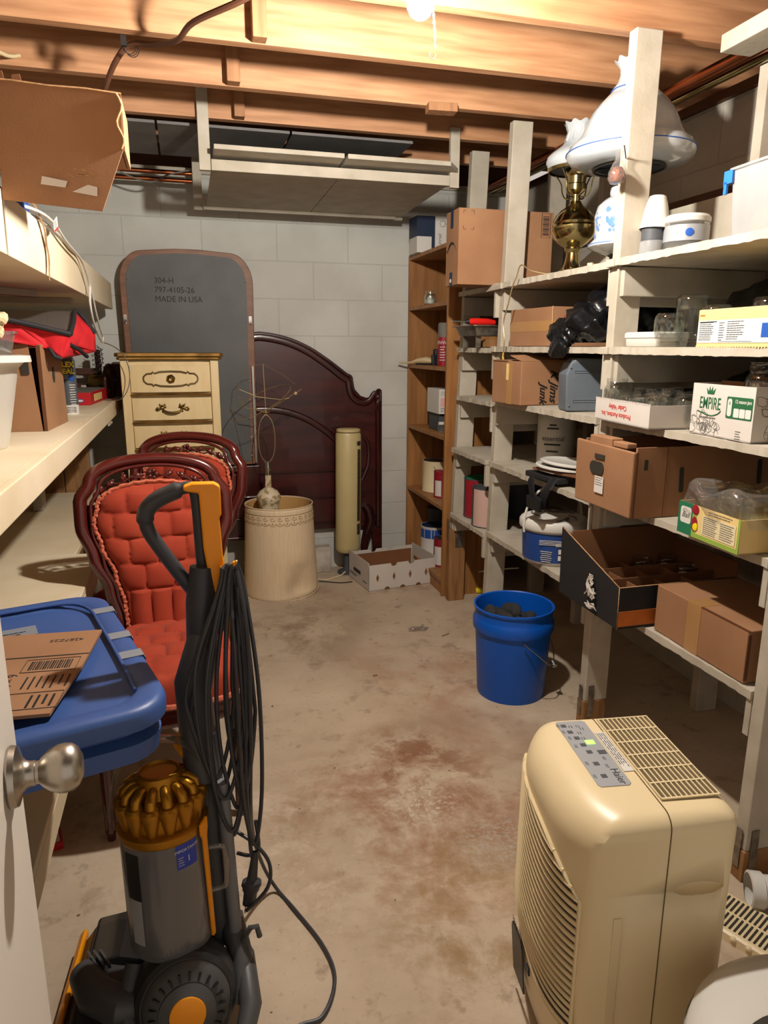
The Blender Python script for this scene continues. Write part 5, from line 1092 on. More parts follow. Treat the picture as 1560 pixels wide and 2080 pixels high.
can('paint_can', 'big cream paint can at the back of a bookcase shelf', (1.425, 3.97, SH[4]+.001), .083, .185, 'cream_paint')
can('paint_can', 'dark red quart paint can in front of the cream one in the bookcase', (1.400, 3.79, SH[4]+.001), .052, .15, 'red_paint', 'red_paint', band=[(3.4, 4.2, .01, .10, 'paper')])
can('paint_can', 'blue and white gallon paint pail at the bottom of the bookcase', (1.415, 3.95, SH[5]+.001), .085, .20, 'paper', 'navy', band=[(2.0, 6.2, .13, .185, 'blue'), (4.7, 6.2, .005, .13, 'navy')])
can('paint_can', 'dark lidded pail behind the blue and white one', (1.49, 4.085, SH[5]+.001), .075, .275, 'dark_grey', 'dark_grey', bail=False)
can('paint_can', 'red and white quart can nearest the front panel of the bookcase', (1.402, 3.775, SH[5]+.001), .052, .165, 'red_paint', 'steel', band=[(3.3, 4.6, .01, .12, 'paper')])
# ---------------------------------------------------------------- right shelves: far bays
t = thing('cardboard_box', 'tall brown shipping box with a curved arrow, on the upper shelf beside the bookcase', 'box', (1.38, 3.08, T1), world=True)
b = MB(); b.box((1.158, 3.008, 1.612), (1.60, 3.16, 1.922)); build('box', b, 'card', t, bevel=.002)
Ms = frame((1.1575, 3.085, 1.612), (0, -1, 0), (0, 0, 1))
b = MB(); b.tube([Ms @ Vector((x, y, 0)) for x, y in [(-.052+.0095*i, .145+.032*math.sin(PI*i/11)) for i in range(12)]], [.001+.0042*math.sin(PI*min(1, i/9)) for i in range(12)], 6); b.tube([Ms @ Vector(p) for p in ((-.064, .150, 0), (-.050, .139, 0), (-.052, .156, 0))], .0018, 4); build('arrow_print', b, 'ink', t)
b = MB(); b.box((-.020, .238, -.0003), (.012, .312, .0012), Ms); b.box((-.020, -.002, -.0003), (.012, .055, .0012), Ms); b.box((1.1565, 3.073, 1.9225), (1.45, 3.105, 1.9232)); build('printed_tape', b, 'navy', t)
b = MB(); b.tube([Ms @ Vector((-.004+.006*math.cos(a), .02+.007*math.sin(a), .0015)) for a in [2*PI*i/10 for i in range(10)]], .0018, 4, True); lines(b, Ms, -.016, .27, .022, 2, .009, .004); build('tape_print', b, 'paper', t)
Mf = frame((1.158, 3.0075, 1.612), (1, 0, 0), (0, 0, 1)); b = MB()
for x, y, dx, dy in ((.02, .225, 1, 1), (.068, .225, -1, 1), (.02, .300, 1, -1), (.068, .300, -1, -1)): b.box((min(x, x+dx*.013), y-.0008, 0), (max(x, x+dx*.013), y+.0008, .0004), Mf); b.box((x-.0008, min(y, y+dy*.013), 0), (x+.0008, max(y, y+dy*.013), .0004), Mf)
for k in range(12): b.box((.392, .215+.0068*k, 0), (.422, .215+.0068*k+.003+.0018*(k % 3 == 0), .0004), Mf)
b.tube([Mf @ Vector(p) for p in ((.386, .205, 0), (.428, .205, 0), (.428, .305, 0), (.386, .305, 0))], .0012, 4, True); build('print', b, 'ink', t)
# bay 1 : baking tin with screwdriver, paint cans
t = thing('baking_tin', 'grey metal baking tin raised on a stand beside the bookcase', 'tin', (1.40, 3.19, T2-.006), world=True)
b = MB(); loft(b, [(rr(.11, .11, .01), 0), (rr(.125, .125, .012), .040), (rr(.14, .14, .014), .042), (rr(.14, .14, .014), .046), (rr(.122, .122, .01), .045), (rr(.108, .108, .01), .005)], True, True); bmesh.ops.translate(b.bm, verts=b.bm.verts, vec=(1.40, 3.20, T2+.048)); build('pan', b, 'plate_metal', t)
b = MB()
for x, y in ((1.31, 3.12), (1.31, 3.28), (1.49, 3.12), (1.49, 3.28)): b.box((x-.012, y-.004, T2-.0055), (x+.012, y+.004, T2+.050))
build('stand', b, 'plate_metal', t)
t = thing('screwdriver', 'red handled screwdriver lying across the grey baking tin', 'screwdriver', (1.33, 3.14, T2+.11), .12)
b = MB(); b.tube([(-.065, 0, 0), (-.05, 0, 0), (-.03, 0, 0), (.03, 0, -.001), (.07, 0, -.003)], [.012, .0155, .017, .017, .012], 12); build('handle', b, mat('red_handle', 'd8231c', rough=.3), t)
b = MB(); b.cyl((-.066, 0, 0), (-.08, 0, 0), .013, .008, 12); build('collar', b, 'black', t); b = MB(); b.cyl((-.078, 0, 0), (-.15, .0, .002), .004, n=10); build('shaft', b, 'chrome', t)
solo('wood_offcut', MB().cbox((1.40, 3.13, T2+.014), (.10, .06, .034), (0, .0, .1)), 'foot_wood', 'small brown wood offcut under the grey baking tin', 'wood', (1.40, 3.13, T2), world=True)
can('paint_can', 'tall paint can with pale pink and grey label on the lowest shelf by the bookcase', (1.397, 3.125, .498), .083, .19, 'dark_grey', 'dark_grey', band=[(3.2, 4.35, .005, .185, mat('pink_label', 'bf9f93')), (4.4, 5.6, .03, .06, 'paper')])
can('paint_can', 'paint can with teal rim half hidden behind the pink labelled one', (1.43, 3.315, .498), .083, .20, 'dark_grey', 'green', band=[(3.2, 4.2, .005, .195, 'red_paint')])
can('paint_can', 'dark can at the rear behind the two paint cans', (1.63, 3.25, .498), .083, .23, 'dark_grey', 'black', bail=False)
t = thing('extension_cord', 'white cord with yellow plug lying on the floor behind the shelf posts', 'cord', (1.47, 3.50, 0), world=True)
b = MB(); b.tube(smooth_path([(1.48, 3.545, .012), (1.475, 3.56, .07), (1.49, 3.55, .10), (1.56, 3.45, .15), (1.66, 3.30, .20)], 5), .004, 6); b.tube([(1.48, 3.60, .006), (1.60, 3.58, .006), (1.8, 3.4, .006)], .006, 6); build('cord', b, 'white_plastic', t)
b = MB(); b.cyl((1.505, 3.505, .018), (1.54, 3.497, .018), .016, n=16); build('plug', b, 'yellow', t)
b = MB(); rd = random.Random(9)
for k in range(12): b.tube([(1.54, 3.497, .018+rd.uniform(-.01, .01)), (1.60, 3.48+rd.uniform(-.01, .01), .018+rd.uniform(-.016, .012)), (1.70, 3.45+rd.uniform(-.02, .02), .008+rd.uniform(-.004, .012))], .0014, 4)
b.tube([(1.47+.012*math.cos(a), 3.513, .018+.012*math.sin(a)) for a in [2*PI*i/14 for i in range(14)]], .0015, 4, True); build('bare_wires', b, 'steel', t)
# ---------------------------------------------------------------- bay 2
def carton(name, label, lo, hi, rotz=0, m='card', seam=True, cat='box', tape_axis='x'):
    c = ((lo[0]+hi[0])/2, (lo[1]+hi[1])/2, lo[2]); hx, hy, h = (hi[0]-lo[0])/2, (hi[1]-lo[1])/2, hi[2]-lo[2]
    t = thing(name, label, cat, c, rotz); b = MB(); b.box((-hx, -hy, 0), (hx, hy, h)); build('box', b, m, t, bevel=.003)
    return t, hx, hy, h
t, hx, hy, h = carton('cardboard_box', 'small taped brown carton on the shelf beside the black plastic bag', (1.36, 2.545, T2+.001), (1.62, 2.88, T2+.15), math.radians(3))
b = MB(); b.box((-hx-.0008, -hy, .058), (-hx+.0, hy, .098)); b.box((-hx, -hy-.0008, .058), (hx, -hy, .098)); build('tape', b, 'tape', t); b = MB(); b.tube([(-hx-.001, -hy-.001, z) for z in (.0, .03, .07, .11, .15)], .0022, 5); build('raw_edge', b, 'card_edge', t)
text('print', 'L.', .03, 'ink_red', t, frame((-hx*.55, -hy-.001, .105), (1, 0, 0), (0, 0, 1)))
# black plastic bag spilling over the shelf edge
def lump(c, d, seed, n=40, amp=.16):
    rd = random.Random(seed); ph = [rd.uniform(0, 6) for _ in range(8)]; b = MB()
    def f(u, v):
        a, e = 2*PI*u, PI*(v-.5); q = 1+amp*(math.sin(2*a+ph[0]+2*e)*.5-abs(math.sin(3*a-2.5*e+ph[1]))*.55-abs(math.sin(5.5*a+4*e+ph[2]))*.40+abs(math.sin(4*e+3*a+ph[3]))*.35-abs(math.sin(11*a-9*e+ph[4]))*.16)
        p = Vector((d[0]*math.cos(a)*math.cos(e), d[1]*math.sin(a)*math.cos(e), d[2]*math.sin(e)))*q
        return (c[0]+p.x, c[1]+p.y, max(c[2]-d[2]*.8, c[2]+p.z))
    b.grid(f, n*2, n, True); return b
defm('bag_black', '0c0d10', rough=.28, bump=.5, bscale=14)
t = thing('trash_bag', 'black plastic bag spilling over the shelf edge beside the taped carton', 'bag', (1.55, 2.32, T2), world=True)
build('body', lump((1.52, 2.255, T2+.108), (.17, .135, .125), 3), 'bag_black', t, ang=80)
b = MB(); rd = random.Random(8)
build('spill', lump((1.375, 2.27, 1.425), (.095, .145, .075), 31, 34, .24), 'bag_black', t, ang=80)
build('spill', lump((1.315, 2.355, 1.395), (.035, .095, .055), 17, 26, .25), 'bag_black', t, ang=80)
build('spill', lump((1.290, 2.345, 1.345), (.018, .062, .042), 23, 22, .2), 'bag_black', t, ang=80)
for nm, c, d, sd, lb in (('trash_bag', (1.66, 1.70, T2+.098), (.10, .25, .108), 5, 'black plastic bag, stretched to darken the shelf back behind the upside-down jars'),  # rear bags added to keep the shelf backs dark
                         ('trash_bag', (1.66, 1.68, T3+.088), (.10, .26, .10), 6, 'black plastic bag added to darken the shelf back behind the tray of jars'),
                         ('trash_bag', (1.67, 2.42, T3+.085), (.10, .22, .098), 9, 'black plastic bag added to darken the shelf back behind the grey case')):
    o = solo(nm, lump(c, d, sd, 24), 'bag_black', lb, 'bag', (c[0], c[1], c[2]-d[2]*.8), world=True, ang=80)
# box of odds and ends with handwriting
t, hx, hy, h = carton('cardboard_box', 'open brown box with black handwriting holding odds and ends, next to the grey case', (1.262, 2.60, T3+.001), (1.56, 2.83, T3+.172), math.radians(5))
b = MB(); b.hexa([(-hx, -hy, h), (hx*.8, -hy, h), (hx*.8, -hy+.09, h+.028), (-hx, -hy+.09, h+.02), (-hx, -hy, h+.003), (hx*.8, -hy, h+.003), (hx*.8, -hy+.09, h+.031), (-hx, -hy+.09, h+.023)]); b.box((-hx-.004, -hy*.1, h), (-hx+.09, hy, h+.004)); build('flap', b, 'card', t)
b = MB(); b.box((-hx-.0008, -.045, 0), (-hx, -.005, h*.95)); build('tape', b, 'tape', t); b = MB(); b.box((-hx-.0015, -.02, h-.075), (-hx, .0, h-.01)); build('torn_label', b, 'yellow_card', t)
Mw = frame((-.02, -hy-.001, h*.44), (0, 0, -1), (1, 0, 0))
text('handwriting', 'K Jims', .050, 'ink', t, Mw @ Matrix.Translation((0, .022, 0)), shear=.4, bold=.0012); text('handwriting', 'Junk', .046, 'ink', t, Mw @ Matrix.Translation((.03, -.026, 0)), shear=.4, bold=.0012)
b = MB(); b.tube([(x, -hy-.001, z) for x, z in ((.09, .055), (.135, .055), (.135, .10), (.09, .10))], .0016, 4, True); b.box((.105, -hy-.001, .078), (.125, -hy-.0002, .095)); build('print', b, 'ink', t)
t = thing('plastic_case', 'grey ribbed plastic case standing on end beside the junk box', 'case', (1.42, 2.335, T3+.001), math.radians(-13))
b = MB(); b.prism([(-.095, .004), (-.088, 0), (.088, 0), (.095, .004), (.100, .12), (.092, .165), (.06, .186), (-.06, .188), (-.085, .172), (-.100, .13)], .10, frame((0, .05, 0), (1, 0, 0), (0, 0, 1))); build('shell', b, 'grey_plastic', t, bevel=.006, seg=3)
b = MB()
for z in (.145, .042): b = MB(); b.tube([(x, -.0505, zz) for x, zz in ((-.07, z), (.07, z), (.07, z-.008), (-.07, z-.008))], .0018, 5, True); build('rib', b, 'grey_plastic', t)
b = MB()
for x in (-.084, .084):
    for z in (.02, .165 if abs(x) < .08 else .155): b.ball((x, -.050, z), .004, 8)
build('rivets', b, 'grey_plastic', t)
# lower: white tub, lids, strap
t = thing('powder_tub', 'big white tub with black print at the back of the middle right bay', 'tub', (1.575, 2.83, .846))
b = MB(); b.lathe([(0, 0), (.078, 0), (.082, .006), (.082, .215), (.078, .222)], 36); build('body', b, 'white_plastic', t); b = MB(); b.lathe([(.084, .215), (.084, .245), (0, .247)], 36); build('lid', b, 'white_plastic', t)
text('print', 'essential', .03, 'ink', t, frame((-.052, -.064, .115), (.78, -.63, 0), (0, 0, 1)), wrap=.0825)
b = MB()
for z, w_ in ((.09, .07), (.175, .03), (.16, .05), (.06, .05)): b.cbox((-.053, -.0655, z), (w_, .002, .006), (0, 0, -.68))
build('print', b, 'ink', t)
solo('brown_board', MB().cbox((1.44, 2.37, .885), (.26, .27, .008), (0, .06, .25)), 'walnut', 'thin brown board sticking out over the shelf under the white lids', 'board', (1.44, 2.37, .85), world=True)
for k, (x, y, z, r, tl) in enumerate(((1.40, 2.40, .897, .128, .05), (1.405, 2.385, .913, .122, .08))):
    b = MB(); b.lathe([(0, .002), (r*.86, .002), (r*.9, .0), (r, .004), (r, .010), (r*.95, .013), (r*.88, .008), (0, .007)], 44); o = solo('pail_cover', b, 'white_plastic', ('lower', 'upper')[k]+' of two white round lids stacked on the brown board', 'lid', (x, y, z), group=None); o.rotation_euler = (.02, tl, 0)
t = thing('strap_clamp', 'black plastic strap bracket hanging over the shelf edge above the wipes bucket', 'strap', (1.29, 2.38, .82), world=True)
b = MB(); b.tube([(1.30, 2.48, .875), (1.275, 2.465, .85), (1.268, 2.44, .80), (1.27, 2.42, .775)], [.014]*4, 8, sq=(1.6, .35, (0, 1, 0))); b.tube([(1.30, 2.33, .875), (1.272, 2.325, .84), (1.265, 2.345, .80), (1.27, 2.36, .77)], [.016]*4, 8, sq=(1.6, .35, (0, 1, 0))); build('strap', b, 'black', t)
b = MB(); b.prism([(-.05, -.03), (.05, -.03), (.055, .02), (.02, .028), (-.02, .012), (-.055, .02)], .016, frame((1.262, 2.39, .775), (0, -1, 0), (0, 0, 1))); build('buckle', b, 'black', t, bevel=.004); b = MB(); b.cbox((1.31, 2.41, .866), (.05, .22, .022), (0, 0, .1)); build('bar', b, 'black_matte', t, bevel=.004)
solo('blue_cloth', lump((1.63, 2.42, .905), (.16, .14, .06), 21, 18), 'navy', 'dark blue crumpled cloth behind the white lids', 'cloth', (1.63, 2.42, .86), world=True, ang=80)
t = thing('wipes_bucket', 'blue and white printed pail with white handle hanging under the black strap', 'bucket', (1.388, 2.475, .516), math.radians(-15))
b = MB(); b.lathe([(0, 0), (.108, 0), (.112, .004), (.116, .016)], 44); b.lathe([(.121, .120), (.123, .135)], 44); b.lathe([(.123, .135), (.132, .138), (.134, .142), (.134, .164), (.129, .172), (.124, .172)], 44); build('pail', b, 'white_plastic', t)
b = MB(); b.lathe([(.1162, .014), (.1225, .134)], 44); build('label', b, mat('wipes_blue', '1d3f80', rough=.4), t)
b = MB(); b.lathe([(.125, .170), (.120, .176), (.0, .178)], 44); build('lid', b, 'paper', t); b = MB(); rd = random.Random(4)
for k in range(9): a = rd.uniform(0, 6); b.tube([(.10*math.cos(a+q*.2)*(1-.1*q), .10*math.sin(a+q*.2)*(1-.1*q), .179) for q in range(5)], .004, 4)
build('lid_print', b, 'ink_grey', t)
def onw(a, z, r=.1195): return frame(((r+.0*z)*math.sin(a), -(r)*math.cos(a), z), (math.cos(a), math.sin(a), 0), (-.05*math.sin(a), .05*math.cos(a), 1))
b = MB()
for i in range(3):
    for j in range(2): M = onw(.02+i*.15, .062-.026*j, .1196+.0018*(1-j)); b.box((-.0075, -.0095, 0), (.0075, .0095, .0006), M)
b.box((-.014, -.006, 0), (.014, .006, .0006), onw(-.02, .088, .1205))
for k in range(6): b.cbox(onw(-.42, .060-.008*k, .1200) @ Vector((0, 0, 0)), (.045-.004*(k % 3), .0012, .0022), (0, 0, -.42))
for k in range(4): b.cbox(onw(-.3, .105-.0055*k, .1222) @ Vector((0, 0, 0)), (.085, .0012, .0018), (0, 0, -.3)); b.cbox(onw(.45, .105-.0055*k, .1222) @ Vector((0, 0, 0)), (.06, .0012, .0018), (0, 0, .45))
build('label_print', b, 'paper', t); b = MB(); b.box((-.018, -.012, 0), (.018, .010, .0012), onw(.62, .055, .1196)); build('label_print', b, 'ink_red', t)
b = MB(); b.tube(smooth_path([(-.126, -.050, .125), (-.128, -.050, .165), (-.115, -.044, .225), (-.070, -.025, .283), (.0, .0, .306), (.070, .025, .283), (.115, .044, .225), (.128, .050, .150)], 6), .0048, 8); build('handle', b, 'white_plastic', t)
# ---------------------------------------------------------------- bay 3
def jar(label, loc, r=.041, h=.125, inv=False, group=None, quilt=False, cat='jar', dark=False):
    t = thing('mason_jar', label, cat, loc, 0, group)
    P = [(0, .003), (r*.82, .0), (r*.97, .008), (r, .02), (r, h*.74), (r*.93, h*.80), (r*.82, h*.845), (r*.82, h*.89), (r*.86, h*.895), (r*.82, h*.92), (r*.85, h*.94), (r*.82, h*.965), (r*.83, h), (r*.76, h)]
    M = Matrix.Translation((0, 0, h)) @ Matrix.Rotation(PI, 4, 'X') if inv else Matrix.Identity(4)
    b = MB(); wv = (lambda k, a: (.0011*math.sin(14*a)*(3 <= k <= 4), 0)) if quilt else None
    b.lathe(P, 32, M, wave=wv); build('glass', b, 'glass', t)
    b = MB(); b.lathe([(0, .009), (r*.86, .010), (r*.93, .02), (r*.93, h*.74)], 24, M); build('inner_wall', b, 'glass', t)
    if quilt:
        b = MB()
        for s in (1, -1):
            for k in range(14): b.tube([M @ Vector(((r+.0004)*math.cos(2*PI*k/14+s*.9*q/6), (r+.0004)*math.sin(2*PI*k/14+s*.9*q/6), .02+(h*.72-.02)*q/6)) for q in range(7)], .0009, 4)
        build('quilting', b, 'glass', t)
    return t
jar('small quilted glass jar upside down beside the white container', (1.40, 1.882, T2+.001), .041, .096, True, quilt=True)
jar('tall quart jar upside down behind the quilted jar', (1.47, 1.872, T2+.001), .048, .150, True)
jar('plain glass jar upside down between the tall jar and the yellow box', (1.425, 1.715, T2+.001), .042, .112, True)
jar('quilted jar upside down half hidden behind the plain jar', (1.50, 1.765, T2+.001), .041, .100, True, quilt=True)
jar('wide quart jar upside down behind the yellow box', (1.50, 1.60, T2+.001), .048, .128, True)
jar('wide quart jar upside down beneath the green box', (1.52, 1.49, T2+.001), .046, .112, True)
b = MB(); loft(b, [(rr(.055, .075, .012), 0), (rr(.058, .078, .014), .003), (rr(.06, .080, .014), .026), (rr(.063, .083, .016), .027), (rr(.063, .083, .016), .040), (rr(.058, .078, .014), .044)]); solo('plastic_container', b, 'white_plastic', 'flat white lidded plastic container at the post end of the jar shelf', 'container', (1.42, 1.965, T2+.0005), rotz=.05, ang=50)
t = thing('lid_box', 'yellow printed box of jar lids overhanging the shelf edge', 'box', (1.345, 1.525, T2+.0005), math.radians(-2))
b = MB(); b.box((-.032, -.17, 0), (.075, .125, .094)); build('box', b, 'yellow_card', t, bevel=.002); Mx = frame((-.0325, -.02, 0), (0, -1, 0), (0, 0, 1))
b = MB(); b.box((-.142, .010, 0), (.15, .066, .0008), Mx); build('white_panel', b, 'paper', t)
b = MB(); Mz2 = Mx @ Matrix.Translation((0, 0, .0008)); lines(b, Mz2, -.135, .060, .055, 10, .0048, .0017, .25); lines(b, Mz2, -.06, .058, .02, 8, .006, .0016, .4); lines(b, Mz2, -.03, .060, .06, 9, .0052, .0017, .4); b.box((-.135, .061, 0), (-.07, .0635, .0003), Mz2); b.box((-.06, .0125, 0), (.06, .0135, .0003), Mz2); build('print', b, 'ink', t)
b = MB(); b.box((.088, .022, 0), (.12, .055, .0006), Mz2); build('print', b, 'blue', t); b = MB(); lines(b, Mx @ Matrix.Translation((0, 0, .0005)), -.138, .078, .02, 1, .01, .003); build('print', b, 'orange', t)
b = MB(); b.box((-.033, -.17, -.0), (-.031, .125, .003)); 
for k in range(30): b.cbox((-.0325, -.165+.0098*k, .0), (.003, .004, .004))
build('zigzag_edge', b, 'yellow_card', t)
t = thing('lid_box', 'small green and white jar lid box on top of the upside-down jars', 'box', (1.52, 1.51, T2+.1135), math.radians(-20))
b = MB(); b.box((-.05, -.055, 0), (.05, .055, .078)); build('box', b, 'lime', t, bevel=.002); b = MB(); b.box((-.0508, -.018, 0), (.0508, .012, .0785)); build('green_band', b, 'green', t)
for Mg in (frame((-.0512, -.003, .038), (0, -1, 0), (0, 0, 1)), frame((-.01, -.0556, .038), (1, 0, 0), (0, 0, 1))):
    b = MB(); b.prism(rr(.030, .024, .008), .0006, Mg); build('badge', b, 'paper', t); text('badge_print', 'Ball', .026, 'ink', t, Mg @ Matrix.Translation((0, 0, .0008)), shear=.35)
# produce tray with jars
t = thing('tray_box', 'low white produce tray with upside-down red print, full of open jars', 'box', (1.345, 1.895, T3+.001), math.radians(-5))
hx, hy, h = .074, .163, .070
b = MB(); b.open_box((-hx, -hy, 0), (hx+.08, hy, h-.004), .004); build('box', b, 'white_card', t)
b = MB()
for k in range(34): b.cbox((-hx+.002, -hy+.005+.0097*k, h-.003), (.004, .0055, .006))
build('serrated_edge', b, 'white_card', t)
Mr = frame((-hx-.0006, .02, h*.5), (0, 1, 0), (0, 0, -1))
text('print', 'Cedar Valley', .021, 'ink_red', t, Mr @ Matrix.Translation((-.01, .012-.020, 0)) if 0 else Mr @ Matrix.Translation((0.0, -.014*-1-.026, 0)), bold=.0003); text('print', 'Produce Auction, Inc.', .021, 'ink_red', t, Mr @ Matrix.Translation((0.01, -.012+.026-.026+.0, 0)) if 0 else Mr @ Matrix.Translation((.01, .012, 0)), bold=.0003)
TR = Matrix.Translation((1.345, 1.895, 0)) @ Matrix.Rotation(math.radians(-5), 4, 'Z')
JP = [(-.028, .118, .125, 'quilted jar standing tallest at the post end of the produce tray', True), (-.028, .034, .088, 'open jar in the front row of the produce tray beside the tall one', False), (-.028, -.048, .088, 'third open jar along the front row of the produce tray', False), (-.025, -.125, .098, 'open jar at the near corner of the produce tray', False),
      (.058, .11, .098, 'open jar in the back row of the produce tray behind the tall quilted one', False), (.058, .028, .098, 'second open jar along the back row of the produce tray', False), (.058, -.055, .105, 'third open jar along the back row of the produce tray', False), (.058, -.135, .098, 'last open jar of the back row, by the illustrated box', False)]
for x, y, hh, lb, q in JP:
    p = TR @ Vector((x, y, 0)); jar(lb, (p.x, p.y, T3+.006), .038, hh, quilt=q)
# illustrated jar box
t = thing('jar_box', 'white illustrated carton of mason jars with a green crown', 'box', (1.42, 1.530, T3+.001), math.radians(-3.5))
hx, hy, h = .10, .120, .134
b = MB(); b.open_box((-hx, -hy, 0), (hx, hy, h), .004); build('box', b, 'white_card', t)
b = MB(); b.hexa([(hx-.006, -hy+.01, h), (hx-.002, -hy+.01, h), (hx-.002, hy-.01, h), (hx-.006, hy-.01, h), (hx-.03, -hy+.02, h+.015), (hx-.026, -hy+.02, h+.015), (hx-.026, hy-.02, h+.017), (hx-.03, hy-.02, h+.017)]); b.box((-.02, -hy+.005, .06), (-.017, hy-.005, h+.006)); build('flap', b, 'card', t)
Me = frame((-hx-.0004, 0, 0), (0, -1, 0), (0, 0, 1))
text('lettering', 'EMPIRE', .044, 'ink_green', t, Me @ Matrix.Translation((-.045, .083, 0)), bold=.0004, xs=.62)
b = MB(); b.tube([Me @ Vector(p) for p in smooth_path([(-.092, .062, 0), (-.07, .058, 0), (-.05, .054, 0), (-.03, .054, 0), (-.01, .060, 0), (.0, .068, 0)], 4)], .0016, 4)
b.prism([(-.013, 0), (.013, 0), (.018, .016), (.008, .007), (.006, .02), (0, .008), (-.006, .02), (-.008, .007), (-.018, .016)], .0005, Me @ Matrix.Translation((-.045, .108, 0))); build('emblem', b, 'ink_green', t)
b = MB(); b.prism(rr(.047, .027, .004), .0005, Me @ Matrix.Translation((.068, .080, 0))); build('panel', b, 'ink_green', t)
b = MB(); b.prism(rr(.008, .022, .007), .0006, Me @ Matrix.Translation((.033, .080, .0003)))
for k in range(3): b.prism(rr(.0098, .011, .003), .0006, Me @ Matrix.Translation((.059+.0215*k, .068, .0003)))
build('panel', b, 'paper', t); text('lettering', '12 mason jars', .0125, 'paper', t, Me @ Matrix.Translation((.081, .096, .0006)), xs=.85, bold=.0002); text('lettering', '8', .012, 'ink_green', t, Me @ Matrix.Translation((.033, .09, .0009)))
b = MB(); rd = random.Random(12)
def doodle(M):
    for k in range(15):
        x, y, r = rd.uniform(-.105, -.0), rd.uniform(.006, .046), rd.uniform(.007, .013); e, f = rd.uniform(.6, 1.5), rd.uniform(0, 3)
        if x > -.04 and y > .03: continue
        b.tube([M @ Vector((x+r*math.cos(a)*e*(1+.2*math.sin(3*a+f)), y+r*math.sin(a)*(1+.25*math.cos(2*a+f)), 0)) for a in [2*PI*i/18 for i in range(18 if k % 3 else 12)]], .0006, 4, bool(k % 3))
doodle(Me); doodle(Me @ Matrix.Translation((-.01, .008, 0))); lines(b, Me, -.085, .045, .07, 1, .01, .004); lines(b, Me, .062, .022, .02, 4, .006, .002); build('drawing', b, 'ink_grey', t)
b = MB(); Me2 = frame((.0, -hy-.0004, 0), (1, 0, 0), (0, 0, 1)); doodle(Me2 @ Matrix.Translation((.08, .02, 0))); doodle(Me2 @ Matrix.Translation((.02, .06, 0))); doodle(Me2 @ Matrix.Translation((.05, .0, 0)))
build('drawing', b, 'ink_grey', t)
jar('big wide jar standing in the illustrated jar carton', (1.40, 1.478, T3+.008), .052, .185)
# brown box with hand holes
t = thing('cardboard_box', 'large brown box with hand holes and a small white label jutting over the shelf edge', 'box', (1.45, 1.89, T4+.001), world=True)
b = MB(); z0 = T4+.0015
b.hexa([(1.232, 1.740, z0), (1.244, 1.740, z0), (1.262, 2.078, z0), (1.250, 2.078, z0), (1.216, 1.738, 1.062), (1.228, 1.738, 1.062), (1.228, 2.062, 1.066), (1.216, 2.062, 1.066)]) if 0 else b.hexa([(1.218, 1.742, z0), (1.230, 1.742, z0), (1.236, 2.055, z0), (1.224, 2.055, z0), (1.216, 1.738, 1.058), (1.228, 1.738, 1.058), (1.232, 2.055, 1.062), (1.220, 2.055, 1.062)])
build('front_panel', b, 'card', t, bevel=.004)
b = MB(); b.box((1.231, 1.742, z0), (1.75, 1.750, 1.070)); build('side_panel', b, 'card', t); b = MB(); b.box((1.236, 2.016, z0), (1.75, 2.024, 1.066)); b.box((1.742, 1.75, z0), (1.75, 2.016, 1.066)); b.box((1.231, 1.75, z0), (1.742, 2.016, z0+.005)); build('rear_panel', b, 'card', t)
b = MB(); b.box((1.228, 1.79, 1.060), (1.262, 1.96, 1.076)); b.box((1.222, 1.86, 1.046), (1.262, 1.98, 1.083)); build('locking_tab', b, 'card', t, bevel=.003)
b = MB(); b.cbox((1.217, 1.91, 1.022), (.004, .052, .014)); b.prism(rr(.038, .020, .019), .003, frame((1.2195, 1.925, .985), (0, -1, 0), (0, 0, 1))); build('hand_hole', b, 'slot', t)
b = MB(); b.prism(rr(.0075, .038, .0072), .0015, frame((1.385, 1.7415, .972), (1, 0, .06), (0, 0, 1))); b.prism(rr(.0075, .038, .0072), .0015, frame((1.66, 1.7415, .985), (1, 0, .06), (0, 0, 1))); b.box((1.256, 1.7405, 1.005), (1.268, 1.742, 1.035)); build('slot', b, 'slot', t)
b = MB(); b.hexa([(1.2275, 1.7385, z0), (1.2325, 1.7385, z0), (1.2325, 1.7415, z0), (1.2275, 1.7415, z0), (1.2265, 1.7365, 1.058), (1.232, 1.7365, 1.058), (1.232, 1.7385, 1.058), (1.2265, 1.7385, 1.058)]); b.box((1.33, 1.7412, z0), (1.332, 1.7418, 1.07)); build('corrugated_edge', b, 'oak_dark', t)
b = MB(); b.box((-.024, -.026, 0), (.024, .026, .0008), frame((1.2166, 1.905, .935), (0, -1, 0), (0, 0, 1))); build('label', b, 'paper', t); b = MB(); lines(b, frame((1.2157, 1.905, .935), (0, -1, 0), (0, 0, 1)), -.02, .02, .04, 4, .007, .002); build('label_print', b, 'ink_grey', t)
# shrink-wrapped pack of jars
t = thing('jar_pack', 'shrink-wrapped tray of canning jars with a green printed band', 'package', (1.36, 1.470, T4+.001), math.radians(-3))
hx, hy, h = .095, .120, .088
b = MB(); b.open_box((-hx, -hy, 0), (hx, hy, .085), .003); build('tray', b, 'yellow_card', t)
Mp = frame((-hx-.0004, 0, 0), (0, -1, 0), (0, 0, 1))
b = MB(); b.box((-hy, 0, 0), (-.06, .086, .0006), Mp); build('green_end', b, 'green', t); b = MB(); b.box((-.06, .0, 0), (-.045, .086, .0006), Mp); b.box((-.045, 0, 0), (hy, .012, .0006), Mp); b.box((hy-.008, .0, .0), (hy, .086, .0008), Mp); build('green_strip', b, 'lime', t)
b = MB(); b.prism(rr(.022, .022, .008), .0008, Mp @ Matrix.Translation((-.088, .052, .0003))); build('badge', b, 'paper', t); text('badge_print', 'Ball', .022, 'ink', t, Mp @ Matrix.Translation((-.088, .052, .0012)), shear=.35)
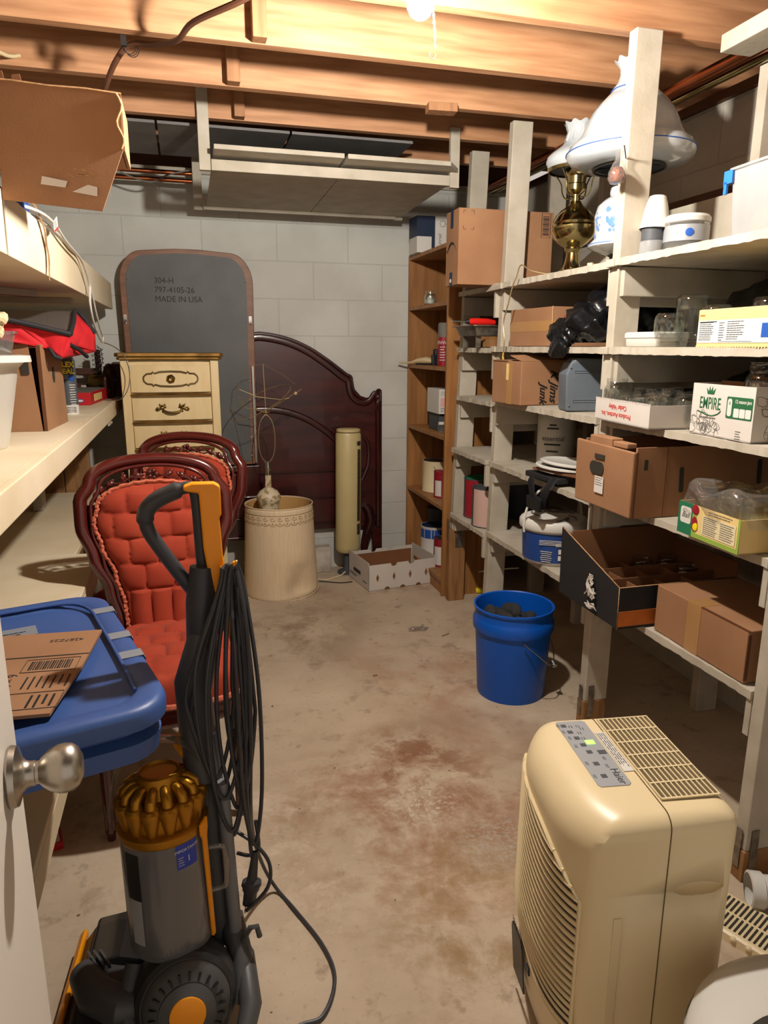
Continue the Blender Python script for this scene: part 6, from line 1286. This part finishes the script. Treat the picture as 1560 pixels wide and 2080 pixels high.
b = MB(); b.ball((0, 0, 0), .014, 14, (1, 1, .06), Mp @ Matrix.Translation((-.05, .074, .001))); b.ball((0, 0, 0), .017, 14, (.7, 1.2, .05), Mp @ Matrix.Translation((-.05, .036, .0012))); build('picture', b, 'red_paint', t)
b = MB(); b.ball((0, 0, 0), .013, 14, (.8, .9, .05), Mp @ Matrix.Translation((-.046, .03, .0016))); build('picture', b, 'yellow', t)
b = MB(); b.box((-.02, .016, 0), (.105, .066, .0007), Mp); build('panel', b, 'cream_paint', t); b = MB(); lines(b, Mp @ Matrix.Translation((0, 0, .0008)), -.015, .062, .055, 9, .0052, .002, .2); lines(b, Mp @ Matrix.Translation((0, 0, .0008)), .05, .06, .05, 8, .0055, .002, .2); lines(b, Mp, .0, .078, .09, 2, .006, .002, .1); build('print', b, 'ink_grey', t)
b = MB(); b.box((.02, -hy-.0008, .005), (.08, -hy, .06)); build('picture', b, 'red_paint', t)
rd = random.Random(3); b = MB()
def wrapf(u, v):
    a = 2*PI*u; sx, sy = rr_s(a); k = v; z = .06+.075*min(1, k*1.6)*(1 if k < .62 else 1)
    s = 1.01-.0*k if k < .5 else 1.01-.9*(k-.5)*1.1
    return ((hx)*sx*max(0.0, s)+.004*math.sin(7*a+9*k), hy*sy*max(0.0, s)+.004*math.cos(5*a+6*k), z+.007*math.sin(5*a+3*k)*k+.012*math.sin(3*sx*s+4*sy*s)*(k > .5))
def rr_s(a):
    c, s = math.cos(a), math.sin(a); q = (abs(c)**8+abs(s)**8)**(-1/8); return c*q, s*q
b.grid(wrapf, 60, 24, True); build('shrink_wrap', b, MT['plastic'], t, ang=40)
JT = Matrix.Translation((1.36, 1.470, 0)) @ Matrix.Rotation(math.radians(-3), 4, 'Z')
for k, (x, y) in enumerate(((-.047, .062), (-.047, -.012), (.035, .062), (.035, -.012))):
    p = JT @ Vector((x, y, 0)); jar(('front far', 'front near', 'rear far', 'rear near')[k]+' jar under the shrink wrap of the green printed pack', (p.x, p.y, T4+.005), .036, .125)
# black partitioned box with jars behind
t = thing('divider_box', 'black open box with cardboard dividers and torn white tape on its front', 'box', (1.42, 1.93, T5+.001), world=True)
b = MB(); z0 = T5+.0015
b.hexa([(1.212, 1.745, z0), (1.216, 1.745, z0), (1.219, 2.10, z0), (1.215, 2.10, z0), (1.208, 1.745, .652), (1.212, 1.745, .652), (1.217, 2.10, .752), (1.213, 2.10, .752)]); build('front_panel', b, 'black_matte', t)
b = MB(); b.box((1.213, 1.741, z0), (1.62, 1.745, .652)); build('side_panel', b, 'black_matte', t)
b = MB(); b.hexa([(1.212, 1.7395, z0+.008), (1.62, 1.7395, z0+.008), (1.62, 1.741, z0+.008), (1.212, 1.741, z0+.008), (1.212, 1.7395, z0+.056), (1.62, 1.7395, z0+.056), (1.62, 1.741, z0+.056), (1.212, 1.741, z0+.056)]); build('orange_band', b, 'orange', t)
b = MB(); b.hexa([(1.219, 2.096, z0), (1.63, 2.096, z0), (1.63, 2.10, z0), (1.219, 2.10, z0), (1.217, 2.096, .752), (1.63, 2.096, .752), (1.63, 2.10, .752), (1.217, 2.10, .752)]) if 0 else b.box((1.219, 2.040, z0), (1.63, 2.044, .752)); b.box((1.626, 1.745, z0), (1.63, 2.04, .70)); b.box((1.22, 1.745, z0), (1.626, 2.04, z0+.004)); build('rear_panel', b, 'card_in', t)
b = MB(); b.hexa([(1.2125, 1.748, z0), (1.2165, 1.748, z0), (1.2195, 2.098, z0), (1.2155, 2.098, z0), (1.2125, 1.748, .6525), (1.2135, 1.748, .6525), (1.2185, 2.098, .7525), (1.2175, 2.098, .7525)]); build('brown_lining', b, 'card_in', t)
b = MB()
for x in (1.30, 1.40, 1.50): b.box((x, 1.746, z0+.005), (x+.003, 2.038, .635))
for y in (1.84, 1.94): b.box((1.222, y, z0+.005), (1.62, y+.003, .645))
build('divider', b, 'card_in', t)
Mt2 = frame((1.2065, 1.885, .602), (0, -1, .0), (0, 0, 1)); rd = random.Random(14)
def scrap(cx_, cy_, w_, h_, sd):
    rd = random.Random(sd); ph = [rd.uniform(0, 6) for _ in range(4)]; b = MB()
    b.grid(lambda u, v: Mt2 @ Vector((cx_+(u-.5)*w_*(1+.5*math.sin(5*v+ph[0]))+.006*math.sin(9*v+ph[1]), cy_+(v-.5)*h_+.006*math.sin(7*u+ph[2]), .003+.005*abs(math.sin(8*u+6*v+ph[3])))), 12, 16); build('torn_tape', b, 'white_card', t, solid=.0008, ang=25)
scrap(-.012, .012, .020, .066, 1); scrap(.014, -.012, .024, .030, 5); scrap(.012, -.052, .046, .014, 3); scrap(.004, .030, .012, .03, 8)
b = MB(); b.tube([(1.2105, 1.745, .6525), (1.2148, 2.10, .7525)], .002, 4); b.tube([(1.211, 1.743, .6525), (1.62, 1.743, .6525)], .0016, 4); b.tube([(1.211, 1.7435, z0), (1.2095, 1.7435, .6525)], .0012, 4); build('raw_edge', b, 'card_edge', t)
for k, (x, y) in enumerate(((1.46, 1.99), (1.56, 1.99), (1.56, 1.89), (1.66, 1.62), (1.75, 1.70), (1.75, 1.55))):
    jar(['jar in the rear corner cell of the black divider box', 'jar at the back of the black divider box', 'jar in the inner cell of the black divider box', 'jar in the dark behind the brown carton by the divider box', 'rear jar in the dark behind the brown carton', 'near jar in the dark behind the brown carton'][k], (x, y, T5+.007), .040, .13)
t, hx, hy, h = carton('cardboard_box', 'closed brown carton with a tape strip on the lowest shelf', (1.318, 1.345, T5+.001), (1.60, 1.715, T5+.143), math.radians(-1))
b = MB(); b.box((-hx-.0009, -.01, .0), (-hx, .045, h)); b.box((-hx, -.01, h), (-hx+.06, .045, h+.0008)); build('tape', b, 'tape', t); b = MB(); b.box((-hx-.001, -hy-.002, h-.0015), (-hx+.004, -hy*.05, h+.0012)); b.box((-hx-.0012, -hy-.003, .01), (-hx+.008, -hy-.0002, h-.01)); build('flap_edge', b, 'oak_dark', t)
# ---------------------------------------------------------------- top shelf
t = thing('oil_lamp', 'brass oil lamp converted to electric with a white glass shade', 'lamp', (1.50, 2.65, T1), math.radians(10)); t.scale = (1.07, 1.07, 1.07)
Ml = Matrix.Identity(4)
b = MB(); b.lathe([(0, .0), (.066, .0), (.068, .008), (.060, .014), (.050, .018), (.034, .035), (.026, .060), (.023, .085), (.032, .098), (.030, .104), (.052, .118), (.070, .135), (.074, .145), (.082, .160), (.083, .175), (.078, .182), (.080, .190), (.068, .212), (.050, .232), (.040, .238), (.028, .248), (.020, .262), (.0, .264)], 44); build('base', b, 'brass', t)
b = MB(); b.lathe([(.014, .262), (.016, .285), (.026, .292), (.036, .300), (.037, .318), (.031, .322), (.033, .345), (.040, .352), (.042, .372), (.0, .374)], 36, wave=lambda k, a: (.0014*math.sin(16*a)*(k >= 6), 0)); build('burner', b, 'brass', t)
b = MB()
for s in (0, PI*.5, PI, PI*1.5): M = Matrix.Rotation(s+.3, 4, 'Z'); b.tube([M @ Vector(p) for p in smooth_path([(.02, 0, .275), (.045, 0, .278), (.060, 0, .300), (.066, 0, .33), (.090, 0, .362)], 4)], .0026, 6)
b.lathe([(.098, .362), (.103, .362), (.106, .372), (.103, .374), (.098, .370)], 40); build('shade_holder', b, 'brass', t)
b = MB(); rf = lambda k, a: ((.004*math.sin(9*a) if k >= 10 else 0), (.004*math.sin(9*a) if k >= 10 else 0)); b.lathe([(.098, .368), (.106, .380), (.112, .392), (.109, .408), (.094, .424), (.070, .440), (.052, .456), (.044, .474), (.042, .490), (.046, .505), (.054, .520), (.051, .519), (.040, .49), (.050, .456)], 48, wave=rf); build('glass_shade', b, 'milk_glass', t)
cp = smooth_path([(1.38, 2.60, T1+.004), (1.32, 2.64, T1+.02), (1.30, 2.69, T1+.045), (1.295, 2.715, T1+.002), (1.288, 2.73, 1.59), (1.285, 2.76, 1.52), (1.286, 2.80, 1.45), (1.288, 2.79, 1.38), (1.290, 2.80, 1.325)], 5)
cb = solo('lamp_cord', MB().tube(cp, .0026, 6), 'wire', 'brown lamp cord hanging down from the brass lamp onto the open junk box', 'cord', (1.30, 2.7, T1), world=True)
b = MB(); b.cyl((1.290, 2.80, 1.325), (1.290, 2.80, 1.305), .008, .011, 12); b.cyl((1.290, 2.80, 1.305), (1.29, 2.795, 1.29), .014, .012, 14); o = build('plug', b, 'old_brass', None, off=cb.location); o.parent = cb
solo('wood_chip', MB().cbox((1.40, 2.335, T1+.008), (.03, .02, .016), (0, .2, .5)), 'rope', 'small splinter of wood lying beside the brass lamp', 'wood', (1.40, 2.335, T1), world=True)
t = thing('hurricane_lamp', 'large white glass hurricane lamp with blue flowers behind the post', 'lamp', (1.488, 2.288, T1), 0); t.scale = (1.015, 1.015, 1.02)
b = MB(); b.lathe([(0, 0), (.06, 0), (.062, .012), (.045, .02), (.038, .035), (.05, .042)], 28, wave=lambda k, a: (.004*math.sin(6*a), 0)); build('foot', b, 'iron', t)
b = MB(); b.lathe([(.05, .042), (.095, .056), (.118, .068), (.115, .076), (.098, .095), (.098, .13), (.101, .165), (.092, .198), (.070, .218), (.052, .228), (.055, .24), (.052, .255)], 40); build('lower_globe', b, 'milk_glass', t)
b = MB(); rd = random.Random(6)
for zc, ac, s in ((.145, 3.75, 1.0), (.145, 4.6, 1.0), (.14, 3.1, .8)):
    b = MB()
    for k in range(14):
        a = ac+rd.gauss(0, .13); z = zc+rd.gauss(0, .018); r = .1; b.ball((0, 0, 0), .010*s*rd.uniform(.4, 1.0), 8, (1, 1, .06), frame((r*math.cos(a), r*math.sin(a), z), (-math.sin(a), math.cos(a), 0), (0, 0, 1)))
    build('blue_flower', b, 'milk_blue', t)
b = MB(); b.tube([(.1165*math.cos(a), .1165*math.sin(a), .075) for a in [2*PI*i/40 for i in range(40)]], .0016, 4, True); build('blue_line', b, 'milk_blue', t)
b = MB(); b.cyl((0, 0, .25), (0, 0, .34), .018, n=14); b.tube([(.115*math.cos(a), .115*math.sin(a), .312) for a in [2*PI*i/40 for i in range(40)]], .004, 6, True)
for k in range(3): a = 2*PI*k/3+.5; b.tube([(.018*math.cos(a), .018*math.sin(a), .30), (.06*math.cos(a), .06*math.sin(a), .318), (.115*math.cos(a), .115*math.sin(a), .312)], .003, 6)
build('shade_ring', b, 'iron', t)
b = MB(); b.lathe([(.108, .316), (.150, .318), (.185, .328), (.202, .344), (.206, .360), (.197, .378), (.182, .392), (.168, .408), (.156, .428), (.146, .450), (.132, .478), (.112, .504), (.090, .526), (.074, .540), (.070, .552), (.058, .566), (.049, .590), (.049, .608), (.056, .622)], 60); 
b.lathe([(.056, .622), (.067, .634), (.065, .634), (.047, .608)], 60, wave=lambda k, a: ((.004*math.sin(10*a), .005*math.sin(10*a)) if k in (1, 2) else (0, 0))); build('glass_shade', b, 'milk_glass', t)
b = MB()
for r, z in ((.2068, .360), (.0735, .546)): b.tube([(r*math.cos(a), r*math.sin(a), z) for a in [2*PI*i/60 for i in range(60)]], .0017, 4, True)
build('blue_line', b, 'blue', t)
t = thing('seed_bag', 'tiny clear bag of reddish seeds hanging from a nail on the white post', 'bag', (1.285, 2.035, 1.83), world=True)
b = MB(); b.lathe([(0, 1.826), (.020, 1.828), (.027, 1.842), (.026, 1.860), (.018, 1.880), (.008, 1.893), (.009, 1.905), (.013, 1.918), (0, 1.915)], 16, Matrix.Translation((1.283, 2.030, 0)), wave=lambda k, a: (.002*math.sin(5*a+k), 0)); build('bag', b, 'plastic', t)
b = MB(); b.lathe([(0, 1.829), (.018, 1.831), (.024, 1.843), (.022, 1.858), (.012, 1.872), (0, 1.876)], 16, Matrix.Translation((1.283, 2.030, 0)), wave=lambda k, a: (.002*math.sin(7*a+k), 0)); build('seeds', b, 'seed', t); b = MB(); b.cyl((1.32, 2.049, 1.905), (1.28, 2.0, 1.925), .0018, n=8); build('nail', b, 'iron', t)
t = thing('scoop_bottle', 'small clear jar with dark band under an upturned white flared cap', 'bottle', (1.412, 2.015, T1))
b = MB(); b.lathe([(0, 0), (.036, 0), (.038, .006), (.036, .048), (.033, .050)], 28); build('jar', b, 'translucent', t); b = MB(); b.lathe([(.034, .05), (.034, .085), (.0, .086)], 28); build('dark_band', b, 'dark_grey', t)
b = MB(); b.lathe([(.045, .085), (.043, .088), (.040, .11), (.033, .15), (.024, .178), (.020, .180), (.018, .176), (.038, .10)], 32, Matrix.Rotation(.04, 4, 'Y')); build('flared_cap', b, 'white_plastic', t)
t = thing('candle_jar', 'round clear jar with white lid and blue emblem, crumbs inside', 'jar', (1.485, 1.955, T1))
b = MB(); b.lathe([(0, .002), (.045, .0), (.058, .010), (.064, .03), (.065, .092), (.062, .095), (.062, .03), (.045, .006), (0, .006)], 36); build('glass', b, 'plastic', t); b = MB(); b.lathe([(.0655, .040), (.0655, .085)], 36); build('silver_label', b, 'silver_panel', t); b = MB(); b.lathe([(.062, .093), (.066, .096), (.067, .108), (.060, .116), (0, .118)], 36); build('lid', b, 'white_plastic', t)
b = MB(); M = frame((.066*math.cos(4.2), .066*math.sin(4.2), .062), (-math.sin(4.2), math.cos(4.2), 0), (0, 0, 1)); b.ball((0, 0, 0), .012, 16, (1, 1, .1), M); build('emblem', b, 'blue', t); b = MB(); rd = random.Random(3)
for k in range(40): a, r = rd.uniform(0, 6.3), .052*rd.random()**.5; b.cbox((r*math.cos(a), r*math.sin(a), .012+rd.uniform(0, .012)), (.010, .005, .004), (rd.random(), rd.random(), rd.random()*3))
o = build('crumbs', b, 'yellow', t); o['kind'] = 'stuff'
b = MB(); b.tube([(.03*math.cos(a), 0, .03*math.sin(a)) for a in [PI*i/14 for i in range(15)]]+[(-.03, 0, -.03)], .0045, 8); solo('metal_hook', b, 'brass', 'brass coloured hook standing behind the round clear jar', 'hook', (1.56, 2.02, T1+.10)) if 0 else solo('metal_hook', b, 'brass', 'brass coloured hook standing behind the round clear jar', 'hook', (1.57, 2.02, T1+.03))
t = thing('clear_bin', 'frosted plastic bin of pale round lids with blue tape on its corner', 'bin', (1.50, 1.60, T1), math.radians(-3))
b = MB(); loft(b, [(rr(.085, .085, .02), 0), (rr(.088, .088, .02), .004), (rr(.098, .098, .024), .178), (rr(.104, .104, .026), .180), (rr(.104, .104, .026), .186), (rr(.096, .096, .022), .186), (rr(.085, .085, .018), .006)]); build('bin', b, 'translucent', t, ang=50)
b = MB(); b.box((-.104, .075, .15), (-.099, .108, .182)); b.box((-.104, .095, .125), (-.098, .106, .155)); build('blue_tape', b, mat('painter_tape', '1f6ad0', rough=.5), t)
for k, (x, y, z, m) in enumerate(((-.02, .04, .045, 'cream_paint'), (.0, -.045, .05, 'paper'), (.01, .0, .11, 'paper'))):
    b = MB(); b.cyl((x-.006, y, z), (x+.006, y, z), .04, n=30); o = solo('plastic_disc', b, m, ('pale yellow round lid seen low in the frosted bin', 'white round lid at the near side of the frosted bin', 'white round lid resting highest inside the frosted bin')[k], 'lid', (1.50, 1.60, T1+.004))
b = MB()
for k in range(4): b.tube([((.052-.003*k)*math.cos(a), (.052-.003*k)*math.sin(a), .005*k) for a in [2*PI*i/36 for i in range(36)]], .0035, 6, True)
o = solo('wire_coil', b, 'rope', 'coil of tan wire resting on the rim of the frosted bin', 'wire', (1.52, 1.60, T1+.190)); o.rotation_euler = (.0, -.15, 0)
# ---------------------------------------------------------------- floor odds and ends by the dehumidifier
t = thing('floor_register', 'white plastic floor vent grille lying flat behind the dehumidifier', 'vent', (1.215, 1.13, 0), math.radians(25))
b = MB(); loft(b, [(rr(.07, .095, .008), 0), (rr(.066, .09, .008), .018), (rr(.06, .084, .006), .022)]); build('rim', b, 'cream_plastic', t); b = MB()
for k in range(14): b.box((-.052, -.076+.0112*k, .0222), (-.005, -.072+.0112*k, .0245)); b.box((.004, -.076+.0112*k, .0222), (.052, -.072+.0112*k, .0245))
build('louvers', b, 'slot', t); b = MB()
for k in range(4): b.ball((-.064, -.06+.035*k, .012), .009, 10)
build('tabs', b, 'cream_plastic', t)
b = MB(); b.cyl((1.30, 1.19, .045), (1.40, 1.14, .05), .038, n=28); b.lathe([(.038, 0), (.044, .002), (.044, .03), (.038, .032)], 28, frame((1.30, 1.19, .045), (0, 0, 1), (.45, .9, 0))); solo('pipe_fitting', b, 'white_plastic', 'white plastic pipe end lying on the floor at the right edge', 'pipe', (1.33, 1.17, .008), world=True)
t = thing('white_hamper', 'glossy white rounded plastic lid with a dark handle slot in the near corner', 'hamper', (.84, .575, 0)); t.scale = (1, 1, .93)
Mh = Matrix.Translation((.0, 0, 0))
b = MB(); b.lathe([(0, 0), (.17, 0), (.19, .02), (.215, .33), (.22, .36), (.215, .385), (.195, .405), (.15, .418), (.09, .422), (0, .424)], 56, Mh); build('body', b, 'white_plastic', t)
b = MB(); b.tube([(.2195*math.cos(a), .2195*math.sin(a), .362) for a in [2*PI*i/60 for i in range(60)]], .002, 5, True); build('lid_seam', b, 'ink_grey', t)
b = MB(); b.prism([(x, y) for x, y in [(.07*math.cos(a)*(1 if math.sin(a) < 0 else 1.0), .035*math.sin(a)) for a in [2*PI*i/24 for i in range(24)]]], .004, Matrix.Translation((-.085, .055, .4185)) @ Matrix.Rotation(.25, 4, 'Z')); build('handle_slot', b, 'slot', t)
b = MB(); rd = random.Random(2)
b = MB(); b.grid(lambda u, v: (.09*(u-.5)+.01*math.sin(9*v), .055*(v-.5)+.01*math.sin(7*u), .006+.012*abs(math.sin(6*u+4*v))*math.sin(PI*u)*math.sin(PI*v)), 18, 14); solo('plastic_scrap', b, 'vinyl', 'crumpled scrap of clear plastic on the floor beside the bucket', 'scrap', (1.03, 3.09, 0), rotz=.3)
for k, (x, y, r, lb) in enumerate(((1.137, 2.992, .5, 'thin wood splinter on the floor beside the clear plastic scrap'), (.70, 2.66, .1, 'tiny brown crumb in the middle of the floor'))):
    solo('wood_splinter', MB().cbox((0, 0, .002), (.05 if k == 0 else .02, .004 if k == 0 else .01, .003), (0, 0, r)), 'foot_wood', lb, 'debris', (x, y, 0))
